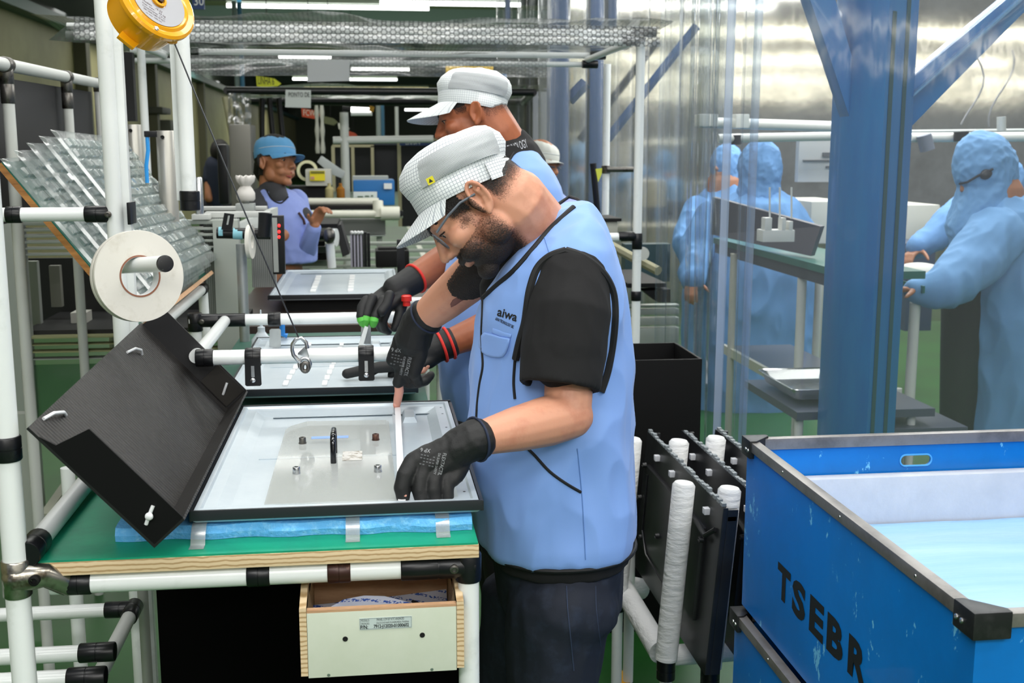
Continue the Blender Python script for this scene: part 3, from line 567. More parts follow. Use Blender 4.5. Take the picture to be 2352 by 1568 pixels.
def blister(nu, nv, L, Wd, dpt, seed):
    random.seed(seed)
    def cuts(n, L): 
        o = [0, .012]
        for i in range(n):
            s = .03+(L-.06)*i/n; w = (L-.06)/n
            o += [s+w*.10, s+w*.2, s+w*.8, s+w*.9]
        return o+[L-.012, L]
    us = cuts(nu, L); vs_ = cuts(nv, Wd); mb = MB(); mb.open = True; idx = {}
    for i, u in enumerate(us):
        for j, v in enumerate(vs_):
            h = .006
            if i in (0, len(us)-1) or j in (0, len(vs_)-1): h = 0
            elif 2 <= i < len(us)-2 and 2 <= j < len(vs_)-2:
                if (i-2) % 4 in (1, 2) and (j-2) % 4 in (1, 2): h = dpt*(.85+.3*random.random())
                h += random.uniform(-.0003, .0003)
            idx[i, j] = len(mb.v); mb.v.append(V((u+random.uniform(-.0006, .0006), v+random.uniform(-.0006, .0006), h)))
    for i in range(len(us)-1):
        for j in range(len(vs_)-1): mb.f.append([idx[i, j], idx[i+1, j], idx[i+1, j+1], idx[i, j+1]])
    return mb
bl_lab = ['lowest clear blister tray of the fanned pile, nearest the viewer', 'second clear blister tray from the bottom of the fanned pile', 'middle clear blister tray of the fanned pile', 'second clear blister tray from the top of the fanned pile', 'topmost clear blister tray of the fanned pile, farthest to the right']
for k in range(5):
    g = blister(13, 20, La+.02, .80, .014, 20+k); o_ = MB(); o_.open = True
    th_ = R_(-3+2.0*k)
    off = .02+.075*k
    o_.v = [tp(v.x*math.cos(th_)-v.y*math.sin(th_)*.25-.012+.012*k, off+v.y+v.x*math.sin(th_), .003+.014*k+v.z) for v in g.v]; o_.f = g.f
    solo('blister_tray', o_, trayc, bl_lab[k], 'tray', 'clear blister trays on the inclined board', sharp=20, base=tp(La/2, off+.3, .02*k))
# ------------------------------------------------------------------ machines on the left
slat = mat('alu_slat', 'A7ADA6', .4, .35); dkin = mat('dark_interior', '1B1C1C', .6); glassg = clear_mat('green_glass', 'C6DACB', .12, '6F8F78', .1, .5)
mc = thing('machine_cabinet', 'aluminium framed cabinet with dark glazed interior behind the tape roll', 'machine', PY(250, 700, 3.9))
YM = 3.9
for x in (20, 520): mb = MB(); pbox(mb, x, 505, x+26, 1250, YM-.02, .06); part('post', mb, slat, mc, bevel=.002)
mb = MB()
for y0, y1 in ((505, 518), (521, 532), (535, 546), (549, 560), (564, 574), (578, 588)): pbox(mb, 40, y0, 545, y1, YM, .05)
part('slatted_panel', mb, slat, mc, bevel=.002)
mb = MB()
for y0, y1 in ((765, 779), (783, 795), (798, 812)): pbox(mb, 40, y0, 545, y1, YM, .05)
part('lower_slats', mb, mat('alu_yellowed', '9A9C72', .45, .2), mc, bevel=.002)
mb = MB(); pbox(mb, 40, 815, 545, 828, YM, .05); part('cross_bar', mb, slat, mc, bevel=.002)
mb = MB(); pbox(mb, 40, 588, 545, 765, YM+.5, .02); mb.box((PY(40, 700, YM).x, YM+.05, PY(40, 765, YM).z), (PY(545, 700, YM).x, YM+.5, PY(40, 765, YM).z-.02)); part('interior', mb, dkin, mc)
mb = MB(); pbox(mb, 118, 610, 136, 705, YM+.3, .03); part('toothed_rail', mb, mat('cable_chain', '77786E', .5), mc)
for q_ in ((70, 600, 84, 760, YM+.2, .03), (380, 590, 395, 765, YM+.2, .03)): mb = MB(); pbox(mb, *q_); part('rod', mb, slat, mc)
mb = MB(); pbox(mb, 163, 718, 198, 742, YM+.2, .08); part('sensor_box', mb, mat('offwhite', 'B5B5AC', .5), mc)
mb = MB(); pbox(mb, 46, 828, 540, 965, YM+.02, .004); part('glass_door', mb, glassg, mc)
mb = MB(); pbox(mb, 55, 600, 80, 620, YM+.1, .03); 
mb2 = MB(); pbox(mb2, 44, 950, 70, 1320, 3.3, .04); part('front_leg', mb2, mat('alu_leg', 'A3A8A0', .5, .3), mc)
mb2 = MB(); a = PZ(90, 1180, .35); b = PZ(140, 1110, .35); mb2.prism([a, a+V((.03, 0, 0)), b+V((.03, 0, 0)), b], (0, 0, -.06)); part('low_bar', mb2, mat('cream_far', 'B0B3A0', .5), mc)
# black screens with white pipe top rail
sc = thing('screen_partition', 'white pipe frame with black screen panels at the upper left', 'screen', PY(110, 250, 3.6))
a = PY(-30, 140, 3.05); b = PY(228, 192, 4.4); d = b-a
pipe(sc, a, b, .0175, whitefar, 'top_rail')
scr = mat('screen_black', '1D1D20', .55)
for k, (x, yb, sh) in enumerate(((22, 350, 0), (148, 300, 0), (222, 300, 0))):
    q = a+d*((x+30)/258.0); q = PY(x, 150, a.y+d.y*(.12, .62, .985)[k]); zt_ = a.z+d.z*(.12, .62, .985)[k]
    q = a+d*(.12, .62, .985)[k]
    pipe(sc, (q.x, q.y, 0), q, .0155, whitefar, 'post'); joint(sc, q+V((0, 0, -.1 if k < 2 else -.03)), q+V((0, 0, .0)), .018, steeldk)
    joint(sc, q-d.normalized()*.02, q+d.normalized()*.02, .021, steeldk, 'clamp')
w_ = V((-.03, .0, 0)); part('screen_panel', MB().prism([a+w_+V((0, 0, -.03)), b+w_+V((0, 0, -.03)), V((b.x, b.y, 1.32))+w_, V((a.x, a.y, 1.32))+w_], (-.01, 0, 0)), scr, sc)
# air cylinders and a small blue capped unit
for nm, x0, x1, y0, Y, lb in (('a', 358, 402, 300, 3.7, 'taller brushed air cylinder beside the white post with a blue hose'), ('b', 288, 325, 286, 4.0, 'brushed air cylinder half hidden by the yellow reel post')):
    p = PY((x0+x1)/2, y0, Y); r = (PY(x1, y0, Y).x-PY(x0, y0, Y).x)/2
    t = thing('air_cylinder', lb, 'cylinder', (p.x, Y, 1.2)); zb_ = 1.2
    part('barrel', MB().lathe([(r*.9, 0), (r, .003), (r, p.z-zb_-.003), (r*.95, p.z-zb_)], (p.x, Y, zb_), (0, 0, 1), 28), mat('cyl_alu', 'B4B2AA', .35, .6), t)
    part('port', MB().lathe([(.006, 0), (.006, .004), (.001, .002)], (p.x-.005, Y-r, p.z-.02), (0, -1, 0), 12), blackmatte, t)
a = PY(338, 310, 3.6); t = thing('air_hose', 'blue air hose with a black elbow fitting beside the cylinders', 'hose', a)
part('hose', MB().tube([a, a+V((0, 0, -.04)), PY(340, 345, 3.6), PY(336, 380, 3.6), PY(338, 420, 3.6)], .006, 8), mat('hose_blue', '2F9BE8', .35), t); part('fitting', MB().box(a+V((-.008, -.008, -.006)), a+V((.03, .008, .012))), black, t, bevel=.002)
mb = MB(); pbox(mb, 80, 288, 128, 330, 4.2, .1); solo('valve_block', mb, mat('offwhite', 'B5B5AC', .5), 'small off-white block just above the fanned clear trays', 'block', bevel=.004)
t = thing('signal_lamp', 'small blue capped unit at the left edge of the picture', 'lamp', PY(5, 340, 3.98))
p = PY(7, 340, 3.98); part('cap', MB().lathe([(.022, 0), (.022, .04), (.018, .046), (.001, .046)], p, (0, 0, 1), 20), mat('blue_plastic', '2C8CE0', .35), t)
part('base', MB().box((p.x-.03, 3.95, p.z-.012), (p.x+.03, 4.01, p.z)), black, t); part('stand', MB().box((p.x-.09, 3.93, PY(40, 503, 3.93).z), (p.x+.05, 4.05, p.z-.013)).box((p.x-.1, 3.92, p.z-.02), (p.x+.06, 4.06, p.z-.012)), mat('offwhite', 'B5B5AC', .5), t)
# aluminium gantry machine in the middle left
gm = thing('gantry_machine', 'grey aluminium extrusion machine in front of the woman in the blue cap', 'machine', PY(540, 620, 4.1))
for q_ in ((470, 486, 620, 500, 3.95, .05), (440, 474, 612, 484, 4.5, .05)): mb = MB(); pbox(mb, *q_); part('top_beam', mb, mat('alu_light', 'C9CBC8', .4, .2), gm, bevel=.003)
a = PY(490, 540, 3.95); b = PY(622, 486, 4.5); part('side_beam', MB().prism([PY(520, 560, 3.9), PY(625, 500, 4.4), PY(625, 476, 4.4), PY(500, 530, 3.9)], (.02, .02, 0)), alug, gm)
for q_ in ((478, 500, 545, 770, 3.95, .06), (580, 500, 628, 660, 4.3, .06)): mb = MB(); pbox(mb, *q_); part('extrusion_post', mb, wave_mat('extrusion', 'A2A5A3', '7C807F', 45, 'X', .4, 0, 0, .55, .7, .3), gm)
part('piston_rod', MB().lathe([(.014, 0), (.014, .12), (.011, .125), (.001, .125)], PY(459, 494, 3.9), (0, 0, 1), 18), steel, gm)
mb = MB(); pbox(mb, 440, 492, 480, 505, 3.88, .06); part('rod_block', mb, mat('alu_light', 'C9CBC8', .4, .2), gm, bevel=.003)
mb = MB(); a = PY(562, 770, 3.6); part('round_post', MB().tube([(a.x, 3.6, .6), (a.x, 3.6, PY(562, 560, 3.6).z)], .016, 16), alu, gm)
# bellows cup on a block
t = thing('suction_cup', 'white fluted rubber cup on a grey block beside the woman', 'cup', PY(565, 472, 4.3)); p = PY(565, 462, 4.3)
mb = MB(); pf = [(.028, 0), (.034, .008), (.034, .03), (.026, .045), (.018, .055), (.03, .068), (.034, .085), (.031, .092), (.02, .09), (.001, .085)]
mb.lathe(pf, p, (0, 0, 1), 40); 
for v in mb.v:
    r_ = math.hypot(v.x-p.x, v.y-p.y); q = math.atan2(v.y-p.y, v.x-p.x)
    if v.z > p.z+.06 and r_ > .02: s = 1+.1*math.sin(9*q); v.x = p.x+(v.x-p.x)*s; v.y = p.y+(v.y-p.y)*s; v.z += .003*math.sin(9*q)
part('cup', mb, mat('rubber_white', 'D6D2CC', .5), t, sharp=60); part('block', MB().box((p.x-.035, 4.27, p.z-.05), (p.x+.03, 4.34, p.z-.008)).lathe([(.012, 0), (.012, .012)], p+V((0, 0, -.01)), (0, 0, 1), 12), alug, t, bevel=.002)
# clamp fixture with tape reel in front of it
fx = thing('pipe_fixture', 'black pipe fixture with slotted bracket and open pipe socket beside the cable', 'fixture', PY(550, 540, 3.6)); YF2 = 3.6
part('pipe', MB().tube([PY(498, 535, YF2), PY(622, 537, YF2)], .017, 18), black, fx)
part('tape_patch', MB().tube([PY(503, 534, YF2), PY(513, 534, YF2)], .0176, 18).tube([PY(536, 536, YF2), PY(558, 537, YF2)], .0176, 18), mat('pale_blue_tape', '8CC9D8', .5), fx)
part('socket', MB().lathe([(.0165, 0), (.019, .002), (.021, .075), (.017, .075), (.016, .02), (.001, .02)], PY(606, 545, YF2-.02), (.1, 0, 1), 20), black, fx)
part('slotted_bracket', MB().prism([PY(508, 527, YF2-.03), PY(533, 528, YF2-.03), PY(538, 492, YF2-.03), PY(515, 489, YF2-.03)], (0, .004, 0)), black, fx); part('slot', MB().prism([PY(520, 516, YF2-.032), PY(524, 516, YF2-.032), PY(528, 495, YF2-.032), PY(524, 495, YF2-.032)], (0, .001, 0)), alug, fx)
c = PY(575, 555, 3.55); solo('tape_roll', MB().lathe([(.02, -.006), (.052, -.006), (.052, .006), (.02, .006)], c, (1, -.12, 0), 40, cap=False, closed=True), mat('tape_paper', 'D9D6CD', .6), 'narrow white tape roll seen edge-on on the black pipe fixture', 'tape roll')
# light curtain sensor with red leds
t = thing('sensor_bar', 'black vertical sensor bar with red lights left of the far panel', 'sensor', PY(640, 560, 4.15))
mb = MB(); pbox(mb, 627, 495, 651, 630, 4.15, .03); part('housing', mb, black, t, bevel=.003)
redl = mat('led_red', 'FF2A2A', .4, emit=3)
for y in (518, 532, 544): p = PY(641, y, 4.145); part('led', MB().ell(p, (.005, .004, .006), seg=10, rg=6), redl, t)
mb = MB(); pbox(mb, 629, 500, 636, 625, 4.145, .004); part('cover_strip', mb, alug, t)
# dark tray stand with white roll
t = thing('roll_stand', 'black framed stand with a wide white roll behind the far panel', 'stand', PY(700, 560, 5.7))
YS = 5.7
part('white_roll', MB().tube([PY(655, 541, YS), PY(728, 541, YS)], .036, 24), mat('roll_white', 'DDDFDD', .6), t)
part('axle', MB().tube([PY(728, 540, YS), PY(765, 540, YS)], .024, 14), black, t)
part('corner_joint', MB().ell(PY(756, 541, YS-.03), (.03, .03, .04)), steeldk, t); part('stand_pipe', MB().tube([PY(758, 560, YS), PY(762, 615, YS)], .022, 14), white, t)
part('end_disc', MB().lathe([(.045, 0), (.045, .02), (.001, .022)], PY(764, 545, YS+.05), (1, -.3, 0), 28), white, t)
mb = MB(); pbox(mb, 650, 514, 775, 524, YS+.05, .5); part('black_shelf', mb, blackmatte, t)
part('side_wing', MB().prism([PY(768, 520, YS+.1), PY(783, 515, YS+.1), PY(803, 583, YS+.1), PY(787, 590, YS+.1)], (.0, .3, 0)), scr, t)
mb = MB(); pbox(mb, 650, 555, 745, 566, YS+.2, .1); pbox(mb, 650, 585, 750, 598, YS+.2, .1); part('dark_roller', mb, blackmatte, t)
mb = MB(); pbox(mb, 650, 566, 750, 585, YS+.3, .1); pbox(mb, 650, 598, 755, 612, YS+.3, .1); part('grey_plate', mb, mat('grey_green', '7D8A82', .5), t)
# upright strips
for i in range(6):
    x = 806+i*7.6
    mb = MB(); pbox(mb, x, 531+(i % 3)*2, x+5.5, 613, 6.0+.01*i, .03)
    t = thing('profile_strip', ['leftmost dark profile strip with a pale edge standing behind the far panel', 'second dark profile strip from the left behind the far panel', 'third dark profile strip from the left behind the far panel', 'fourth dark profile strip from the left behind the far panel', 'fifth dark profile strip from the left, plain black', 'rightmost dark profile strip, plain black'][i], 'strip', PY(x, 613, 6.0), 'upright profile strips')
    part('strip', mb, black, t)
    if i < 4: mb = MB(); pbox(mb, x, 532, x+2.4, 613, 5.995+.01*i, .004); part('pale_edge', mb, mat('pale_edge', 'B9B5C6', .5), t); part('foam_end', MB().ell(PY(x+2, 534, 5.99+.01*i), (.01, .01, .01), seg=10, rg=6), paper, t)
mb = MB(); pbox(mb, 863, 575, 940, 615, 6.1, .2); pbox(mb, 868, 568, 935, 577, 6.15, .1); solo('black_crate', mb, blackmatte, 'black box behind the far panel under the near man\'s cap brim', 'box', bevel=.01)
t = thing('black_stand', 'black upright stand right of the far grey panel', 'stand', PY(920, 640, 5.4)); mb = MB(); pbox(mb, 913, 550, 929, 650, 5.42, .04); part('column', mb, black, t, bevel=.003); mb = MB(); pbox(mb, 905, 628, 938, 650, 5.4, .06); part('foot', mb, black, t, bevel=.006)
# slatted bench behind
t = thing('slatted_bench', 'long grey bench with horizontal aluminium slats behind the far panel', 'bench', PY(850, 580, 7.0)); mb = MB()
for y in (553, 570, 588, 604): pbox(mb, 640, y, 1180, y+13, 7.0, .05)
part('slats', mb, slat, t, bevel=.004); mb = MB(); pbox(mb, 640, 620, 1180, 760, 7.3, .05); part('lower_panel', mb, mat('grey_green', '7D8A82', .5), t)
# ------------------------------------------------------------------ packing bench with dispensers
pk = thing('packing_bench', 'grey packing bench with long white foam covered pipes in the middle distance', 'bench', PY(800, 520, 7.6)); YK = 7.8
mb = MB(); pbox(mb, 695, 503, 885, 540, YK, .9); part('bench_front', mb, mat('grey_bench', '6E716E', .5), pk); mb = MB(); pbox(mb, 690, 540, 886, 544, YK-.02, .9); part('bench_trim', mb, mat('grey_pale', 'A0A8A4', .5), pk)
for x in (700, 870): mb = MB(); pbox(mb, x, 540, x+8, 800, YK+.1, .04); part('leg', mb, slat, pk)
part('foam_pipe', MB().tube([PY(700, 492, YK-.05), PY(925, 492, YK-.05)], .026, 14), mat('foam_cream', 'CFCFC2', .6), pk); part('foam_pipe', MB().tube([PY(700, 463, YK+.4), PY(870, 463, YK+.4)], .026, 14), mat('foam_cream', 'CFCFC2', .6), pk)
part('foam_upright', MB().tube([PY(870, 500, YK-.05), PY(868, 462, YK-.02)], .035, 14), mat('foam_cream', 'CFCFC2', .6), pk); part('foam_end', MB().tube([PY(875, 490, YK-.1), PY(918, 490, YK-.1)], .046, 18), mat('foam_cream', 'CFCFC2', .6), pk); part('pipe_end', MB().lathe([(.022, 0), (.001, .003)], PY(921, 490, YK-.12), (.6, -.8, 0), 16), blackmatte, pk)
mb = MB(); pbox(mb, 700, 472, 870, 482, YK+.3, .1); part('dark_roller', mb, blackmatte, pk)
for lb, x0, y0, x1, y1, Y, m, nm in (('cream tape dispenser box with a yellow label on the packing bench', 702, 388, 760, 427, 8.4, mat('offwhite', 'B5B5AC', .5), 'tape_dispenser'), ('black base block under the cream dispenser', 664, 427, 752, 460, 8.45, blackmatte, 'dispenser_block')):
    mb = MB(); pbox(mb, x0, y0, x1, y1, Y, .25); t = solo(nm, mb, m, lb, 'dispenser' if 'tape' in nm else 'block', bevel=.01)
    if 'tape' in nm:
        mb = MB(); pbox(mb, 712, 392, 746, 415, 8.385, .008); part('yellow_label', mb, mat('label_yellow', 'D6C51A', .5), t); mb = MB(); pbox(mb, 714, 393, 745, 398, 8.38, .006); part('label_band', mb, mat('label_band', '6E6A1C', .5), t); mb = MB(); pbox(mb, 714, 405, 722, 412, 8.38, .006); part('pictogram', mb, mat('label_pink', 'B88A70', .5), t)
c = PY(706, 392, 8.5); solo('tape_roll', MB().lathe([(.055, -.03), (.13/2*1.15, -.03), (.075, .03), (.055, .03)], c, (0, -1, 0), 32, cap=False, closed=True), mat('tape_cream', 'CFCDA8', .5), 'cream tape roll mounted behind the dispenser box', 'tape roll')
t = thing('equipment_case', 'blue equipment case with a white card at the back of the packing bench', 'case', PY(855, 470, 8.9))
mb = MB(); pbox(mb, 812, 413, 906, 472, 8.9, .4); part('case_body', mb, mat('case_blue', '1E6DB0', .45), t, bevel=.015); mb = MB(); pbox(mb, 810, 405, 892, 415, 8.95, .35); part('grey_top', mb, alug, t)
mb = MB(); pbox(mb, 812, 440, 866, 466, 8.85, .02); k_ = part('sign_card', mb, mat('sign_white', 'D6DEDC', .5), t, bevel=.003); mb = MB(); pbox(mb, 821, 450, 834, 453, 8.845, .002); pbox(mb, 838, 449, 848, 452, 8.845, .002); pbox(mb, 852, 448, 857, 451, 8.845, .002); part('blurred_print', mb, mat('green_ink', '55705A', .6), k_); mb = MB(); pbox(mb, 882, 421, 900, 434, 8.88, .02); part('sticker', mb, paper, t)
for x, lb, c_ in ((757, 'pale bottle left of the amber bottle', 'A39A70'), (783, 'amber bottle on the packing bench', '8A5A1C')):
    p = PY(x, 456, 8.3); solo('bottle', MB().lathe([(.028, 0), (.03, .005), (.03, .07), (.012, .09), (.012, .11), (.001, .11)], p, (0, 0, 1), 16), mat('bottle_'+c_, c_, .25), lb, 'bottle')
mb = MB(); mb.prism([PY(728, 372, 8.6), PY(738, 357, 8.6), PY(793, 395, 8.6), PY(786, 410, 8.6), PY(760, 400, 8.6)], (0, .05, 0)); solo('plastic_bag', mb, mat('bag', '9FA5A5', .35), 'crumpled grey plastic bag behind the tape dispenser', 'bag', bevel=.008)
# far screens with cream frames
def screen(x0, y0, x1, y1, Y, lb, divs=1, fm_='B5AE8E'):
    t = thing('partition_screen', lb, 'screen', PY(x0, y1, Y)); mb = MB(); pbox(mb, x0, y0, x1, y1, Y, .03); part('black_panel', mb, mat('screen_far', '15161B', .6), t)
    mb = MB(); w = 5
    for xx in [x0+(x1-x0)*i/divs for i in range(divs+1)]: pbox(mb, xx-w/2, y0, xx+w/2, y1, Y-.03, .03)
    pbox(mb, x0-w/2, y0-3, x1+w/2, y0+3, Y-.03, .03); part('frame', mb, mat('frame_'+fm_, fm_, .5), t); return t
screen(766, 335, 856, 440, 11.5, 'black partition with a cream frame in two bays behind the bench', 2)
screen(856, 330, 918, 440, 12.0, 'plain black partition right of the cream framed one', 1, '2A3038')
screen(918, 320, 1010, 520, 10.8, 'black partition beside the blue sign board, partly behind the caps', 1)
t = thing('sign_board', 'dark blue header board above the black partition', 'sign', PY(960, 330, 10.6)); mb = MB(); pbox(mb, 918, 324, 1000, 334, 10.6, .04); part('board', mb, mat('navy', '1E3A6E', .5), t); part('lettering', text_on('LINHA 4', .05, PY(932, 332, 10.58), (1, 0, 0), (0, 0, 1), width=.13), paper, t, smooth=False)
t = thing('gantry_pipe', 'white pipe gantry with a lamp bar in the middle distance', 'gantry', PY(790, 420, 9.6)); a = PY(790, 258, 9.6)
part('post', MB().tube([(a.x, 9.6, 0), a], .035, 14), whitefar, t); part('cross_rail', MB().tube([PY(765, 322, 9.6), PY(995, 319, 9.6)], .03, 12), whitefar, t)
part('lamp_tube', MB().tube([PY(806, 251, 9.6), PY(852, 253, 9.6)], .02, 10), lampm, t); part('lamp_tube', MB().tube([PY(806, 261, 9.6), PY(855, 261, 9.6)], .018, 10), white, t); part('bracket', MB().tube([PY(786, 249, 9.6), PY(806, 251, 9.6)], .02, 10), black, t); part('yellow_bracket', MB().tube([PY(852, 256, 9.58), PY(855, 244, 9.58)], .02, 8), mat('ochre', 'B98A22', .5), t)
for x, lb, Y, c_, y0, y1 in ((872, 'pale conduit hanging in the middle distance', 13, '7F8A86', 240, 420), (880, 'blue conduit in the middle distance beside the pale one', 13.1, '3A6C86', 240, 420), (912, 'white hanging drop pipe near the blue header board', 12.5, 'A9AFA8', 245, 320), (545, 'grey conduit hanging left of the yellow arrow sign', 14, '5F7272', -20, 205), (557, 'blue conduit hanging left of the yellow arrow sign', 14.1, '2F6C8E', -20, 205), (1166, 'dark blue drop pipe at the top above the second man', 12, '1D3F66', -20, 66), (1158, 'thin blue cord beside the second man\'s cap', 9, '4A7FB5', 170, 330)):
    a = PY(x, y0, Y); b = PY(x, y1, Y); solo('drop_pipe', MB().tube([(b.x, Y, b.z), (b.x, Y, 4.5 if y0 < 100 else a.z)], .028 if x > 1159 or x < 900 else .02, 10), mat('cond_'+c_, c_, .5), lb, 'pipe')
# hanging signs
def arrow(x0, y0, x1, y1, Y, col, txt, lb, ic='202018'):
    t = thing('hanging_sign', lb, 'sign', PY((x0+x1)/2, y0, Y)); xm = x0+(x1-x0)*.72; dy = (y1-y0)*.15
    part('board', MB().prism([PY(x0, y0, Y), PY(x0+2, y1-4, Y), PY(xm, y1+1, Y), PY(x1, (y0+y1)/2+4, Y), PY(xm, y0+6, Y)], (0, .03, 0)), mat('sign_'+col, col, .5), t)
    if txt: part('lettering', text_on(txt, .1, PY(x0+5, (y0+y1)/2+5, Y-.01), (1, .0, -.05), (0, 0, 1), width=PY(xm, y0, Y).x-PY(x0+5, y0, Y).x), mat('ink_'+ic, ic, .6), t, smooth=False)
    a = PY((x0+x1)/2, y0, Y); part('wire', MB().tube([a, V((a.x, a.y, 4.5))], .004, 6), blackmatte, t)
arrow(588, 174, 646, 202, 11, 'C3C91E', 'LINHA 6', 'yellow arrow sign reading LINHA 6 under the roof')
arrow(692, 248, 736, 272, 14, 'C8461B', 'FCW', 'orange arrow sign hanging beyond the dark canopy', 'E8D8C8')
arrow(742, 266, 776, 287, 16, '8D8E6A', '', 'beige arrow sign hanging beyond the orange one')
arrow(776, 282, 803, 300, 18, 'A9AAA0', '', 'pale grey arrow sign behind the gantry post')
arrow(800, 300, 822, 318, 20, 'B0401C', '', 'small red arrow sign low behind the gantry post', 'D8C8B8')
t = thing('hanging_sign', 'navy number 30 sign cut off by the top edge', 'sign', PY(455, 15, 9)); mb = MB(); pbox(mb, 442, -12, 468, 21, 9, .03); part('board', mb, mat('navy', '1E2A4E', .5), t); part('lettering', text_on('30', .09, PY(446, 12, 8.99), (1, 0, 0), (0, 0, 1), width=.07), paper, t, smooth=False)
t = thing('hanging_sign', 'plain yellow board hanging above the second man\'s cap', 'sign', PY(1080, 150, 8)); mb = MB(); pbox(mb, 1024, 143, 1133, 173, 8, .03); part('board', mb, mat('sign_yellow', 'E2B800', .5), t); mb = MB(); pbox(mb, 1085, 173, 1130, 180, 8, .03); part('lower_edge', mb, blackmatte, t)
# left wall details
mb = MB(); p = PX(450, 400, -3.8); 
for i, (y0, lb) in enumerate(((10.2, 'left louvred door panel on the olive wall'), (11.3, 'right louvred door panel on the olive wall'))):
    t = solo('wall_louvre', MB().box((-3.84, y0, 1.1), (-3.8, y0+.5, 2.0)), mat('louvre_dark', '2B2B22', .6), lb, 'vent')
for i, (x, y, w, h, c_) in enumerate(((366, 245, 34, 14, '3C3D35'), (385, 275, 22, 26, '54554A'))):
    p = PX(x, y, -3.6); solo('wall_fan', MB().box((-3.8, p.y, p.z-h*p.y/2616), (-3.55, p.y+.9, p.z)), mat('fan_'+c_, c_, .6), ['dark wall bracket above the cylinders', 'grey wall box hanging under the dark bracket'][i], 'bracket', bevel=.02)
mb = MB(); pbox(mb, 283, 120, 303, 278, 5.5, .05); solo('wall_banner', mb, scr, 'tall narrow black banner right of the double post', 'banner')
mb = MB(); pbox(mb, 503, 331, 521, 470, 6.9, .15); solo('equipment_tower', mb, black, 'black upright equipment tower left of the woman', 'tower', bevel=.02)
mb = MB(); pbox(mb, 532, 285, 575, 480, 8.6, .4); solo('steel_duct', mb, mat('duct', '77756E', .4, .5), 'tall grey metal duct behind the woman in the blue cap', 'duct', bevel=.02)
for i, (x, c_) in enumerate(((730, 'A9AAA0'), (742, 'B9BAB0'))):
    p = PY(x, 390, 13); solo('stacked_cup_tube', MB().lathe([(.022*(1+.25*math.sin(k*1.6)), k*.05) for k in range(15)], PY(x, 352, 13), (0, 0, 1), 12), mat('cupt_'+c_, c_, .4), ['left glinting vertical tube in the far background', 'right glinting vertical tube in the far background'][i], 'tube')
for i, x in enumerate((602, 618, 640)):
    a = PY(x, 225, 9.8); b = PY(x+(0 if i == 0 else 10), 330, 9.8); solo('black_pole', MB().tube([a, b], .022, 10), black, ['upright black pole hanging from the dark canopy', 'slanting black pole beside the upright one', 'second slanting black pole, rightmost'][i], 'pole')
# ------------------------------------------------------------------ canopies
def honeycomb(name, vert, dark):
    hm = clear_mat(name, 'F0F0F0', .2, 'D8DCDC', .12, .5, base_gloss=.05); nt = hm.node_tree
    tc = nd(nt, 'ShaderNodeTexCoord'); acc = None
    for k in range(3):
        dp = nd(nt, 'ShaderNodeVectorMath', operation='DOT_PRODUCT'); q = R_(60*k); kk = 2*math.pi/.0175; dp.inputs[1].default_value = (math.cos(q)*kk, 0 if vert else math.sin(q)*kk, math.sin(q)*kk if vert else 0); nt.links.new(tc.outputs['Object'], dp.inputs[0])
        c_ = nd(nt, 'ShaderNodeMath', operation='COSINE'); nt.links.new(dp.outputs['Value'], c_.inputs[0])
        if acc is None: acc = c_
        else: s_ = nd(nt, 'ShaderNodeMath', operation='ADD'); nt.links.new(acc.outputs[0], s_.inputs[0]); nt.links.new(c_.outputs[0], s_.inputs[1]); acc = s_
    r = nd(nt, 'ShaderNodeMapRange'); r.inputs[1].default_value = -1.0; r.inputs[2].default_value = -.3; r.inputs[3].default_value = dark; r.inputs[4].default_value = 0; nt.links.new(acc.outputs[0], r.inputs[0])
    outn = [n for n in nt.nodes if n.type == 'OUTPUT_MATERIAL'][0]; src = outn.inputs[0].links[0].from_socket
    dk = nd(nt, 'ShaderNodeBsdfDiffuse'); dk.inputs[0].default_value = lin('3A3D3C'); ms = nd(nt, 'ShaderNodeMixShader'); nt.links.new(r.outputs[0], ms.inputs[0]); nt.links.new(src, ms.inputs[1]); nt.links.new(dk.outputs[0], ms.inputs[2]); nt.links.new(ms.outputs[0], outn.inputs[0]); return hm
hexm = honeycomb('honeycomb_film', False, .35); hexv = honeycomb('honeycomb_flap', True, .6); hexr = honeycomb('honeycomb_flap_rear', True, .3)
def flap(parent, x0, x1, Y, z0, z1, amp, m=None):
    mb = MB(); mb.open = True; n = 90; m_ = 8
    for i in range(n+1):
        for j in range(m_+1):
            x = x0+(x1-x0)*i/n; z = z1+(z0-z1)*j/m_
            mb.v.append(V((x, Y-.01-amp*(j/m_)*(.6+noise.noise(V((x*3, j*.2, 3)))), z+.012*(j/m_)*noise.noise(V((x*2.5, 7, 0))))))
    for i in range(n):
        for j in range(m_): k = i*(m_+1)+j; mb.f.append([k, k+m_+1, k+m_+2, k+1])
    return part('film_flap', mb, m or hexv, parent, sharp=180)
def sheet(name, x0, x1, y0, y1, z, amp, m, parent=None, nx_=70, ny_=24, **k):
    mb = MB(); mb.open = True
    for i in range(nx_+1):
        for j in range(ny_+1):
            x = x0+(x1-x0)*i/nx_; y = y0+(y1-y0)*j/ny_; s = math.sin(math.pi*j/ny_)
            mb.v.append(V((x, y, z+amp*(noise.noise(V((x*1.6, y*2.2, 5)))-.5*s)+amp*.25*noise.noise(V((x*9, y*5, 1))))))
    for i in range(nx_):
        for j in range(ny_): a_ = i*(ny_+1)+j; mb.f.append([a_, a_+ny_+1, a_+ny_+2, a_+1])
    return part(name, mb, m, parent, sharp=180, **k)
cp = thing('canopy', 'white pipe canopy frame roofed with honeycomb film across the top', 'canopy', (0, 5.2, 0))
zc = 1.975; xl_, xr_ = -1.12, 1.13
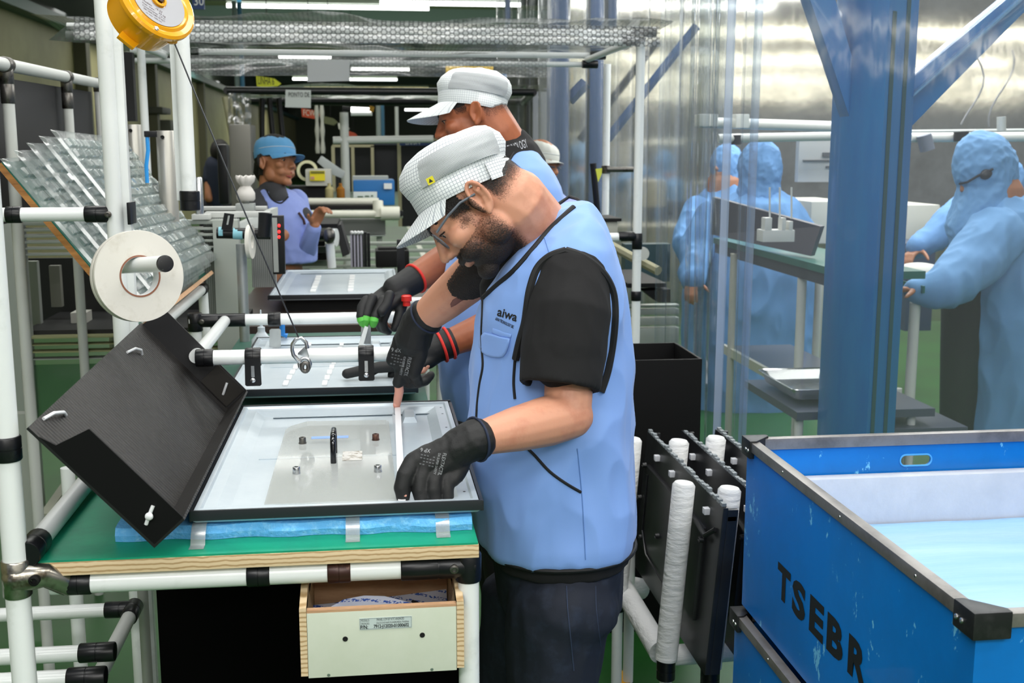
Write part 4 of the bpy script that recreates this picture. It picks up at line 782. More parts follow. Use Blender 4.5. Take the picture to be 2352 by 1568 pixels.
pipe(cp, (xl_, 4.6, zc-.035), (xr_-.1, 4.6, zc-.035), .016, name='front_rail'); pipe(cp, (xl_, 4.62, zc-.0), (xr_, 4.62, zc-.0), .013, name='front_rail')
a = PY(1380, 128, 5.9); pipe(cp, (xl_-.02, 5.9, a.z), (a.x, 5.9, a.z), .015, name='rear_rail'); pipe(cp, (xl_, 5.9, a.z-.045), (a.x-.05, 5.9, a.z-.045), .013, name='rear_rail')
pipe(cp, (1.1, 4.6, zc-.02), (1.12, 5.9, zc-.01), .015, name='side_rail'); pipe(cp, (-.98, 4.6, zc-.02), (-.98, 5.9, zc-.01), .015, name='side_rail')
joint(cp, (PY(1430, 90, 4.6).x, 4.6, zc-.03), (PY(1475, 90, 4.6).x, 4.6, zc-.03), .02); joint(cp, (PY(1450, 76, 4.6).x, 4.58, zc), (PY(1503, 76, 4.6).x, 4.58, zc), .02)
joint(cp, (a.x-.06, 5.88, a.z), (a.x+.02, 5.88, a.z), .022); joint(cp, (a.x-.1, 5.88, a.z-.045), (a.x-.02, 5.88, a.z-.045), .02); joint(cp, (PY(440, 130, 5.9).x, 5.88, a.z), (PY(458, 130, 5.9).x, 5.88, a.z), .02)
e = PY(1468, 300, 4.6); pipe(cp, (e.x, 4.6, 0), (e.x, 4.6, zc-.03), .0185, name='post'); e2 = PY(1393, 300, 5.9); pipe(cp, (e2.x, 5.9, 0), (e2.x, 5.9, zc-.03), .0185, name='post')
e3 = PY(328, 200, 4.9); pipe(cp, (e3.x, 4.9, 0), (e3.x, 4.9, zc-.03), .0165, name='post')
joint(cp, (e.x, 4.6, PY(1468, 572, 4.6).z), (e.x, 4.6, PY(1468, 535, 4.6).z), .0215); joint(cp, (e.x, 4.6, PY(1468, 690, 4.6).z), (e.x, 4.6, PY(1468, 668, 4.6).z), .0215); joint(cp, (PY(1420, 543, 4.6).x, 4.6, PY(1420, 543, 4.6).z), (e.x, 4.6, PY(1420, 543, 4.6).z), .02); pipe(cp, PY(1370, 545, 4.6), (PY(1425, 545, 4.6).x, 4.6, PY(1370, 545, 4.6).z), .018, name='short_rail')
joint(cp, (e2.x, 5.9, PY(1393, 398, 5.9).z), (e2.x, 5.9, PY(1393, 380, 5.9).z), .024, steeldk); pipe(cp, (e2.x, 5.88, PY(1393, 389, 5.9).z), (e2.x+.14, 5.88, PY(1393, 389, 5.9).z), .014, steeldk, 'bracket_arm')
sheet('honeycomb_film', xl_-.1, 1.2, 4.5, 6.2, zc+.035, .05, hexm, cp)
flap(cp, PY(170, 70, 4.55).x, 1.16, 4.57, zc-.058, zc+.022, .03)
flap(cp, PY(440, 140, 5.88).x, PY(1255, 140, 5.88).x, 5.87, a.z-.115, a.z-.02, .03, hexr)
# loose film corner
part('film_corner', MB().prism([PY(112, 92, 4.55), PY(150, 60, 4.55), PY(232, 60, 4.6), PY(232, 100, 4.7), PY(180, 98, 4.6)], (0, .0015, 0)), clear_mat('loose_film', 'DADADA', .16, 'C8CACA', .1, .6, bump=(9, .9), base_gloss=.14), cp)
mb = MB(); mb.prism([PY(706, 188, 5.78), PY(803, 186, 5.78), PY(803, 138, 5.78), PY(706, 138, 5.78)], (0, .001, 0)); solo('paper_sheet', mb, mat('paper_translucent', 'C4C6C6', .6), 'blank white sheet hanging from the rear rail of the canopy', 'paper')
mb = MB(); mb.prism([PY(345, 88, 4.7), PY(398, 88, 4.7), PY(400, 125, 4.7), PY(346, 102, 4.7)], (0, .001, 0)); solo('film_label', mb, mat('paper_translucent', 'C4C6C6', .6), 'white card under the film just below the yellow reel', 'card')
ck = thing('canopy', 'smaller black pipe canopy frame farther back behind the second man', 'canopy', (.2, 10, 0)); zk = 1.98
a = PY(522, 208, 9.2); b = PY(1225, 208, 9.2); pipe(ck, (a.x, 9.2, a.z), (b.x, 9.2, a.z), .03, black, 'front_rail'); c2 = PY(560, 232, 11); d2 = PY(1200, 232, 11); pipe(ck, (c2.x, 11, c2.z), (d2.x, 11, c2.z), .035, black, 'rear_rail'); pipe(ck, (a.x, 9.2, a.z), (c2.x, 11, c2.z), .03, black, 'side_rail'); pipe(ck, (b.x, 9.2, a.z), (d2.x, 11, c2.z), .03, black, 'side_rail')
q = PY(1210, 240, 11); pipe(ck, (q.x, 11, 0), (q.x, 11, q.z), .022, black, 'post'); q0_ = PY(518, 222, 9.2); pipe(ck, q0_, PY(566, 492, 9.2), .028, mat('cream_pole', 'A7A386', .5), 'leaning_post')
sheet('clear_film', a.x, b.x, 9.2, 11, a.z+.03, .05, clear_mat('clear_film', 'E8E8E8', .1, 'A8ACAC', .1, .7, base_gloss=.08), ck, 40, 12)
mb = MB(); mb.open = True
for i in range(13):
    for j in range(13): p = PY(524+i*4.4, 214+j*6.2, 9.15); mb.v.append(p+V((0, .03*noise.noise(V((i*.6, j*.3, 0))), 0)))
for i in range(12):
    for j in range(12): k = i*13+j; mb.f.append([k, k+13, k+14, k+1])
part('hanging_film', mb, clear_mat('crumpled_film', 'E0E0E0', .15, 'B8BCBC', .08, .8, base_gloss=.15, bump=(14, 1)), ck)
t = thing('hanging_sign', 'white paper sign reading PONTO DE taped to the dark canopy', 'sign', PY(685, 228, 9.1)); mb = MB(); mb.prism([PY(655, 246, 9.15), PY(714, 248, 9.15), PY(714, 207, 9.15), PY(656, 206, 9.15)], (0, .004, 0)); part('sheet', mb, mat('paper_grey', 'B9BFBD', .5), t); part('lettering', text_on('PONTO DE', .05, PY(663, 222, 9.14), (1, 0, 0), (0, 0, 1), width=.16), ink, t, smooth=False)
# ================================================================== right side : blue columns and clear curtains
bluepost = mat('blue_column', '0566A6', .32, var=('1474AE', 4, .4, .7), coat=.3, stretch=(3, 3, .5))
col = thing('steel_column', 'big blue steel column with two diagonal braces behind the clear curtain', 'column', PY(2010, 990, 3.9))
P = [PY(1944, 520, 3.66), PY(2016, 520, 3.55), PY(2082, 520, 3.66)]; pl = [V((p.x, p.y, 0)) for p in P]+[V((P[2].x-.02, 3.83, 0)), V((P[0].x-.0, 3.83, 0))]
part('column_shaft', MB().prism(pl, (0, 0, 4.5)), bluepost, col, bevel=.004)
gro = mat('groove_green', '16494F', .5); d = (pl[2]-pl[1])
for k in (.12, .58): part('groove', MB().prism([pl[1]+d*k+V((0, -.003, 0)), pl[1]+d*(k+.13)+V((0, -.003, 0)), pl[1]+d*(k+.13)+V((0, .004, 0)), pl[1]+d*k+V((0, .004, 0))], (0, 0, 1.95 if k < .5 else 2.3)), gro, col)
part('brace', MB().prism([PY(x, y, 3.68) for x, y in ((1820, -120), (1885, -120), (1975, 190), (1968, 320), (1912, 150))], (0, .08, 0)), bluepost, col, bevel=.003)
part('brace', MB().prism([PY(x, y, 3.68) for x, y in ((2070, 200), (2101, 174), (2430, -100), (2440, -60), (2188, 194), (2080, 305))], (0, .08, 0)), bluepost, col, bevel=.003)
part('brace_highlight', MB().prism([PY(x, y, 3.65) for x, y in ((2098, 222), (2101, 214), (2436, -85), (2438, -78))], (0, .03, 0)), mat('blue_highlight', '5D8FB8', .3), col)  # paler strip paints the highlight along the brace's top edge
for x0, x1, Y, lb in ((1262, 1306, 8.2, 'dark blue column behind the second man, seen through curtains'), (1352, 1384, 8.6, 'blue column just right of the dark one behind the second man'), (1392, 1412, 9.2, 'slender blue pipe at the top right of the two far columns')):
    a = PY(x0, 400, Y); b = PY(x1, 400, Y); t = solo('steel_column', MB().box((a.x, Y, 0 if x0 < 1390 else 2.4), (b.x, Y+.15, 4.5)), mat('blue_far', '123E6E', .35), lb, 'column', 'far blue columns', bevel=.01)
def bar(x0, y0, x1, y1, Y, w, lb): a = PY(x0, y0, Y); b = PY(x1, y1, Y); return solo('diagonal_brace', MB().tube([a, b], w, 4), mat('blue_far', '123E6E', .35), lb, 'brace')
bar(1306, 230, 1345, 190, 8.3, .045, 'short blue diagonal brace between the two far columns'); bar(1395, 320, 1600, 60, 8.9, .035, 'long blurry blue diagonal brace right of the white posts')
# curtains: hanging clear sheets with vertical folds
curt = clear_mat('clear_curtain', 'EFF3F6', .055, 'C9D2DC', .07, .6, bump=(3.2, .5), stretch=(2.5, 2.5, .5), base_gloss=.045)
curt2 = clear_mat('clear_curtain_far', 'EEF0F0', .16, 'C6CCD0', .1, .6, bump=(4, .8), stretch=(3, 3, .5), base_gloss=.07)
def curtain(label, x0, x1, Y, z0, z1, folds, amp, m, nx_=160, nz=30, seed=0, slope=0, group='clear curtain sheets'):
    mb = MB(); mb.open = True
    for i in range(nx_+1):
        u = i/nx_
        for j in range(nz+1):
            z = z0+(z1-z0)*j/nz; ph = folds*2*math.pi*u+1.5*noise.noise(V((u*4, seed, 0)))
            a = amp*(.5+.7*noise.noise(V((u*folds*.6, z*.35, seed+3))))
            mb.v.append(V((x0+(x1-x0)*u+a*.5*math.cos(ph+.4*z), Y+slope*u+a*math.sin(ph+.5*noise.noise(V((z, u*3, seed)))), z)))
    for i in range(nx_):
        for j in range(nz): k = i*(nz+1)+j; mb.f.append([k, k+nz+1, k+nz+2, k+1])
    return solo('plastic_curtain', mb, m, label, 'curtain', group, sharp=180)
curtain('wide smooth clear curtain sheet in front of the big blue column', PY(1690, 500, 3.45).x, 4.4, 3.45, .05, 4.4, 4, .02, curt, 200, 30, 1)
c1 = PY(1640, 500, 3.4).x; curtain('narrow hanging clear curtain sheet bunched left of the big blue column', c1-.02, c1+.12, 3.4, .05, 4.4, 1.5, .035, curt, 60, 30, 2)
curtain('deeply folded clear curtain between the white posts and the clean room', PY(1500, 500, 4.9).x, PY(1680, 500, 4.7).x, 4.85, .2, 4.4, 6, .05, curt, 160, 40, 3)
curtain('far clear curtain sheets hanging behind the canopy posts', PY(1232, 400, 7.8).x, PY(1660, 400, 7.8).x, 7.8, .1, 4.4, 12, .07, curt2, 300, 30, 4)
curtain('crumpled clear curtain at the top behind the second man', PY(1140, 200, 10.5).x, PY(1262, 200, 10.5).x, 10.5, 1.2, 4.4, 5, .06, curt2, 120, 30, 5)
# right edge seam strips on the curtain
for x, lb, Y in ((1652, 'thick rolled curtain edge running down left of the big blue column', 3.42), (1712, 'faint welded seam in the curtain right of the rolled edge', 3.44)):
    a = PY(x, 500, Y); solo('curtain_edge', MB().prism([(a.x-.012, Y-.035, .3), (a.x+.012, Y-.04, .3), (a.x+.035, Y-.03, 4.2), (a.x+.01, Y-.03, 4.2)], (0, .003, 0)), clear_mat('seam'+str(x), 'E3EAF2', .42 if x < 1700 else .16, 'B9C8DC', .15, .5, base_gloss=.1), lb, 'curtain')
# ------------------------------------------------------------------ clean room benches
cream_m = mat('clean_cream', 'C9C6B6', .4); cbw = mat('clean_white', 'D4D4CE', .4)
XB = PZ(1675, 555, 1.05).x
cb = thing('clean_room_bench', 'long pipe bench with a dark green top behind the clear curtain', 'bench', (XB+.3, 5, 0))
y0_, y1_ = PX(1950, 624, XB).y, PX(1665, 553, XB).y
part('bench_board', MB().box((XB, y0_+.02, 1.02), (XB+.32, y1_+.2, 1.05)), mat('clean_green', '2F6B60', .3), cb); part('bench_frame', MB().box((XB+.01, y0_+.02, .97), (XB+.05, y1_+.2, 1.018)), mat('clean_dark', '3F434B', .4), cb)
for x, y in ((1840, 700), (2098, 740)):
    q = PX(x, y, XB+.03) if x < 2000 else PY(x, y, 4.6); pipe(cb, (q.x, q.y, .0), (q.x, q.y, 1.0), .02, cbw, 'leg')
q = PX(1878, 700, XB+.4); pipe(cb, (q.x, q.y, .3), (q.x, q.y, 1.0), .018, cbw, 'leg')
zl = PX(1668, 795, XB).z
part('low_shelf', MB().box((XB, PX(1960, 1000, XB).y-.2, zl-.03), (XB+.35, PX(1666, 795, XB).y, zl)), mat('clean_shelf', '4A4F5C', .35), cb); part('shelf_edge', MB().box((XB-.02, PX(1960, 1000, XB).y-.2, zl-.035), (XB-.001, PX(1666, 795, XB).y, zl+.01)), cream_m, cb)
for k, yy in enumerate((.15, .6, 1.0)): joint(cb, (XB-.01, PX(1960, 1000, XB).y+yy-.5, zl-.05), (XB-.01, PX(1960, 1000, XB).y+yy-.38, zl-.05), .03)
q = PX(1680, 900, XB); pipe(cb, (q.x-.01, q.y, 0), (q.x-.01, q.y, 1.0), .018, cream_m, 'leg')
# steel tray on the shelf and dark table near column
a = PY(1785, 890, 4.2); b = PY(1930, 850, 4.2); zt_ = PX(1850, 885, XB+.2).z
def tray(lb, x0, x1, y0, y1, z, h, m, cat='tray'):
    def lp(i, zz): return [(p[0], p[1], zz) for p in rr(x0+i, y0+i, x1-i, y1-i, .03)]
    return solo('steel_tray', MB().rings([lp(.02, z), lp(.004, z+h), lp(-.006, z+h+.002), lp(-.004, z+h+.004), lp(.006, z+h), lp(.024, z+.004)]), m, lb, cat, sharp=30)
tray('shallow steel tray on the low shelf left of the blue column', PY(1790, 900, 4.1).x, PY(1960, 900, 4.1).x, 3.95, 4.35, PY(1850, 900, 4.1).z, .04, steel)
td = thing('side_table', 'dark topped low table on white legs at the foot of the blue column', 'table', PY(1980, 950, 4.0)); zd = PY(1900, 905, 4.1).z-.01
part('table_top', MB().box((PY(1790, 900, 4.1).x-.02, 3.86, zd-.03), (PY(2105, 950, 4.0).x, 4.45, zd)), mat('clean_shelf', '4A4F5C', .35), td)
for x in (1848, 2105): p = PY(x, 950, 3.9); pipe(td, (p.x-.02, 3.9, 0), (p.x-.02, 3.9, zd-.03), .016, cbw, 'leg')
for x in (1905, 2070): p = PY(x, 950, 4.35); pipe(td, (p.x-.02, 4.35, 0), (p.x-.02, 4.35, zd-.03), .016, cbw, 'leg')
# dark screen panel and white fixture on the bench
t = thing('display_screen', 'dark grey flat panel leaning on the clean room bench', 'panel', PY(1760, 540, 5.1)); part('panel_face', MB().prism([PY(1636, 452, 5.6), PY(1885, 520, 4.7), PY(1862, 588, 4.7), PY(1632, 538, 5.6)], (.03, .03, 0)), mat('panel_brown', '45434B', .4), t)
t = thing('white_fixture', 'white notched fixture with three thin spikes on the clean room bench', 'fixture', PY(1785, 560, 4.55)); mb = MB(); pbox(mb, 1752, 528, 1826, 556, 4.55, .08); pbox(mb, 1757, 500, 1774, 530, 4.55, .05); pbox(mb, 1796, 500, 1806, 530, 4.55, .05); pbox(mb, 1812, 508, 1822, 530, 4.55, .05); part('fixture_body', mb, cbw, t, bevel=.003)
for x in (1768, 1791, 1818): part('spike', MB().tube([PY(x, 502, 4.57), PY(x, 430, 4.57)], .004, 8), cbw, t)
for i, (x0, y0, x1, y1, Y, r, lb) in enumerate(((1606, 281, 1956, 292, 6.4, .03, 'white rail high in the clean room, left of the column'), (1650, 318, 1956, 312, 5.6, .022, 'thin white pipe just under the upper clean room rail'), (2090, 303, 2352, 300, 6.4, .012, 'thin grey rod across the clean room right of the column'), (2090, 316, 2352, 314, 6.0, .026, 'white pipe under the thin rod right of the column'), (2300, 268, 2300, 300, 5.0, .02, 'short beige upright on the clean room rail above the hooded worker'))):
    t = thing('overhead_rail', lb, 'rail', PY(x0, y0, Y)); part('rail', MB().tube([PY(x0, y0, Y), PY(x1, y1, Y)], r, 12), cbw if i != 2 else alug, t)
    if i == 0: mb = MB(); pbox(mb, 1606, 262, 1650, 290, 6.3, .1); pbox(mb, 1690, 262, 1722, 294, 6.3, .1); part('end_box', mb, cbw, t, bevel=.006)
    if i == 1: part('pipe_clip', MB().tube([PY(1691, 310, 5.6), PY(1691, 332, 5.6)], .028, 12), black, t)
    if i == 3: part('pipe_clip', MB().tube([PY(2208, 302, 5.95), PY(2208, 324, 5.95)], .04, 12), blackmatte, t); part('pipe_clip', MB().tube([PY(2122, 310, 5.95), PY(2130, 345, 5.95)], .04, 12), mat('clip_grey', '6A6F7A', .5), t)
a = PY(1838, 315, 5.8)
mb = MB(); pbox(mb, 1832, 312, 1950, 418, 6.6, .05); t = solo('notice_board', mb, mat('board_pale', 'B4B5B4', .5), 'pale notice board on the clean room wall left of the column', 'board'); mb = MB(); pbox(mb, 1845, 367, 1950, 371, 6.59, .01); pbox(mb, 1898, 381, 1950, 386, 6.59, .01); pbox(mb, 1890, 350, 1940, 360, 6.59, .01); part('dark_lines', mb, mat('dark_line', '57595C', .6), t)
mb = MB(); pbox(mb, 1860, 462, 1960, 560, 6.9, .6); pbox(mb, 2080, 470, 2160, 560, 6.9, .6); pbox(mb, 1660, 600, 1960, 900, 7.4, .5); solo('white_bench', mb, mat('clean_white2', 'C9C8BE', .45), 'pale long bench in the background of the clean room', 'bench', bevel=.01)
mb = MB(); pbox(mb, 2078, 560, 2150, 760, 6.5, .5); solo('dark_cabinet', mb, mat('clean_dark2', '3B4456', .5), 'dark cabinet right of the blue column under the pale bench', 'cabinet')
for i, (x, y) in enumerate(((2230, 110), (2300, 115))):
    pts = [PY(x+30*math.sin(k*.5+i), y+k*22, 6.6) for k in range(9)]; solo('hanging_wire', MB().tube(pts, .006, 6), mat('wire', '77787A', .5), ['left thin wire hanging above the right hooded worker', 'right thin wire hanging above the right hooded worker'][i], 'wire')
# tables at far right behind the worker's arm
solo('white_pad', MB().ell(PY(2115, 622, 4.6), (.09, .12, .035)), mat('cloth_white', 'D9D6CC', .8), 'white folded pad under the right hooded worker\'s hand', 'pad')
t = thing('clean_room_bench', 'bench top under the right hooded worker\'s hand', 'bench', PY(2110, 660, 4.7)); part('bench_board', MB().box((PY(2086, 640, 4.5).x, 4.35, PY(2110, 640, 4.6).z-.03), (PY(2108, 640, 4.4).x, 4.75, PY(2110, 640, 4.6).z)), mat('clean_green', '2F6B60', .3), t); p = PY(2099, 750, 4.45); pipe(t, (p.x, 4.45, 0), (p.x, 4.45, p.z+.1), .022, cbw, 'leg')
# profile pieces near the white posts
t = thing('folding_arm', 'cream angled bar jutting right of the white post', 'arm', PY(1450, 590, 5.2)); part('bar', MB().tube([PY(1400, 562, 5.3), PY(1455, 592, 5.1), PY(1512, 622, 4.95)], .022, 8), mat('cream_pole', 'A7A386', .5), t); part('bracket', MB().lathe([(.03, 0), (.03, .012), (.001, .012)], PY(1475, 582, 5.0), (0, -1, 0), 18), cbw, t)
t = thing('control_box', 'cream box with a black lid beside the white post', 'box', PY(1390, 530, 4.75)); mb = MB(); pbox(mb, 1350, 509, 1419, 536, 4.72, .2); part('box_body', mb, mat('offwhite', 'B5B5AC', .5), t, bevel=.003); mb = MB(); pbox(mb, 1350, 501, 1428, 509, 4.7, .25); part('lid', mb, blackmatte, t, bevel=.004)
t = thing('slatted_bench', 'grey slatted bench end behind the black crate', 'bench', PY(1480, 740, 5.2)); mb = MB()
for y0, y1 in ((699, 706), (709, 724), (729, 748), (752, 790)): pbox(mb, 1430, y0, 1560, y1, 5.2, .05)
part('slats', mb, slat, t, bevel=.003); mb = MB(); pbox(mb, 1430, 792, 1560, 960, 5.2, .05); part('end_panel', mb, slat, t)
mb = MB(); pbox(mb, 1442, 650, 1531, 661, 5.0, .6); mb.prism([PY(1478, 668, 5.0), PY(1540, 664, 5.0), PY(1540, 694, 5.0), PY(1512, 694, 5.0)], (0, .1, 0)); solo('dark_shelf', mb, blackmatte, 'dark shelf edge right of the white post', 'shelf')
mb = MB(); pbox(mb, 1435, 560, 1540, 648, 6.4, .1); solo('machine_screen', mb, mat('teal_dark', '2B4046', .4), 'dark teal glazed panel behind the cream angled bar', 'panel')
p = PY(1376, 372, 5.8); solo('black_rod', MB().tube([PY(1362, 375, 6.4), PY(1374, 505, 6.4)], .018, 8), black, 'slim black rod left of the rear canopy post', 'rod'); mb = MB(); mb.prism([PY(1368, 388, 5.85), PY(1383, 386, 5.85), PY(1382, 400, 5.85), PY(1374, 418, 5.85)], (0, .004, 0)); solo('yellow_tag', mb, mat('tag_yellow', 'D3D94C', .5), 'small yellow paper tag on the rear canopy post', 'tag')
# ------------------------------------------------------------------ open black crate
zk = .88; a = PZ(1613, 824, zk); yb_ = PZ(1555, 787, zk).y; bl_ = thing('black_crate', 'open topped black corrugated crate behind the near man', 'crate', (a.x-.2, a.y, 0)); W0 = a.x-.40
for nm, q0, q1 in (('front_wall', (W0, a.y, 0), (a.x, a.y+.008, zk)), ('back_wall', (W0, yb_, 0), (a.x-.003, yb_+.008, zk)), ('side_wall', (a.x-.008, a.y+.008, 0), (a.x, yb_, zk)), ('side_wall', (W0, a.y+.008, 0), (W0+.008, yb_, zk)), ('crate_floor', (W0, a.y, .02), (a.x, yb_, .03))): part(nm, MB().box(q0, q1), mat('corr_plain', '050506', .6, spec=.2), bl_, bevel=.001)
# ------------------------------------------------------------------ rack with foam wrapped poles
foamw = mat('foam_white', 'E3E4E3', .8, bump=(26, .8, .006), stretch=(1, 1, 3))
rf = thing('panel_rack', 'rack of white foam wrapped poles that holds the black television frames', 'rack', (.8, 2.8, 0))
zt2 = .74
def fpole(x, y, zt, zb, r=.027, lab=None):
    p = PZ(x, y, zt); o_ = part('foam_pole', MB().lathe([(r*.35, .004), (r*.8, .003), (r, -.004), (r, -(zt-zb)*.33), (r*.985, -(zt-zb)*.5), (r, -(zt-zb)*.8), (r*.98, -(zt-zb))], (p.x, p.y, zt), (.075, 0, 1), 24), foamw, rf); return V((p.x-.075*(zt-zb), p.y, zt))
for x, y in ((1571, 1110), (1676, 1122), (1560, 1013), (1645, 1005), (1452, 1008)):
    p = fpole(x, y, zt2, .30); 
    if y > 1100 or x == 1452:
        joint(rf, (p.x, p.y, .25), (p.x, p.y, .30), .023); pipe(rf, (p.x, p.y, 0), (p.x, p.y, .25), .015, name='leg')
    if x == 1571: pn = p
    if x == 1452: pf_ = p
    if x == 1676: pr = p
zz = .30; f0 = PY(1428, 1345, 3.02); f1 = PY(1518, 1498, 2.62)
part('foam_rail', MB().tube([f0, f1], .03, 20), foamw, rf); part('foam_rail', MB().tube([PY(1425, 1342, 3.02), PY(1475, 1352, 3.06)], .03, 16), foamw, rf); part('foam_rail', MB().tube([PY(1535, 1505, 2.6), PY(1710, 1492, 2.62)], .026, 16), foamw, rf)
pipe(rf, (PY(1445, 1400, 3.02).x, 3.02, 0), (PY(1445, 1400, 3.02).x, 3.02, .4), .015, name='leg')
# black television frames
tvm = mat('tv_black', '1A1B1D', .33, var=('232427', 12, .4, .7)); whb = mat('white_block', 'D8DADF', .5)
fr_labs = ['large black television frame standing nearest in the rack, behind the man', 'black television frame second from the man in the rack', 'black television frame partly hidden by the corner of the blue crate']
Xa = PZ(1487, 990, .72).x; Y0a = PZ(1660, 1167, .72).y; Y1a = PZ(1487, 990, .72).y; zl_ = .32
for k in range(3):
    dx = (0, .10, .20)[k]; X = Xa+dx; t = thing('television_shell', fr_labs[k], 'panel', (X, (Y0a+Y1a)/2, zl_), 'black television frames in the rack')
    def lean(y, z, o=0): return (X+o-(.78-z)*.07, y, z-.06 if z > .38 else z)
    if k == 2: ya, yb2 = Y0a+.1, Y1a
    else: ya, yb2 = Y0a, Y1a
    mb = MB(); mb.prism([lean(ya, .78), lean(yb2, .78), lean(yb2, zl_), lean(ya, zl_)], (.012, 0, 0)); part('back_cover', mb, tvm, t, bevel=.002)
    mb = MB(); mb.prism([lean(ya, .775, .012), lean(ya+.014, .775, .012), lean(ya+.014, zl_, .012), lean(ya, zl_, .012)], (.024, 0, 0)); mb.prism([lean(yb2-.012, .775, .012), lean(yb2, .775, .012), lean(yb2, zl_, .012), lean(yb2-.012, zl_, .012)], (.024, 0, 0)); mb.prism([lean(ya, .76, .012), lean(yb2, .76, .012), lean(yb2, .748, .012), lean(ya, .748, .012)], (.022, 0, 0)); part('rim', mb, tvm, t, bevel=.001)
    mb = MB(); mb.prism([lean(ya+.10, .70, -.014), lean(yb2-.06, .70, -.014), lean(yb2-.06, .47, -.014), lean(ya+.10, .47, -.014)], (.014, 0, 0)); part('raised_centre', mb, tvm, t, bevel=.006)
    random.seed(k+5); mb = MB(); y = ya+.01
    while y < yb2-.02: h = random.uniform(.003, .010); mb.prism([lean(y, .78), lean(y+.016, .78), lean(y+.016, .78+h), lean(y, .78+h)], (.010, 0, 0)); y += random.uniform(.018, .03)
    part('clip_row', mb, mat('grey_clip', '7C8386', .4), t)
    for j in range(4): y = ya+.09+j*.155; part('white_block', MB().box((X-.016, y, .675), (X-.001, y+.018, .69)), whb, t, bevel=.001)
    for j, (y, z) in enumerate(((ya+.28, .66), (yb2-.07, .70), (yb2-.05, .60), (yb2-.1, .50), (ya+.2, .44), (ya+.45, .56), (ya+.08, .68))): part('boss', MB().lathe([(.008, 0), (.007, .01), (.004, .011), (.003, .006)], (X-.014-(.78-z)*.07, y, z-.06), (-1, 0, 0), 12), tvm, t)
    part('rib', MB().tube([lean(yb2-.10, .68, -.016), lean(yb2-.10, .52, -.016), lean(yb2-.16, .47, -.016), lean(ya+.2, .455, -.016)], .003, 8), tvm, t)
    part('cable_hook', MB().tube([lean(ya+.03, .72, -.004), lean(ya+.05, .70, -.02), lean(ya+.13, .71, -.02)], .006, 8), tvm, t)
# ------------------------------------------------------------------ blue crates
cblue = mat('crate_blue', '007AD2', .36, var=('0468B4', 2.2, .4, .75), bump=(5, .12, .01), coat=.15)
# scuffs
nt = cblue.node_tree; b_ = nt.nodes['Principled BSDF']; old = b_.inputs['Base Color'].links[0].from_socket; tc = nd(nt, 'ShaderNodeTexCoord')
mp = nd(nt, 'ShaderNodeMapping'); mp.inputs['Scale'].default_value = (9, 9, 5); mp.inputs['Rotation'].default_value = (.6, 0, 0); n_ = nd(nt, 'ShaderNodeTexNoise'); n_.inputs['Scale'].default_value = 2.2; n_.inputs['Detail'].default_value = 5; n_.inputs['Roughness'].default_value = .72
r_ = nd(nt, 'ShaderNodeMapRange'); r_.inputs[1].default_value = .625; r_.inputs[2].default_value = .655; mx = nd(nt, 'ShaderNodeMix', data_type='RGBA'); mx.inputs[7].default_value = lin('6FC0EC')
for p_, q_ in ((tc.outputs['Object'], mp.inputs[0]), (mp.outputs[0], n_.inputs['Vector']), (n_.outputs[0], r_.inputs[0]), (r_.outputs[0], mx.inputs[0]), (old, mx.inputs[6]), (mx.outputs[2], b_.inputs['Base Color'])): nt.links.new(p_, q_)
alud = mat('alu_channel', '8F8B87', .38, .55, var=('6F6C69', 12, .45, .7), stretch=(1, 1, 1))
cornm = mat('corner_black', '17181A', .42, var=('2C2C2D', 30, .5, .7))
XA, XC, YA, YC, ZC = .779, 1.54, 1.324, 2.247, .92
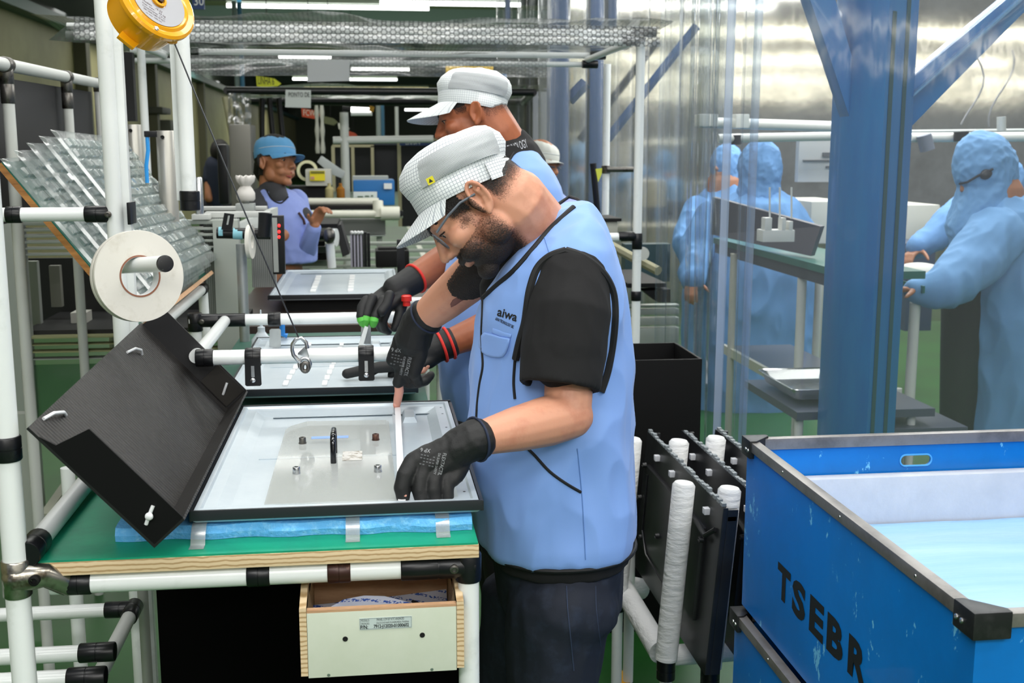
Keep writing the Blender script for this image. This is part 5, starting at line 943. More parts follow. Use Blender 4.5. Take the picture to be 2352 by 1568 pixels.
def crate(name, label, z0, z1, off=0, handle=False):
    t = thing(name, label, 'crate', ((XA+XC)/2, (YA+YC)/2, z0), 'blue corrugated plastic crates')
    x0, x1, y0, y1 = XA-off, XC-off, YA, YC; w = .007
    part('side_wall', MB().box((x0, y0, z0), (x0+w, y1, z1-.012)), cblue, t); part('side_wall', MB().box((x1-w, y0, z0), (x1, y1, z1-.012)), cblue, t)
    part('front_wall', MB().box((x0+w, y0, z0), (x1-w, y0+w, z1-.012)), cblue, t)
    if handle:
        h0 = PY(2063, 1068, y1); h1 = PY(2136, 1040, y1); r = (h1.z-h0.z)/2; hole = rr(h0.x, h0.z, h1.x, h1.z, r*.98, 6)
        big = [(x0+w, z0), (x1-w, z0), (x1-w, z1-.012), (x0+w, z1-.012)]; bm = bmesh.new(); ed = []
        for loop in (big, hole):
            vs_ = [bm.verts.new((p[0], y1-w, p[1])) for p in loop]; ed += [bm.edges.new((vs_[i], vs_[(i+1) % len(vs_)])) for i in range(len(vs_))]
        bmesh.ops.triangle_fill(bm, edges=ed, use_beauty=True, use_dissolve=False)
        cxh, czh = (h0.x+h1.x)/2, (h0.z+h1.z)/2
        bad = [f for f in bm.faces if abs(f.calc_center_median().x-cxh) < (h1.x-h0.x)/2-r*.1 and abs(f.calc_center_median().z-czh) < r*.97 and all(min(abs(v.co.x-x0), abs(v.co.x-x1)) > .05 for v in f.verts)]
        bmesh.ops.delete(bm, geom=bad, context='FACES'); mb = MB(); mb.v = [v.co.copy() for v in bm.verts]; bm.verts.index_update(); mb.f = [[v.index for v in f.verts] for f in bm.faces]; bm.free(); n0 = len(mb.v)
        mb.v += [v+V((0, w, 0)) for v in mb.v]; mb.f += [[i+n0 for i in f][::-1] for f in mb.f]; nb_ = len(big); nh = len(hole)
        mb.f += [[nb_+i, nb_+(i+1) % nh, n0+nb_+(i+1) % nh, n0+nb_+i] for i in range(nh)]
        part('back_wall', mb, cblue, t, smooth=False)
        part('handle_trim', MB().tube([(p[0], y1-w-.001, p[1]) for p in hole], .002, 6, closed=True), mat('edge_blue', '4FA6E6', .4), t)
    else: part('back_wall', MB().box((x0+w, y1-w, z0), (x1-w, y1, z1-.012)), cblue, t)
    part('crate_floor', MB().box((x0+w, y0+w, z0), (x1-w, y1-w, z0+.008)), cblue, t)
    e = .006; hh = .020
    for nm, a, b in (('rim', (x0-e, y0, z1-hh), (x0+.014, y1, z1)), ('rim', (x1-.014, y0, z1-hh), (x1+e, y1, z1)), ('rim', (x0, y0-e, z1-hh), (x1, y0+.014, z1-.0004)), ('rim', (x0, y1-.014, z1-hh-.004), (x1, y1+e, z1-.0004))): part(nm, MB().box(a, b), alud, t, bevel=.0015)
    for (cx, cy, sx, sy) in ((x0, y0, 1, 1), (x0, y1, 1, -1), (x1, y0, -1, 1), (x1, y1, -1, -1)):
        mb = MB(); s = .044; d_ = .010
        mb.prism([(cx-d_*sx, cy-d_*sy, z1+.004), (cx+s*sx, cy-d_*sy, z1+.004), (cx+s*sx, cy+.004*sy, z1+.004), (cx+.024*sx, cy+.024*sy, z1+.004), (cx+.004*sx, cy+s*sy, z1+.004), (cx-d_*sx, cy+s*sy, z1+.004)], (0, 0, -.038))
        co_ = part('corner_cap', mb, cornm, t, bevel=.003)
        if cy == y0 or True:
            for j in (0, 1): yy = cy+(s*.45+j*.014)*sy; part('rivet', MB().lathe([(.0043, 0), (.004, .0016), (.0016, .0024), (.0005, .0018)], (cx-d_*sx, yy, z1-.018), (-sx, 0, 0), 14), steel, co_)
    for yy in (y0+.16, y0+.43, y0+.7): part('rivet', MB().lathe([(.0028, 0), (.0024, .001), (.0005, .0012)], (x0-e, yy, z1-.010), (-1, 0, 0), 10), steel, t)
    return t
up = crate('plastic_crate', 'upper blue crate lettered TSEBR with a grey metal rim', .552, ZC, 0, True)
crate('plastic_crate', 'lower blue crate beneath the lettered one', .0, .540, .014)
# lettering on the left wall: reads from far to near
tb = V((XA-.0006, PX(1800, 1400, XA-.001).y, 0)); pT = PX(1788, 1292, XA-.001); pb_ = PX(1805, 1388, XA-.001); pR = PX(1995, 1568, XA-.001)
hT = pT.z-PX(1808, 1387, XA-.001).z
xl5 = PX(1787, 1289, XA-.001); xr5 = PX(1950, 1454, XA-.001)
for ch, x0, x1 in (('T', 1787, 1816), ('S', 1821, 1851), ('E', 1861, 1893), ('B', 1901, 1938), ('R', 1950, 1993)):
    a_ = PX(x0, 1289+(x0-1787)*1.012, XA-.001); b_2 = PX(x1, 1289+(x1-1787)*1.012, XA-.001)
    part('lettering', text_on(ch, hT/.70, (XA-.0008, a_.y, pT.z-hT), (0, -1, 0), (0, 0, 1), bold=.004, width=a_.y-b_2.y), ink, up, smooth=False)
# foam inside
zf_ = PY(2000, 1203, YC-.05).z
solo('foam_liner', MB().box((XA+.03, YC-.045, zf_-.03), (XC-.03, YC-.012, PY(2100, 1088, YC-.03).z)), mat('foam_grey', 'BFC5CD', .8, var=('CDD2D8', 8, .4, .7), bump=(60, .3)), 'pale grey foam liner standing against the back wall of the upper crate', 'foam', bevel=.004)
mb = MB(); rs = []
for i in range(31):
    x = XA+.012+(XC-XA-.024)*i/30; rs.append([(x, YA+.02, max(zf_-.16, .57)), (x, YA+.02, zf_-.1+.01*noise.noise(V((x*5, 0, 0)))), (x, YA+.3, zf_-.05), (x, YA+.6, zf_-.015+.01*noise.noise(V((x*4, 2, 0)))), (x, YC-.05, zf_+.005*noise.noise(V((x*6, 5, 0)))), (x, YC-.05, max(zf_-.16, .57))])
solo('foam_sheet', mb.rings(rs), mat('foam_pale_blue', '93BEE9', .75, var=('A8CCEF', 3, .4, .7), stretch=(.4, 6, 1), bump=(60, .3)), 'light blue foam sheets filling the upper crate', 'foam', sharp=60)
# ================================================================== people
def bake(mb, voxel, smooth=6, name='m'):
    me = mb.mesh(name, V((0, 0, 0)), smooth=False)
    o = bpy.data.objects.new('tmp', me); COL.objects.link(o)
    m = o.modifiers.new('r', 'REMESH'); m.mode = 'VOXEL'; m.voxel_size = voxel; m.adaptivity = 0
    s = o.modifiers.new('s', 'SMOOTH'); s.iterations = smooth; s.factor = .5
    bpy.context.view_layer.update()
    r = bpy.data.meshes.new_from_object(o.evaluated_get(bpy.context.evaluated_depsgraph_get()))
    bpy.data.objects.remove(o); bpy.data.meshes.remove(me); return r
def bodypart(name, me, m, root, folds=None, label=None):
    """me in world coordinates; folds=(amp, sx, sy, sz, seed)"""
    base = BASE[root.name]
    if folds:
        me.update(); ns = [v.normal.copy() for v in me.vertices]
        for v, n in zip(me.vertices, ns):
            p = v.co; q = V((p.x*folds[1], p.y*folds[2], p.z*folds[3]+folds[4]))
            f = 1-2.4*abs(noise.noise(q)); g_ = 1-2.6*abs(noise.noise(q*2.3+V((3, 1, 7)))); h_ = noise.noise(V((p.x*2.2+p.z*6*(1 if folds[4] % 2 else -1), p.y*5, p.z*2+folds[4])))
            v.co = p+n*folds[0]*(f+.5*g_+.9*h_)
    me.name = name; bv = BVHTree.FromPolygons([v.co.copy() for v in me.vertices], [list(p.vertices) for p in me.polygons])
    for v in me.vertices: v.co -= base
    me.shade_smooth(); me.materials.clear(); me.materials.append(m)
    o = bpy.data.objects.new(name, me); COL.objects.link(o); o.parent = root; BASE[o.name] = base
    if label: o['label'] = label
    return o, bv
def hit(bv, x, y, off=.001):
    d = ray(x, y).normalized(); h = bv.ray_cast(CAM, d)
    return None if h[0] is None else h[0]-d*off
def surf_line(bv, pts, off=.001, n=6):
    out = []
    for i in range(len(pts)-1):
        for k in range(n+(1 if i == len(pts)-2 else 0)):
            u = k/n; p0 = pts[max(i-1, 0)]; p1 = pts[i]; p2 = pts[i+1]; p3 = pts[min(i+2, len(pts)-1)]
            c = [.5*((2*p1[a])+(-p0[a]+p2[a])*u+(2*p0[a]-5*p1[a]+4*p2[a]-p3[a])*u*u+(-p0[a]+3*p1[a]-3*p2[a]+p3[a])*u**3) for a in (0, 1)]
            h = hit(bv, c[0], c[1], off)
            if h is not None: out.append(h)
    return out
def surf_text(bv, txt, o, ax, ay, size, width, off=.0012, bold=0):
    """lettering printed on cloth: o, ax, ay in picture pixels"""
    v2, fs = text_polys(txt, 1.0, bold); w = max(v[0] for v in v2) or 1; mb = MB(); mb.open = True; ok = {}
    for i, (x, y) in enumerate(v2):
        px = o[0]+ax[0]*x/w*width+ay[0]*y*size; py = o[1]+ax[1]*x/w*width+ay[1]*y*size; h = hit(bv, px, py, off)
        mb.v.append(h if h is not None else V((0, 0, 0))); ok[i] = h is not None
    mb.f = [f for f in fs if all(ok[i] for i in f)]; return mb
class Head:
    """f forward, u up, l the person's left"""
    def __init__(s, o, f, u, k=1.0): s.o = V(o); s.f = V(f).normalized(); s.u = (V(u)-s.f*V(u).dot(s.f)).normalized(); s.l = s.u.cross(s.f); s.k = k
    def p(s, a, b, c): return s.o+(s.f*a+s.l*b+s.u*c)*s.k
    def M(s): return Matrix(((s.f.x, s.l.x, s.u.x), (s.f.y, s.l.y, s.u.y), (s.f.z, s.l.z, s.u.z)))
    def loc(s, p): d = p-s.o; return (d.dot(s.f)/s.k, d.dot(s.l)/s.k, d.dot(s.u)/s.k)
def head_prims(mb, h, ears=True, bald=False, female=False):
    M = h.M(); k = h.k
    def E(c, r): mb.ell(h.p(*c), [x*k for x in r], M)
    E((-.012, 0, .045), (.096, .074, .086)); E((.035, 0, .03), (.058, .062, .062)); E((.034, 0, -.012), (.055, .058, .066)); E((.036, 0, -.062), (.050, .048, .04)); E((.076, 0, -.088), (.02, .023, .017))
    E((.086, 0, -.018), (.012, .02, .02))
    for s in (1, -1):
        E((.012, s*.044, -.052), (.03, .02, .034)); E((.062, s*.04, -.014), (.024, .021, .02)); E((.078, s*.026, .031), (.013, .026, .009)); E((.07, s*.03, .012), (.014, .015, .013)); E((.101, s*.0105, -.02), (.009, .0075, .0075)); E((.06, s*.03, -.045), (.03, .02, .02))
        if ears:
            c = (-.004, s*.077, -.002); pts = []
            for i in range(15):
                q = R_(-75+i*21.5); pts.append(h.p(c[0]-.004-.0165*math.cos(q)*(1 if math.cos(q) > 0 else .8)-.004*math.sin(q), s*(.077+.010*max(0, math.cos(q))+.004*math.sin(q)), c[2]+.030*math.sin(q)))
            mb.chain(pts, [.0042*k]*len(pts), seg=8); mb.chain([h.p(c[0]-.002, s*.077, -.026), h.p(c[0]+.004, s*.078, -.033)], [.0075*k, .006*k], seg=8)
            mb.chain([h.p(c[0]-.010, s*.080, .014), h.p(c[0]-.011, s*.081, -.004), h.p(c[0]-.004, s*.079, -.018)], [.0036*k, .004*k, .0036*k], seg=8)
            mb.ell(h.p(c[0]-.004, s*.071, -.002), (.019*k, .0035*k, .028*k), M); mb.ell(h.p(.008, s*.075, -.004), (.004*k, .006*k, .006*k), M)
    for s in (1, -1):
        mb.chain([h.p(.073, s*.046, .015), h.p(.0805, s*.031, .0195), h.p(.077, s*.018, .014)], [.005*k, .0058*k, .005*k], seg=8); mb.chain([h.p(.073, s*.044, .001), h.p(.0785, s*.031, -.002), h.p(.076, s*.019, .002)], [.0045*k, .005*k, .0045*k], seg=8)
    mb.chain([h.p(.088, 0, .022), h.p(.104, 0, -.004), h.p(.111, 0, -.016)], [.0075*k, .0085*k, .0098*k])
    mb.chain([h.p(.087, -.022, -.047), h.p(.096, 0, -.043), h.p(.087, .022, -.047)], [.0045*k, .0062*k, .0045*k]); mb.chain([h.p(.085, -.019, -.053), h.p(.093, 0, -.056), h.p(.085, .019, -.053)], [.0045*k, .0068*k, .0045*k])
def eyes(root, h, body):
    for s in (1, -1):
        w = MB(); w.ell(h.p(.0715, s*.031, .0105), [.0118*h.k]*3, h.M()); e = part('eye', w, mat('eye_white', 'D8D2CC', .2), root)
        w = MB(); w.ell(h.p(.0803, s*.032, .0075), (.0035*h.k, .0055*h.k, .0055*h.k), h.M(), seg=12, rg=8); part('iris', w, mat('iris', '1A1008', .15), e)
        w = MB(); w.chain([h.p(.076, s*.045, .0105), h.p(.0858, s*.032, .0135), h.p(.081, s*.019, .0095)], [.0016*h.k]*3, seg=8); part('eyelid', w, mat('lash', '2A1A12', .6), e)
        w = MB(); w.chain([h.p(.072, s*.052, .030), h.p(.0885, s*.034, .037), h.p(.0915, s*.014, .031)], [.002*h.k, .0036*h.k, .003*h.k], seg=8); part('eyebrow', w, mat('hair_dark', '14100D', .7), root)
def hairmat(name, col, lo, hi, scale=260):
    if name in MATS: return MATS[name]
    m = mat(name, col, .65); nt = m.node_tree; b = nt.nodes['Principled BSDF']; L = nt.links.new
    at = nd(nt, 'ShaderNodeAttribute', attribute_name='dens'); tc = nd(nt, 'ShaderNodeTexCoord'); n = nd(nt, 'ShaderNodeTexNoise'); n.inputs['Scale'].default_value = scale; n.inputs['Detail'].default_value = 3
    L(tc.outputs['Object'], n.inputs['Vector']); a = nd(nt, 'ShaderNodeMath', operation='ADD'); L(at.outputs['Fac'], a.inputs[0]); L(n.outputs[0], a.inputs[1])
    r = nd(nt, 'ShaderNodeMapRange'); r.inputs[1].default_value = lo; r.inputs[2].default_value = hi; L(a.outputs[0], r.inputs[0]); L(r.outputs[0], b.inputs['Alpha'])
    bp = nd(nt, 'ShaderNodeBump'); bp.inputs['Strength'].default_value = .8; bp.inputs['Distance'].default_value = .003; L(n.outputs[0], bp.inputs['Height']); L(bp.outputs[0], b.inputs['Normal'])
    return m
def skin_patch(name, body, h, fn, off, m, root, label=None):
    """hair or beard growing from the skin: fn(f,l,u) -> density"""
    me = body.data; base = BASE[root.name]; dens = {}
    for v in me.vertices:
        q = h.loc(v.co+base)
        if abs(q[0]) < .2 and abs(q[1]) < .2 and abs(q[2]) < .25:
            d = fn(*q)
            if d > 0: dens[v.index] = d
    mp = {}; vs_ = []; ds = []; fs = []
    for p in me.polygons:
        if all(i in dens for i in p.vertices):
            f = []
            for i in p.vertices:
                if i not in mp: mp[i] = len(vs_); vs_.append(me.vertices[i].co+me.vertices[i].normal*off*min(1, dens[i]*1.5)); ds.append(dens[i])
                f.append(mp[i])
            fs.append(f)
    n = bpy.data.meshes.new(name); n.from_pydata([tuple(v) for v in vs_], [], fs); n.update(); n.shade_smooth()
    at = n.attributes.new('dens', 'FLOAT', 'POINT')
    for i, d in enumerate(ds): at.data[i].value = d
    return part(name, n, m, root, label)
def sst(a, b, x): t = max(0, min(1, (x-a)/(b-a))); return t*t*(3-2*t)
def grid_cloth(name, base='E6EAEC', line='9AA3AC', n=1.0, mesh_holes=False):
    if name in MATS: return MATS[name]
    m = mat(name, base, .65, sheen=.1); nt = m.node_tree; b = nt.nodes['Principled BSDF']; L = nt.links.new
    uv = nd(nt, 'ShaderNodeUVMap'); mp = nd(nt, 'ShaderNodeMapping'); mp.inputs['Scale'].default_value = (n, n, 1); L(uv.outputs[0], mp.inputs[0]); sp = nd(nt, 'ShaderNodeSeparateXYZ'); L(mp.outputs[0], sp.inputs[0]); o = []
    for k in (0, 1):
        f = nd(nt, 'ShaderNodeMath', operation='FRACT'); L(sp.outputs[k], f.inputs[0]); g = nd(nt, 'ShaderNodeMath', operation='LESS_THAN'); g.inputs[1].default_value = .16 if not mesh_holes else .5; L(f.outputs[0], g.inputs[0]); o.append(g)
    mxm = nd(nt, 'ShaderNodeMath', operation='MAXIMUM' if not mesh_holes else 'MULTIPLY'); L(o[0].outputs[0], mxm.inputs[0]); L(o[1].outputs[0], mxm.inputs[1])
    mx = nd(nt, 'ShaderNodeMix', data_type='RGBA'); mx.inputs[6].default_value = lin(base); mx.inputs[7].default_value = lin(line); L(mxm.outputs[0], mx.inputs[0]); L(mx.outputs[2], b.inputs['Base Color'])
    return m
def uvmesh(me, uvs):
    ul = me.uv_layers.new(name='UVMap')
    for p in me.polygons:
        for li in p.loop_indices: ul.data[li].uv = uvs[me.loops[li].vertex_index]
def cap(root, h, tilt, cols=('E6EAEC', '9AA3AC'), meshp=True, brim=.070, kk=1.0, seed=0, droop=.5, prof=None):
    """soft work cap; cap frame tilted against the head"""
    t = R_(tilt); F_ = h.f*math.cos(t)+h.u*math.sin(t); U_ = h.u*math.cos(t)-h.f*math.sin(t); o = h.p(-.003, 0, .028); k = h.k*kk; base = BASE[root.name]
    def P(a, l, c): return o+(F_*a+h.l*l+U_*c)*k
    N = 72; prof = prof or [(-.004, .0945, .081, 0), (.0, .0965, .083, 0), (.030, .099, .085, 0), (.031, .0975, .0835, 0), (.036, .101, .087, 0), (.055, .107, .091, -.001), (.075, .103, .088, -.004), (.092, .089, .078, -.008), (.102, .066, .058, -.012), (.107, .040, .036, -.014), (.108, .012, .011, -.015)]
    vs_ = []; uv = []; fs = []
    for i, (c, rf, rs, sh) in enumerate(prof):
        for j in range(N):
            q = 2*math.pi*j/N; w = noise.noise(V((math.cos(q)*1.6, math.sin(q)*1.6, c*22+seed)))*.0055*(1 if i > 3 else .15); w += .002*noise.noise(V((math.cos(q)*6, math.sin(q)*6, c*60+seed)))*(1 if i > 3 else 0)
            p = P(sh+(rf+w)*math.cos(q), (rs+w)*math.sin(q), c+w*.5); vs_.append(p-base); uv.append((q*.095/.0062, (c+ (0 if i < 8 else (i-8)*.03))/.0062))
    for i in range(len(prof)-1):
        for j in range(N): a = i*N+j; b = i*N+(j+1) % N; fs.append([a, b, b+N, a+N])
    fs.append([(len(prof)-1)*N+j for j in range(N)])
    me = bpy.data.meshes.new('cap'); me.from_pydata([tuple(v) for v in vs_], [], fs); me.update(); uvmesh(me, uv); me.shade_smooth(); me.set_sharp_from_angle(angle=R_(60))
    cl = grid_cloth('cap_cloth_'+cols[0], cols[0], cols[1]); oc = part('cap', me, cl, root)
    mb = MB(); mb.tube([P((.0985)*math.cos(q), .0845*math.sin(q), .031) for q in [2*math.pi*j/48 for j in range(48)]], .0012*k, 6, closed=True); part('cap_seam', mb, mat('seam_white', 'DDE2E6', .6), oc)
    # brim
    vs_ = []; uv = []; fs = []; nr = 9; na = 40
    for side in (0, 1):
        for i in range(nr+1):
            u = i/nr
            for j in range(na+1):
                q = R_(-68+136*j/na); w = math.cos(q*1.25); ext = brim*max(0, w)**.6
                a = .095*math.cos(q)+ext*u*.97; l = .082*math.sin(q)*(1-.04*u); c = .001-droop*ext*u*.8-.011*(math.sin(q)**2)*u*1.6-.001*side*2-(.006*(1-abs(math.cos(q)))*u)
                vs_.append(P(a, l, c)-base); uv.append((l/.0045, a/.0045))
    for side in (0, 1):
        o_ = side*(nr+1)*(na+1)
        for i in range(nr):
            for j in range(na): a = o_+i*(na+1)+j; f = [a, a+1, a+na+2, a+na+1]; fs.append(f if side == 0 else f[::-1])
    for j in range(na): a = nr*(na+1)+j; b = a+(nr+1)*(na+1); fs.append([a, a+1, b+1, b])
    me = bpy.data.meshes.new('brim'); me.from_pydata([tuple(v) for v in vs_], [], fs); me.update(); uvmesh(me, uv); me.shade_smooth(); me.set_sharp_from_angle(angle=R_(50)); part('brim', me, cl, oc)
    if meshp:
        for s in (1, -1):
            vs_ = []; uv = []; fs = []; na = 26; nc = 10
            for i in range(nc+1):
                c = .034+.047*i/nc
                for j in range(na+1):
                    q = s*R_(48+ (100-8*(i/nc))*j/na+6*(i/nc)); 
                    rf = .1015+.0055*math.sin((c-.034)/.05*math.pi)*.9; rs = .0875+.004*math.sin((c-.034)/.05*math.pi)
                    w = noise.noise(V((math.cos(q)*1.6, math.sin(q)*1.6, c*22+seed)))*.0055+.0022*noise.noise(V((q*2, c*160, seed)))
                    if c > .075: rf -= (c-.075)*.55; rs -= (c-.075)*.5
                    p = P(-.003*(c/.05)+(rf+w+.0016)*math.cos(q), (rs+w+.0016)*math.sin(q), c); vs_.append(p-base); uv.append((q*.095/.0021+i*.0, c/.0021))
            for i in range(nc):
                for j in range(na): a = i*(na+1)+j; f = [a, a+1, a+na+2, a+na+1]; fs.append(f if s == 1 else f[::-1])
            me = bpy.data.meshes.new('mesh_panel'); me.from_pydata([tuple(v) for v in vs_], [], fs); me.update(); uvmesh(me, uv); me.shade_smooth()
            part('mesh_panel', me, grid_cloth('cap_mesh', 'C6CBCE', '3C4044', mesh_holes=True), oc)
    return oc, P
def hand(mb, W, d, n, s, curls, k=1.0, fat=1.0, thumb=((.5, .9, .35), (.2, .2)), spread=.06, skip=(), palm=True):
    """W wrist, d to the fingers, n out of the back, s to the thumb side; curls: list of 4 (index first) of 3 angles"""
    d = V(d).normalized(); n = V(n); n = (n-d*n.dot(d)).normalized(); s = V(s); s = (s-d*s.dot(d)-n*s.dot(n)).normalized(); tips = []
    if palm:
        for off, r in ((.028, .0125), (.010, .0135), (-.010, .013), (-.027, .0115)): mb.chain([W+s*off*.55*k, W+(d*.045+s*off)*k, W+(d*.088+s*off*1.05)*k], [(r*1.1*k*fat, r*1.15*k*fat), (r*1.15*k*fat, r*1.05*k*fat), (r*k*fat, r*.95*k*fat)], side=s)
    ln = ((.043, .026, .021), (.047, .030, .023), (.044, .028, .022), (.034, .021, .019)); rad = (.0098, .0100, .0096, .0085)
    for i, off in enumerate((.031, .0105, -.0105, -.030)):
        p = W+(d*.086+s*off)*k; a = 0; pts = [p-d*.012*k, p]; sp = spread*(1.5-i); dd = (d*math.cos(sp)+s*math.sin(sp)).normalized()
        for j in range(3):
            a += curls[i][j]; v = dd*math.cos(a)-n*math.sin(a); p = p+v*ln[i][j]*k; pts.append(p)
        r = rad[i]*k*fat; 
        if i not in skip: mb.chain(pts, [r*1.0, r*1.12, r*1.03, r*.95, r*.8], side=s, seg=12)
        tips.append(pts)
    (tf, ts, tn), (c1, c2) = thumb
    p = W+(d*.022+s*.026)*k; v = (d*tf+s*ts-n*tn).normalized(); q = p+v*.045*k; v2 = (v+(d*c1-n*c1*.4)).normalized(); q2 = q+v2*.032*k; v3 = (v2+(d*c2-n*c2*.6)).normalized(); q3 = q2+v3*.026*k
    mb.chain([p-s*.012*k, p, q, q2, q3], [.014*k*fat, .015*k*fat, .0125*k*fat, .0112*k*fat, .0085*k*fat], seg=12); tips.append([q, q2, q3]); return tips
def torso_rows(rows, Y, ymid=0, prof=None):
    """rows: (y_px, xl, xr, halfY) -> rings"""
    out = []
    for y, xl_, xr__, hy in rows:
        a = PY(xl_, y, Y); b = PY(xr__, y, Y); c = (a+b)/2; rx = (b.x-a.x)/2
        out.append([V((c.x+rx*math.copysign(abs(math.cos(q))**.86, math.cos(q)), Y+ymid+hy*math.copysign(abs(math.sin(q))**.86, math.sin(q)), c.z)) for q in [2*math.pi*k/40 for k in range(40)]])
    return out
def wrist_band(mb, p, d, r, r2, w): mb.lathe([(r2, -w/2), (r, -w/2), (r*1.03, 0), (r, w/2), (r2, w/2)], p, d, 24)
skin1 = mat('skin_light', 'D2977B', .5, sss=.12, var=('BF7D64', 16, .48, .75), bump=(300, .12, .001))
skin2 = mat('skin_brown', 'A15C3A', .48, sss=.08, var=('8F4E31', 16, .48, .75), bump=(300, .12, .001))
skin3 = mat('skin_tan', 'A8704F', .5, sss=.08)
vestm = mat('vest_blue', '7FA6E8', .68, sheen=.15, bump=(900, .12, .0006))
teeb = mat('tee_black', '121214', .9, bump=(700, .2, .0006)); pipingm = mat('piping_black', '0E0F12', .7)
denim = mat('denim', '151C2B', .8, var=('232D40', 30, .5, .75), bump=(900, .2, .0008)); glovem = mat('glove_black', '101112', .62, bump=(500, .35, .0008)); glove_print = mat('glove_print', '9A9DA0', .6)
blackpants = mat('pants_black', '0C0D10', .8)
# ------------------------------------------------------------------ the near man
Y1 = 2.12
m1 = thing('person', 'man in blue vest, black t-shirt and checked cap bending over the nearest grey panel', 'person', (.34, Y1, 0))
H1 = Head(PY(1092, 472, 2.075)-V((0, -.077, 0)), cr*-.62-cu*.785+cf*.0, cr*-.785+cu*.62); H1.o = PY(1094, 471, 2.07)
b1 = MB(); head_prims(b1, H1)
nb0 = PY(1245, 575, Y1+.01); b1.chain([H1.p(-.035, 0, .0), H1.p(-.045, 0, -.06), nb0.lerp(H1.p(-.045, 0, -.06), .35), nb0, PY(1275, 640, Y1+.01)], [.066, .061, .064, .076, .10]); b1.chain([H1.p(-.05, 0, -.05), nb0, PY(1262, 610, Y1)], [.06, .082, .10])
b1.chain([PY(1240, 560, Y1), PY(1225, 590, Y1)], [.05, .06])
# near arm and far arm
sh_n = PY(1318, 650, 1.985); el_n = PY(1303, 955, 1.895); wr_n = PY(1082, 1012, 1.80)
b1.chain([sh_n, sh_n.lerp(el_n, .5), el_n], [.042, .044, .042]); b1.chain([el_n+V((.006, 0, 0)), el_n.lerp(wr_n, .22), el_n.lerp(wr_n, .55), el_n.lerp(wr_n, .85), wr_n], [.040, .0435, .038, .030, .027])
sh_f = PY(1235, 610, Y1+.18); el_f = PY(1112, 612, 2.24); wr_f = PY(962, 742, 2.37)
b1.chain([sh_f, el_f], [.045, .04]); b1.chain([el_f, el_f.lerp(wr_f, .25), el_f.lerp(wr_f, .6), wr_f], [.047, .046, .041, .031])
dN = (PY(985, 1092, 1.775)-wr_n); 
n_n = (-cf*.75+cu*.62-cr*.1); s_n = -cr
def near_fingers(mb, q):
    W0 = PY(1078, 1013, 1.80)
    for pts, r in (([(950, 1060, 1.79), (930, 1092, 1.775), (923, 1122, 1.77), (926, 1140, 1.768)], .0128), ([(976, 1072, 1.785), (966, 1102, 1.775), (964, 1126, 1.768), (968, 1146, 1.764)], .0122), ([(1004, 1078, 1.785), (996, 1108, 1.772), (995, 1128, 1.766), (998, 1147, 1.763)], .0120), ([(1030, 1078, 1.79), (1026, 1106, 1.778), (1026, 1126, 1.772), (1028, 1144, 1.768)], .0112)):
        P_ = [PY(*p) for p in pts]; mb.chain([P_[0].lerp(W0, .12)]+P_, [r*q*1.05, r*q*1.18, r*q*1.08, r*q, r*q*.85], seg=12); mb.chain([W0, W0.lerp(P_[0], .5), P_[0]], [.026*q, .0205*q, .0155*q])
    mb.chain([PY(1062, 1045, 1.80), PY(1056, 1072, 1.795), PY(1046, 1092, 1.785), PY(1040, 1102, 1.78)], [.017*q, .0155*q, .0135*q, .0115*q])
    mb.ell(PY(1000, 1048, 1.80), (.036*q, .020*q, .022*q))
curN = [(.55, .75, .45), (.35, .95, .5), (.35, 1.0, .5), (.4, 1.0, .5)]
dNn = (PY(990, 1085, 1.79)-wr_n).normalized(); wN = wr_n+dNn*.01
near_fingers(b1, .8); dF = (PY(917, 872, 2.395)-wr_f).normalized(); wF = wr_f+dF*.01; n_f = -cf*.8+cu*.5-cr*.2; s_f = -cf*.3-cr*.55-cu*.1
curF = [(.05, .05, .05), (.5, .7, .4), (.6, .9, .5), (.7, 1.0, .6)]
hand(b1, wF, dF, n_f, cr*-.3+cf*.2, curF, k=.86, fat=.75, thumb=((.8, .3, .6), (.3, .2)), skip=(0,))
# hidden trunk and legs keep the body one piece
hipx = PY(1275, 1230, Y1); b1.chain([PY(1265, 640, Y1), PY(1265, 900, Y1), hipx], [(.10, .12), (.10, .12), (.11, .13)], side=(1, 0, 0)); b1.chain([sh_n, PY(1260, 640, Y1), sh_f], [.05, .07, .05])
legs = []
for (x, Yl, dx) in ((1292, Y1-.10, 0), (1235, Y1+.12, -.06)):
    top = PY(x, 1250, Yl); kn = V((top.x-.02+dx*.4, Yl, .47)); an = V((top.x+.02+dx, Yl, .09)); legs.append((top, kn, an)); b1.chain([top, kn, an, an+V((0, 0, -.05))], [.075, .052, .036, .034]); b1.chain([an+V((.03, 0, -.05)), an+V((-.13, 0, -.055))], [(.035, .03), (.04, .025)])
me = bake(b1, .0032, 5); body1, bv1 = bodypart('body', me, skin1, m1)
eyes(m1, H1, body1)
def beard_fn(f, l, u):
    jaw = sst(.012, -.03, u-.35*(f-.04)) * sst(-.022, .012, f) * sst(-.15, -.11, u); al = abs(l)
    cheek = 1 if u < -.03 else sst(.048, .030, f) * sst(.030, -.02, u)
    mou = (sst(.038, .02, al)*sst(.07, .08, f)*sst(-.026, -.033, u)*1.1) if u > -.050 else 0
    sb = sst(.03, .018, f)*sst(-.004, .006, f)*sst(.05, .0, u)*sst(.05, .065, al) if u > -.03 else 0
    lip = 1-sst(.010, .004, abs(u+.056))*sst(.024, .014, al)*sst(.07, .085, f)*.8
    return max(jaw*cheek*(.42+.38*sst(-.02, -.09, u)+.3*sst(.04, .09, f))*lip, mou*.9, sb*.6)
skin_patch('beard', body1, H1, beard_fn, .0022, hairmat('beard_hair', '231914', .80, 1.32, 420), m1, 'short dark beard')
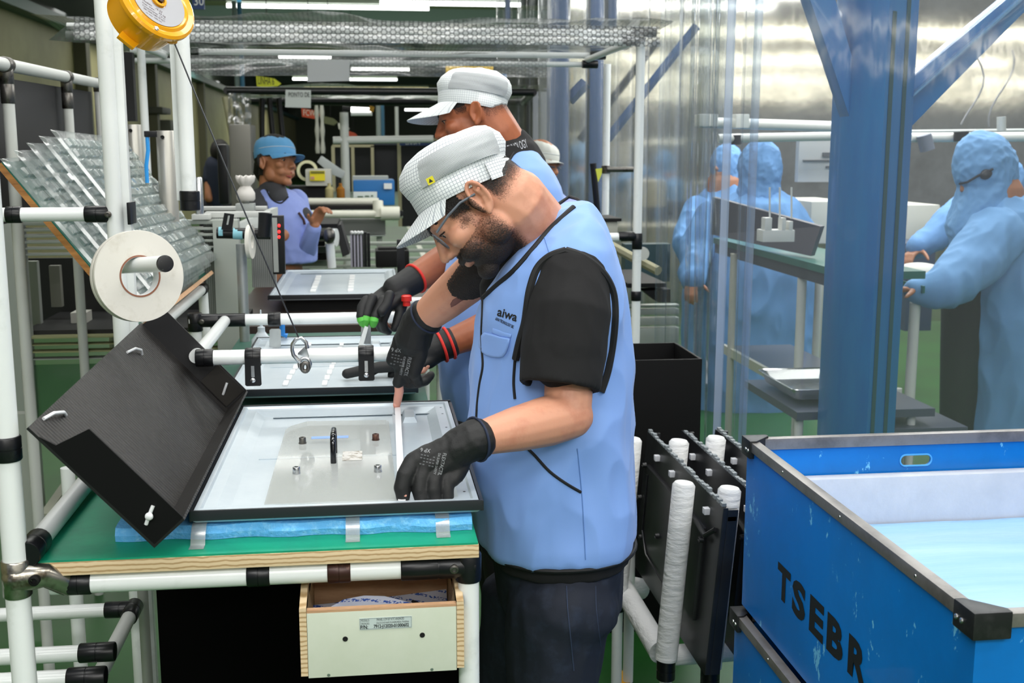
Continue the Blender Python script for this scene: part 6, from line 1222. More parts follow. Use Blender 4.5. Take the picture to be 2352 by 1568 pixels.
def hair_fn(f, l, u):
    e = (f+.02)*.48+.045-u  # distance below the cap edge line
    side = sst(.062, .045, f)*sst(-.03, -.005, u)*(1 if f > .012 else sst(-.012, -.022, f)*1.0)
    back = sst(-.02, -.035, f)*sst(-.060, .005, u+.15*(f+.06))*.85
    if u > .03: return 1.2*sst(.065, .05, f)
    return max(side*.9*sst(.05, .062, abs(l)) if f > .008 else 0, back)
skin_patch('hair', body1, H1, hair_fn, .0025, hairmat('head_hair', '1B1512', .75, 1.35, 420), m1, 'short dark faded hair')
oc1, P1c = cap(m1, H1, 26, seed=1, droop=.66, brim=.066, kk=.97)
bq = P1c(.045, .0905, .030); mbq = MB(); fx_ = (P1c(.055, .088, .03)-P1c(.035, .092, .03)).normalized(); ux_ = (P1c(.045, .0905, .045)-bq).normalized(); nx_ = H1.l
tagp = P1c(.047, .0935, .036)
mbq.prism([tagp+fx_*a*.0068+ux_*b*.0062+nx_*.002 for a, b in ((-1, -1), (1, -1), (1, 1), (-1, 1))], nx_*.001); tg = part('cap_tag', mbq, mat('tag_yellow2', 'D9CF1E', .5), oc1, label='small yellow tag with a black triangle')
part('triangle', MB().add([tagp+nx_*.0034+fx_*a*.0068+ux_*b*.0062 for a, b in ((-.55, -.55), (.6, -.45), (.05, .6))], [[0, 1, 2]]), ink, tg, smooth=False)
sv = []; su = []; sf = []
for i in range(13):
    q = R_(122+58*i/12)
    for j, (rf, rs, c) in enumerate(((.1000, .0862, -.008), (.1030, .0892, -.008), (.1030, .0892, .024), (.1000, .0862, .024))): sv.append(P1c(rf*math.cos(q), rs*math.sin(q), c)-BASE[m1.name]); su.append((q*.095/.0062, c/.0062))
for i in range(12):
    for j in range(4): a = i*4+j; b = i*4+(j+1) % 4; sf.append([a, b, b+4, a+4])
me = bpy.data.meshes.new('strap'); me.from_pydata([tuple(v) for v in sv], [], sf); me.update(); uvmesh(me, su); part('cap_strap', me, MATS['cap_cloth_E6EAEC'], oc1)
# glasses
gl = part('glasses', MB().tube([H1.p(-.008, .079, .006), H1.p(.02, .079, .017), H1.p(.05, .074, .020), H1.p(.086, .068, .018)], .0023, 8), mat('glasses_grey', '5E656E', .3), m1)
part('temple', MB().tube([H1.p(-.008, -.079, .006), H1.p(.05, -.074, .020), H1.p(.086, -.068, .018)], .0023, 8), MATS['glasses_grey'], gl)
for s in (1, -1):
    ring = [H1.p(.094+.0-.10*abs(.035+.026*math.cos(q)-.0)*.35, s*(.036+.028*math.cos(q)), .006+.019*math.sin(q)) for q in [2*math.pi*i/22 for i in range(22)]]
    part('rim', MB().tube(ring, .0013, 6, closed=True), MATS['glasses_grey'], gl); mbl = MB(); mbl.open = True; mbl.add(ring, [list(range(22))]); part('lens', mbl, clear_mat('lens', 'F4F6F8', .02, 'FFFFFF', .03, .4, base_gloss=.05) if 'lens' not in MATS else MATS['lens'], gl)
part('bridge', MB().tube([H1.p(.094, .010, .012), H1.p(.098, 0, .015), H1.p(.094, -.010, .012)], .0014, 6), MATS['glasses_grey'], gl)
# vest
vr = torso_rows([(462, 1300, 1345, .045), (485, 1262, 1362, .10), (515, 1238, 1380, .15), (560, 1195, 1397, .185), (610, 1150, 1412, .195), (660, 1118, 1424, .195), (720, 1098, 1432, .19), (800, 1094, 1436, .185), (900, 1089, 1438, .185), (1000, 1085, 1441, .19), (1080, 1088, 1445, .195), (1150, 1094, 1446, .195), (1195, 1100, 1446, .195), (1224, 1104, 1444, .19)], Y1)
mbv = MB(); mbv.rings(vr); me = bake(mbv, .0045, 10)
vest, bvv = bodypart('vest', me, vestm, m1, folds=(.0078, 7, 7, 3.4, 4))
def vline(name, pts, r=.0032, off=.0005, parent=None, m=None, bv=None):
    l = surf_line(bv or bvv, pts, off)
    return part(name, MB().tube(l, r, 8), m or pipingm, parent or vest) if len(l) > 2 else None
vline('front_piping', [(1109, 685), (1108, 720), (1106, 760), (1107, 800), (1109, 840), (1102, 880), (1096, 930), (1093, 990)], .0026)
vline('collar_piping', [(1112, 682), (1142, 655), (1180, 622), (1222, 575), (1262, 528), (1300, 492), (1318, 476)], .0055)
vline('side_piping', [(1186, 800), (1182, 840), (1180, 880), (1183, 916)], .0028); vline('pocket_piping', [(1200, 1020), (1225, 1042), (1262, 1082), (1300, 1110), (1334, 1130)], .0028)
vline('seam', [(1326, 1030), (1336, 1130), (1341, 1210), (1345, 1285)], .0009, m=mat('seam_blue', '5C84C4', .7)); vline('seam', [(1245, 528), (1255, 560), (1262, 582)], .0009, m=mat('seam_blue', '5C84C4', .7))
hem = []
for q in range(48):
    w = 2*math.pi*q/48; a = vr[-1]; c = sum(a, V((0, 0, 0)))/40; p = a[int(q*40/48) % 40]; front = -math.cos(w)
    hem.append(V((c.x+(p.x-c.x)*1.02, c.y+(p.y-c.y)*1.02, c.z)))
zh = vr[-1][0].z
part('hem_piping', MB().tube([V((v.x, v.y, zh-.004)) for v in hem], .0048, 8, closed=True), pipingm, vest)
cq = [PY(1262, 486, 2.16), PY(1290, 466, 2.18), PY(1309, 453, 2.19), PY(1330, 463, 2.14), PY(1302, 496, 2.02), PY(1278, 512, 2.03)]
part('collar', MB().prism(cq, (0, .006, 0)), mat('vest_lining', '8E9BE0', .7), vest); part('collar_piping', MB().tube([PY(1258, 489, 2.155), PY(1290, 465, 2.175), PY(1308, 453, 2.185), PY(1326, 459, 2.16), PY(1345, 474, 2.15), PY(1358, 490, 2.15)], .0045, 8), pipingm, vest)
# pocket flap and logo
def surf_poly(poly, th_, off, n=14, bv=None):
    x0 = min(p[0] for p in poly); x1 = max(p[0] for p in poly); cx = sum(p[0] for p in poly)/len(poly); cy = sum(p[1] for p in poly)/len(poly); mb = MB(); c = hit(bv or bvv, cx, cy, off+th_)
    rr_ = [1, .97, .8, .5, .2]; rs = []
    for k, s in enumerate(rr_):
        row = []
        for x, y in poly:
            h = hit(bv or bvv, cx+(x-cx)*s, cy+(y-cy)*s, off+(th_ if s < 1 else 0)) or c; row.append(h)
        rs.append(row)
    return mb.rings(rs, cap=True)
part('pocket_flap', surf_poly([(1112, 763), (1104, 770), (1100, 782), (1100, 797), (1106, 809), (1116, 816), (1130, 820), (1146, 822), (1156, 819), (1163, 810), (1168, 796), (1172, 777), (1150, 773), (1130, 767)], .004, .0015), vestm, vest, sharp=180)
part('pocket_band', surf_poly([(1132, 753), (1175, 768), (1173, 776), (1150, 773), (1129, 764)], .001, .001), vestm, vest, sharp=180)
part('lettering', surf_text(bvv, 'aiwa', (1141, 724), (.955, .30), (.22, -.975), 29, 47, bold=.02), ink, vest, smooth=False, label='embroidered aiwa lettering')
part('lettering', surf_text(bvv, 'AIWA TECHNOLOGY SBC', (1137, 734), (.9, .43), (.25, -.96), 9.5, 47, bold=.03), ink, vest, smooth=False)
# t-shirt: sleeves, hem and neck
ts = MB(); sl1 = PY(1284, 888, 1.905); s0_ = PY(1313, 640, 1.965)
ts.chain([s0_, s0_.lerp(sl1, .3)+V((0, -.012, 0)), s0_.lerp(sl1, .65)+V((0, -.008, 0))], [.066, .073, .071])
d_ = (sl1-s0_).normalized(); ts.lathe([(.05, -.13), (.0735, -.12), (.0745, -.06), (.070, 0), (.058, 0), (.052, -.03)], sl1, d_, 32)
ts.chain([PY(1230, 600, Y1+.15), PY(1185, 625, Y1+.14), PY(1165, 630, Y1+.13)], [.07, .062, .05]); df = (PY(1130, 640, 2.25)-PY(1230, 605, Y1+.15)).normalized(); ts.lathe([(.04, -.07), (.060, -.06), (.061, -.03), (.059, 0), (.052, .001), (.048, -.02)], PY(1137, 638, 2.25), df, 28)
ts.chain([PY(1268, 560, Y1), PY(1215, 640, Y1), PY(1168, 668, Y1-.01)], [.07, .078, .055])
ts.chain([PY(1262, 620, Y1), PY(1265, 1200, Y1)], [(.10, .12), (.12, .13)], side=(1, 0, 0))
mbh = torso_rows([(1190, 1112, 1438, .185), (1225, 1110, 1440, .187), (1262, 1118, 1432, .18)], Y1); ts.rings(mbh)
me = bake(ts, .004, 6); tee, bvt = bodypart('t_shirt', me, teeb, m1, folds=(.0016, 14, 14, 7, 2))
def armhole(bv, pts, r): 
    l = []
    for (x, y) in pts:
        h = hit(bv, x, y, .0)
        if h is not None: l.append(h)
    return l
ah = surf_line(bvv, [(1300, 576), (1262, 590), (1234, 618), (1218, 664), (1211, 708), (1206, 742), (1194, 785), (1185, 825)], .0005)
part('armhole_piping', MB().tube(ah, .0075, 8), pipingm, vest)
ah2 = surf_line(bvv, [(1300, 576), (1340, 590), (1380, 622), (1405, 664), (1412, 715), (1408, 780), (1396, 850), (1380, 900)], .0005)
part('armhole_piping', MB().tube(ah2, .0075, 8), pipingm, vest)
# jeans
jn = MB(); jn.rings(torso_rows([(1235, 1130, 1425, .165), (1275, 1135, 1422, .17), (1330, 1142, 1418, .17), (1380, 1150, 1414, .165)], Y1))
for i, (top, kn, an) in enumerate(legs): jn.chain([top+V((0, 0, -.12)), top.lerp(kn, .5), kn, kn.lerp(an, .6), an+V((0, 0, -.01))], [.108, .098, .082, .07, .062])
me = bake(jn, .006, 6); jeans, bvj = bodypart('jeans', me, denim, m1, folds=(.004, 9, 9, 5, 9))
vline('seam', [(1301, 1345), (1304, 1400), (1310, 1460), (1318, 1540)], .0012, bv=bvj, parent=jeans, m=mat('denim_seam', '2E3A52', .8)); vline('seam', [(1368, 1345), (1370, 1400), (1380, 1485)], .0008, bv=bvj, parent=jeans, m=mat('denim_seam', '2E3A52', .8))
shoe = mat('shoe_black', '101010', .4)
for (top, kn, an) in legs: part('shoe', MB().chain([an+V((.05, 0, -.06)), an+V((-.06, 0, -.055)), an+V((-.17, 0, -.065))], [(.045, .03), (.05, .035), (.04, .022)], side=(0, 1, 0)), shoe, m1)
# gloves
g = MB(); g.chain([el_n.lerp(wr_n, .95), wr_n, PY(1050, 1030, 1.80)], [(.035, .035), .033, .031]); near_fingers(g, 1.0)
me = bake(g, .0024, 3); gl1, bg1 = bodypart('glove', me, glovem, m1, folds=(.0010, 30, 30, 22, 1), label='black work glove on the left hand')
g = MB(); g.chain([el_f.lerp(wr_f, .88), wr_f, wF+dF*.03], [.038, .037, (.04, .034)]); hand(g, wF, dF, n_f, cr*-.3+cf*.2, curF, k=1.06, fat=1.15, thumb=((.8, .3, .6), (.3, .2)), skip=(0,)); pI = wF+(dF*.086*.94); 
pt = PY(916, 925, 2.425)
g.chain([wF+dF*.075, PY(915, 878, 2.40)], [.014, .0125])
me = bake(g, .0028, 4); gl2, bg2 = bodypart('glove', me, glovem, m1, folds=(.0010, 30, 30, 22, 5), label='black work glove on the right hand with a bare fingertip')
fi = MB(); fi.chain([PY(915, 870, 2.40), PY(917, 898, 2.405), PY(914, 915, 2.415), PY(911, 931, 2.425)], [.0095, .0098, .0094, .0078]); 
fi.ell(PY(909, 929, 2.416), (.006, .003, .006))
part('fingertip', fi, mat('skin_pink', 'E0A08C', .45, sss=.1), m1)
part('fingertip', MB().chain([PY(928, 1136, 1.765), PY(925, 1148, 1.765)], [.008, .006]), mat('skin_pink', 'E0A08C', .45, sss=.1), m1)
cuffm = mat('glove_cuff', '1B2740', .7)
p = el_n.lerp(wr_n, .945); part('cuff_band', MB().tube([p+(a_*math.cos(q)+b_*math.sin(q))*.0365 for a_, b_ in [((wr_n-el_n).normalized().cross(V((0, 0, 1))).normalized(), (wr_n-el_n).normalized().cross((wr_n-el_n).normalized().cross(V((0, 0, 1))).normalized()))] for q in [2*math.pi*i/28 for i in range(28)]], .0022, 8, closed=True), cuffm, gl1)
dd_ = (wr_f-el_f).normalized(); p = el_f.lerp(wr_f, .88); a_ = dd_.cross(V((0, 0, 1))).normalized(); b_ = dd_.cross(a_); part('cuff_band', MB().tube([p+(a_*math.cos(q)+b_*math.sin(q))*.0385 for q in [2*math.pi*i/28 for i in range(28)]], .0022, 8, closed=True), cuffm, gl2)
for bv_, gl_, (x, y), w_, (x2, y2) in ((bg1, gl1, (1018, 1040), 52, (989, 1036)), (bg2, gl2, (938, 820), 44, (922, 806))):
    ax_ = (-.24, .97); ay_ = (.97, .24)
    for t_, sx, sy, s_, w2 in (('FLEXTACTIL', 0, 0, 12, w_), ('DA SUPER SAFETY', -11, 0, 8, w_*.95)):
        mbp = surf_text(bv_, t_, (x+sx, y+sy), ax_, ay_, s_, w2)
        if mbp.f: part('lettering', mbp, glove_print, gl_, smooth=False)
    mbp = surf_text(bv_, 'XP 6', (x2, y2-5), (-.98, -.12), (-.12, .98), 13, 23)
    if mbp.f: part('lettering', mbp, glove_print, gl_, smooth=False)
    ps = []
    for r_ in range(4):
        for c_ in range(5):
            p0 = (x2-22+c_*7-r_*1.2, y2+6+r_*7+c_*1.5); q4 = [hit(bv_, p0[0]+a, p0[1]+b, .001) for a, b in ((0, 0), (4.5, .8), (4, 3.6), (-.5, 2.8))]
            if all(h is not None for h in q4) and (r_*5+c_) % 7 != 3: ps.append(q4)
    if ps:
        mbp = MB(); mbp.open = True
        for q4 in ps: mbp.add(q4, [[0, 1, 2, 3]])
        part('printed_marks', mbp, mat('glove_print_dim', '5A5C5F', .6), gl_, smooth=False)
# tattoo: ink lies flat on the forearm skin
tat = mat('tattoo', '7A4A40', .6)
for poly in ([(1062, 653), (1080, 652), (1086, 664), (1072, 676), (1062, 668)], [(1040, 688), (1056, 679), (1062, 690), (1048, 700), (1036, 706), (1034, 698)], [(1064, 676), (1072, 672), (1070, 686), (1060, 692)]):
    try: part('tattoo', surf_poly(poly, .0004, .0003, bv=bv1), tat, body1, sharp=180)
    except Exception: pass
# ------------------------------------------------------------------ the second man
Y2 = 3.05
m2 = thing('person', 'man in blue vest, white cap and red trimmed gloves standing behind the bending man', 'person', (.17, Y2, 0))
H2 = Head(PY(1098, 270, Y2-.07), cr*-.95-cu*.31, cr*-.31+cu*.95); H2.o = PY(1088, 272, Y2); H2.k = .95
b2 = MB(); head_prims(b2, H2); b2.chain([H2.p(-.03, 0, 0), H2.p(-.05, 0, -.06), PY(1168, 350, Y2), PY(1175, 430, Y2)], [.065, .06, .065, .085])
s2n = PY(1200, 470, Y2-.17); e2n = PY(1165, 735, Y2-.19); w2n = PY(1000, 800, Y2-.22); s2f = PY(1130, 440, Y2+.18); e2f = PY(1060, 578, Y2+.13); w2f = PY(926, 656, Y2+.02)
b2.chain([s2n, e2n], [.05, .043]); b2.chain([e2n, e2n.lerp(w2n, .3), w2n], [.045, .045, .031]); b2.chain([s2f, e2f], [.05, .045]); b2.chain([e2f, e2f.lerp(w2f, .3), e2f.lerp(w2f, .7), w2f], [.048, .049, .042, .034])
b2.chain([PY(1170, 440, Y2), PY(1160, 900, Y2)], [.11, .12]); b2.chain([s2n, PY(1168, 450, Y2), s2f], [.05, .07, .05])
legs2 = []
for (x, Yl) in ((1175, Y2-.1), (1150, Y2+.1)):
    top = PY(x, 930, Yl); kn = V((top.x-.01, Yl, .48)); an = V((top.x+.02, Yl, .09)); legs2.append((top, kn, an)); b2.chain([top, kn, an, an+V((0, 0, -.05))], [.075, .052, .036, .034])
d2n = (PY(925, 838, Y2-.25)-w2n).normalized(); d2f = (PY(868, 700, Y2-.03)-w2f).normalized()
c2n = [(.1, .1, .1), (.6, .8, .4), (.7, .8, .4), (.8, .8, .4)]; c2f = [(.7, .9, .5), (.8, .9, .5), (.85, .9, .5), (.9, .9, .5)]
hand(b2, w2n, d2n, -cf*.6+cu*.7, -cr*.5+cf*.6, c2n, k=.9, fat=.75, thumb=((.8, .4, .5), (.3, .2))); hand(b2, w2f, d2f, -cf*.5+cu*.8, -cf-cr*.2, c2f, k=.9, fat=.75, thumb=((.8, .4, .5), (.3, .2)))
me = bake(b2, .0045, 5); body2, bvb2 = bodypart('body', me, skin2, m2); eyes(m2, H2, body2)
skin_patch('hair', body2, H2, lambda f, l, u: (1.1 if u > .03 and f < .055 else 0) or sst(-.02, -.035, f)*sst(-.05, .01, u)*.55 or (sst(.05, .04, f)*sst(.0, .02, u)*sst(.05, .062, abs(l))*.6 if f > .01 else 0), .002, MATS['head_hair'], m2, 'close cropped dark hair')
oc2, P2c = cap(m2, H2, 25, seed=6, droop=.85, brim=.084, kk=.985, cols=('E4E9EA', 'BCC4C8'))
vr2 = torso_rows([(335, 1176, 1212, .05), (352, 1150, 1232, .11), (385, 1120, 1256, .16), (430, 1080, 1280, .185), (480, 1060, 1294, .19), (580, 1035, 1308, .19), (700, 1010, 1314, .185), (800, 1005, 1312, .185), (880, 1012, 1308, .19), (945, 1026, 1300, .185)], Y2)
me = bake(MB().rings(vr2), .006, 8); vest2, bvv2 = bodypart('vest', me, vestm, m2, folds=(.004, 8, 8, 4, 30))
for pts in ([(1168, 372), (1180, 352), (1196, 334), (1204, 328)], [(1050, 560), (1054, 600), (1055, 640)], [(1092, 792), (1108, 806)]):
    l = surf_line(bvv2, pts, .0008)
    if len(l) > 2: part('piping', MB().tube(l, .0048 if pts[0][0] > 1160 else .003, 8), pipingm, vest2)
c = sum(vr2[-1], V((0, 0, 0)))/40; part('hem_piping', MB().tube([V((c.x+(p.x-c.x)*1.02, c.y+(p.y-c.y)*1.02, c.z)) for p in vr2[-1]], .006, 8, closed=True), pipingm, vest2)
t2 = MB(); t2.chain([PY(1178, 385, Y2), PY(1170, 350, Y2)], [.085, .072]); t2.chain([PY(1172, 390, Y2), PY(1165, 940, Y2)], [(.10, .12), (.12, .13)], side=(1, 0, 0)); t2.rings(torso_rows([(930, 1030, 1298, .175), (975, 1040, 1290, .17)], Y2)); t2.chain([s2n, s2n.lerp(e2n, .7)], [.068, .066]); t2.chain([s2f, s2f.lerp(e2f, .85)], [.068, .062])
me = bake(t2, .006, 5); tee2, _ = bodypart('t_shirt', me, teeb, m2)
l = text_on('TECHNOLOGY', .03, PY(1160, 356, Y2-.09), cr+cu*.35, cu-cr*.35, width=.06); part('lettering', l, mat('tee_print', 'B9BBC0', .6), tee2, smooth=False)
j2 = MB(); j2.rings(torso_rows([(955, 1045, 1285, .16), (1040, 1060, 1270, .155)], Y2))
for (top, kn, an) in legs2: j2.chain([top+V((0, 0, -.09)), top.lerp(kn, .5), kn, an], [.105, .095, .08, .062])
me = bake(j2, .009, 5); bodypart('trousers', me, blackpants, m2)
for (top, kn, an) in legs2: part('shoe', MB().chain([an+V((.05, 0, -.06)), an+V((-.17, 0, -.065))], [(.045, .03), (.04, .022)], side=(0, 1, 0)), shoe, m2)
redt = mat('red_trim', 'E1342B', .6)
for W_, D_, E_, C_, nn_, ss_, lb, sk in ((w2n, d2n, e2n, c2n, -cf*.6+cu*.7, -cr*.5+cf*.6, 'black glove with two red wrist bands', 0), (w2f, d2f, e2f, c2f, -cf*.5+cu*.8, -cf-cr*.2, 'black glove with a red edge and green fingertips', 1)):
    g = MB(); ax0 = (W_-E_).normalized(); g.chain([W_-ax0*.035, W_, W_+D_*.03], [.040, .037, (.042, .034)]); tips = hand(g, W_, D_, nn_, ss_, C_, k=1.0, fat=1.2, thumb=((.8, .4, .5), (.3, .2))); me = bake(g, .0038, 4); go, bgo = bodypart('glove', me, glovem, m2, label=lb)
    a_ = ax0.cross(V((0, 0, 1))).normalized(); b_ = ax0.cross(a_)
    for off in ((-.038, -.016) if not sk else (-.045,)): part('red_band', MB().tube([W_+ax0*off+(a_*math.cos(q)+b_*math.sin(q))*.0405 for q in [2*math.pi*i/28 for i in range(28)]], .0038, 8, closed=True), redt, go)
    if sk:
        for x, y, x2, y2 in ((829, 728, 833, 742), (841, 724, 838, 744), (860, 728, 857, 744)): part('green_fingertip', MB().chain([PY(x, y, Y2-.10), PY((x+x2)/2, (y+y2)/2, Y2-.105), PY(x2, y2, Y2-.10)], [.0115, .0125, .010]), mat('glove_green', '57B944', .6), go)
        g = MB()
        for pts in ([(842, 690), (832, 705), (829, 726)], [(855, 685), (846, 705), (841, 724)], [(880, 690), (868, 712), (860, 728)], [(895, 678), (888, 700), (876, 716)]): g.chain([PY(x, y, Y2-.07-.015*i) for i, (x, y) in enumerate(pts)], [.014, .0135, .0125])
        part('glove_fingers', g, glovem, go)
    else:
        g = MB(); g.chain([PY(900, 840, Y2-.25), PY(850, 846, Y2-.26), PY(797, 858, Y2-.27)], [.016, .0135, .0125]); part('glove_finger', g, glovem, go)
# ------------------------------------------------------------------ woman in the blue cap
Y3 = 5.6
m3 = thing('person', 'woman in a blue cap and pale blue vest talking at the middle benches', 'person', (-.42, Y3, 0))
dome = [(-.004, .096, .082, 0), (.0, .0975, .083, 0), (.02, .099, .085, 0), (.021, .0985, .0845, 0), (.04, .098, .084, -.001), (.058, .091, .079, -.003), (.074, .078, .069, -.006), (.087, .058, .052, -.009), (.095, .034, .031, -.011), (.098, .012, .011, -.012)]
H3 = Head(PY(632, 376, Y3), cr*.86-cf*.50-cu*.03, cu+cr*.02, 1.05); b3_ = MB(); head_prims(b3_, H3); b3_.chain([H3.p(-.02, 0, -.02), H3.p(-.03, 0, -.09), PY(620, 440, Y3), PY(626, 470, Y3)], [.055, .05, .052, .07])
sA = PY(598, 462, Y3-.02); sB = PY(680, 462, Y3+.06); b3_.chain([sA, PY(630, 462, Y3), sB], [.05, .05, .05]); b3_.chain([PY(630, 470, Y3), PY(640, 640, Y3)], [.1, .12]); b3_.chain([PY(640, 640, Y3), PY(640, 760, Y3), V((-.4, Y3, .08))], [.11, .08, .05])
eB = PY(705, 575, Y3-.10); wB = PY(722, 518, Y3-.20); b3_.chain([sB, eB, wB], [.042, .036, .027]); b3_.chain([sA, PY(590, 560, Y3-.06), PY(650, 540, Y3-.25)], [.042, .036, .03])
hand(b3_, wB, cr*.35+cu*.7-cf*.3, cu, -cf, [(.6, .8, .5)]*4, k=.85)
me = bake(b3_, .005, 4); body3, _ = bodypart('body', me, skin3, m3); part('sleeve', MB().chain([sB, eB, eB.lerp(wB, .9)], [.06, .05, .036]), mat('vest_periwinkle', '8EA0E0', .7), m3); eyes(m3, H3, body3)
part('lips', MB().chain([H3.p(.087, .02, -.047), H3.p(.0965, 0, -.044), H3.p(.087, -.02, -.047)], [.003, .005, .003]).chain([H3.p(.084, .016, -.060), H3.p(.093, 0, -.063), H3.p(.084, -.016, -.060)], [.003, .005, .003]), mat('lips_red', '9C4038', .4), m3)
part('mouth', MB().ell(H3.p(.09, 0, -.053), (.006, .014, .005), H3.M()), mat('mouth_dark', '2A0F0D', .6), m3)
skin_patch('hair', body3, H3, lambda f, l, u: 1.2 if (u > .02 and f < .05) or (f < -.012 and u > -.06) else 0, .006, mat('hair_dark', '14100D', .7), m3, 'dark hair tied back')
part('ponytail', MB().chain([H3.p(-.09, .0, .0), H3.p(-.115, .02, -.03), H3.p(-.10, .03, -.08)], [.03, .028, .012]), mat('hair_dark', '14100D', .7), m3)
cap(m3, H3, 6, cols=('5A9FD0', '5596C6'), meshp=False, seed=9, droop=.25, brim=.065, kk=1.02, prof=dome)
v3 = torso_rows([(428, 600, 650, .05), (440, 592, 674, .1), (462, 586, 700, .14), (490, 588, 718, .15), (520, 592, 728, .15), (600, 595, 728, .14)], Y3)
me = bake(MB().rings(v3), .006, 8); vs3, bv3 = bodypart('vest', me, mat('vest_periwinkle', '8EA0E0', .7), m3, folds=(.004, 12, 12, 8, 3))
for pts in ([(586, 448), (600, 462), (614, 486), (622, 512)], [(612, 436), (625, 458), (645, 466), (662, 452)]):
    l = surf_line(bv3, pts, .001)
    if len(l) > 2: part('piping', MB().tube(l, .004, 8), pipingm, vs3)
part('pocket_line', MB().tube([PY(686, 488, Y3-.14), PY(697, 504, Y3-.145), PY(700, 515, Y3-.14)], .006, 8), mat('pocket_dark', '3A1E1C', .7), vs3)
t3 = MB(); t3.chain([sA, PY(598, 480, Y3-.10), PY(600, 530, Y3-.12)], [.064, .062, .058]); t3.chain([PY(626, 436, Y3), PY(640, 455, Y3-.085)], [.066, .05]); t3.chain([sA, PY(640, 480, Y3), PY(690, 500, Y3-.06)], [.06]*3); me = bake(t3, .007, 4); bodypart('t_shirt', me, mat('tee_grey', '3A3B3F', .8), m3)
# ------------------------------------------------------------------ third man peeking, dark figure
Y4 = 5.6
m4 = thing('person', 'man with glasses and a pale cap peeking out behind the second man\'s shoulder', 'person', (.78, Y4, 0))
H4 = Head(PY(1240, 382, Y4), cr*.75-cf*.6-cu*.25, cu); b4 = MB(); head_prims(b4, H4); b4.chain([H4.p(-.02, 0, -.02), PY(1232, 450, Y4), PY(1225, 600, Y4), V((.75, Y4, .9)), V((.75, Y4, .06))], [.055, .07, .16, .14, .07]); me = bake(b4, .007, 4); bo4, _ = bodypart('body', me, skin3, m4); eyes(m4, H4, bo4)
cap(m4, H4, 8, cols=('C9CBC4', 'B8BAB4'), meshp=False, seed=12, droop=.3, brim=.04, kk=.98, prof=dome); part('glasses', MB().tube([H4.p(.09, .05, .01), H4.p(.095, .02, .01), H4.p(.095, -.02, .01), H4.p(.09, -.05, .01)], .004, 6), mat('glasses_grey', '5E656E', .3), m4)
part('shirt', MB().chain([PY(1228, 500, Y4), V((.75, Y4, .95))], [.19, .17]), mat('vest_periwinkle', '8EA0E0', .7), m4)
Y5 = 11.2
m5 = thing('person', 'distant person in navy clothes walking away by the olive wall', 'person', PY(495, 420, Y5).xy.to_3d())
c = PY(500, 390, Y5); b5 = MB(); hd = PY(506, 352, Y5); b5.ell(hd, (.085, .1, .11)); b5.chain([hd, c, V((c.x, Y5, 1.0)), V((c.x, Y5, .85))], [.05, .11, .10, .10]); ar = PY(482, 395, Y5); b5.chain([ar, PY(480, 425, Y5-.05), PY(478, 448, Y5-.1), PY(479, 456, Y5-.1)], [.06, .045, .035, .04])
for s in (-.08, .08): b5.chain([V((c.x+s, Y5, .9)), V((c.x+s, Y5, .5)), V((c.x+s*1.4, Y5, .06))], [.09, .07, .05])
me = bake(b5, .012, 4); bodypart('body', me, skin3, m5)
t5 = MB(); t5.chain([c+V((0, 0, .03)), c+V((0, 0, -.12)), V((c.x, Y5, .92))], [.12, .125, .115]); t5.chain([ar+V((.02, 0, .02)), PY(482, 412, Y5-.02)], [.08, .07]); part('hair', MB().ell(hd+V((0, -.02, .02)), (.092, .1, .115)), mat('hair_dark', '14100D', .7), m5); part('shirt', t5, mat('navy_shirt', '1A2338', .8), m5)
t5 = MB()
for s in (-.08, .08): t5.chain([V((c.x+s, Y5, .95)), V((c.x+s, Y5, .5)), V((c.x+s*1.4, Y5, .1))], [.12, .1, .08])
part('trousers', t5, mat('navy_dark', '12141E', .8), m5)
# ------------------------------------------------------------------ clean room workers
gown = mat('gown_blue', '6F9FCE', .8, bump=(60, .3, .002)); gown2 = mat('gown_blue2', '6493C6', .8, bump=(60, .3, .002))
def worker(label, Y, hx_, hy_, face, rows, arm, arm_r, k=1.0, g=gown):
    base = PY(hx_, hy_, Y); t = thing('person', label, 'person', (base.x, Y, 0)); H_ = Head(PY(hx_, hy_, Y), face, cu, k)
    b = MB(); head_prims(b, H_, ears=False); top = PY((rows[0][1]+rows[0][2])/2, rows[0][0], Y); b.chain([H_.p(-.02, 0, -.03), top], [.06*k, .08*k]); b.chain([top, V((top.x, Y, .9))], [.12, .12])
    b.chain([PY(x, y, yy) for x, y, yy in arm], [r*.75 for r in arm_r]); wrist = PY(*arm[-1]); dd = (wrist-PY(*arm[-2])).normalized(); hand(b, wrist, dd, cu, -cf, [(.5, .6, .4)]*4, k=.95)
    for s in (-.1, .1): b.chain([V((top.x+s, Y, .95)), V((top.x+s, Y, .5)), V((top.x+s, Y, .06))], [.08, .06, .05])
    me = bake(b, .007, 4); bo, _ = bodypart('body', me, skin3, t); eyes(t, H_, bo)
    h = MB(); M = H_.M(); h.ell(H_.p(-.012, 0, .02), (.116*k, .1*k, .135*k), M); h.ell(H_.p(.015, 0, -.035), (.08*k, .082*k, .08*k), M); bt = V((H_.o.x, H_.o.y, H_.o.z-.20*k)); h.chain([H_.p(-.02, 0, .0), bt], [.088*k, .125*k])
    me = bake(h, .006, 14); bodypart('hood', me, g, t, folds=(.006, 14, 14, 12, 1))
    c = MB(); c.rings(torso_rows(rows, Y)); c.chain([PY(x, y, yy) for x, y, yy in arm], arm_r); me = bake(c, .008, 8); bodypart('gown', me, g, t, folds=(.012, 6, 6, 2.5, 7))
    lg = MB()
    for s in (-.1, .1): lg.chain([V((top.x+s, Y, .95)), V((top.x+s, Y, .5)), V((top.x+s, Y, .1))], [.11, .09, .07])
    me = bake(lg, .012, 3); bodypart('trousers', me, blackpants, t)
    return t, H_
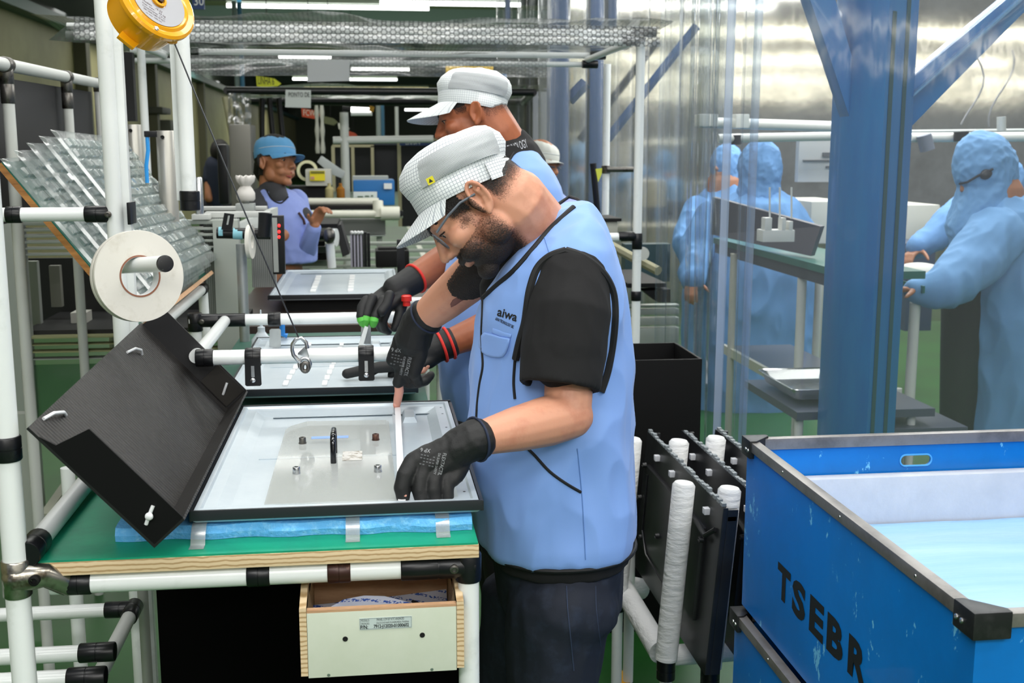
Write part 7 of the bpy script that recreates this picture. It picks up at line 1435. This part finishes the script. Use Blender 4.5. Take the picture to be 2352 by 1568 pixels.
tr, Hr = worker('hooded worker in a long blue gown at the right edge of the clean room', 4.7, 2262, 398, cr*-.85-cf*.1-cu*.45, [(450, 2235, 2335, .1), (480, 2228, 2380, .18), (560, 2222, 2410, .23), (680, 2222, 2430, .24), (800, 2228, 2440, .25), (930, 2225, 2450, .26), (1010, 2222, 2455, .26), (1200, 2220, 2460, .26), (1500, 2215, 2465, .26)], [(2285, 545, 4.55), (2225, 615, 4.46), (2165, 662, 4.4), (2108, 664, 4.42)], [.12, .105, .088, .055], 1.15)
part('glasses', MB().tube([Hr.p(.02, .1, .012), Hr.p(.07, .08, .014), Hr.p(.105, .05, .008), Hr.p(.108, .0, .01)], .005, 8), mat('goggle_dark', '25262B', .4), tr); part('eye_opening', MB().ell(Hr.p(.045, .085, .005), (.028, .016, .022), Hr.M()), mat('goggle_dark', '25262B', .4), tr)
worker('hooded worker facing away behind the dark panel, left of the blue column', 6.5, 1742, 395, cf*.8-cr*.5, [(440, 1700, 1790, .1), (465, 1660, 1830, .18), (520, 1620, 1865, .22), (640, 1600, 1870, .24), (780, 1590, 1860, .25), (930, 1585, 1855, .25), (1100, 1585, 1855, .25)], [(1640, 500, 6.5), (1600, 570, 6.4), (1590, 640, 6.2)], [.10, .09, .07], 1.18, gown2)
worker('hooded worker with a white mask half hidden behind the rolled curtain edge', 7.3, 1668, 385, -cf*.6-cr*.7, [(425, 1640, 1690, .1), (460, 1600, 1710, .16), (560, 1575, 1720, .2), (800, 1570, 1720, .2), (1000, 1570, 1720, .2)], [(1600, 480, 7.2), (1570, 560, 7.0), (1590, 620, 6.9)], [.08, .07, .05], 1.0, gown2)
worker('hooded worker reaching from behind the right worker, only a blue sleeve and hood clear', 5.9, 2300, 420, cr*-.9-cu*.3, [(480, 2260, 2340, .1), (520, 2220, 2380, .18), (700, 2230, 2400, .2), (1000, 2230, 2400, .2)], [(2232, 470, 5.8), (2170, 525, 5.6), (2110, 570, 5.5)], [.09, .08, .055], 1.0, gown2)
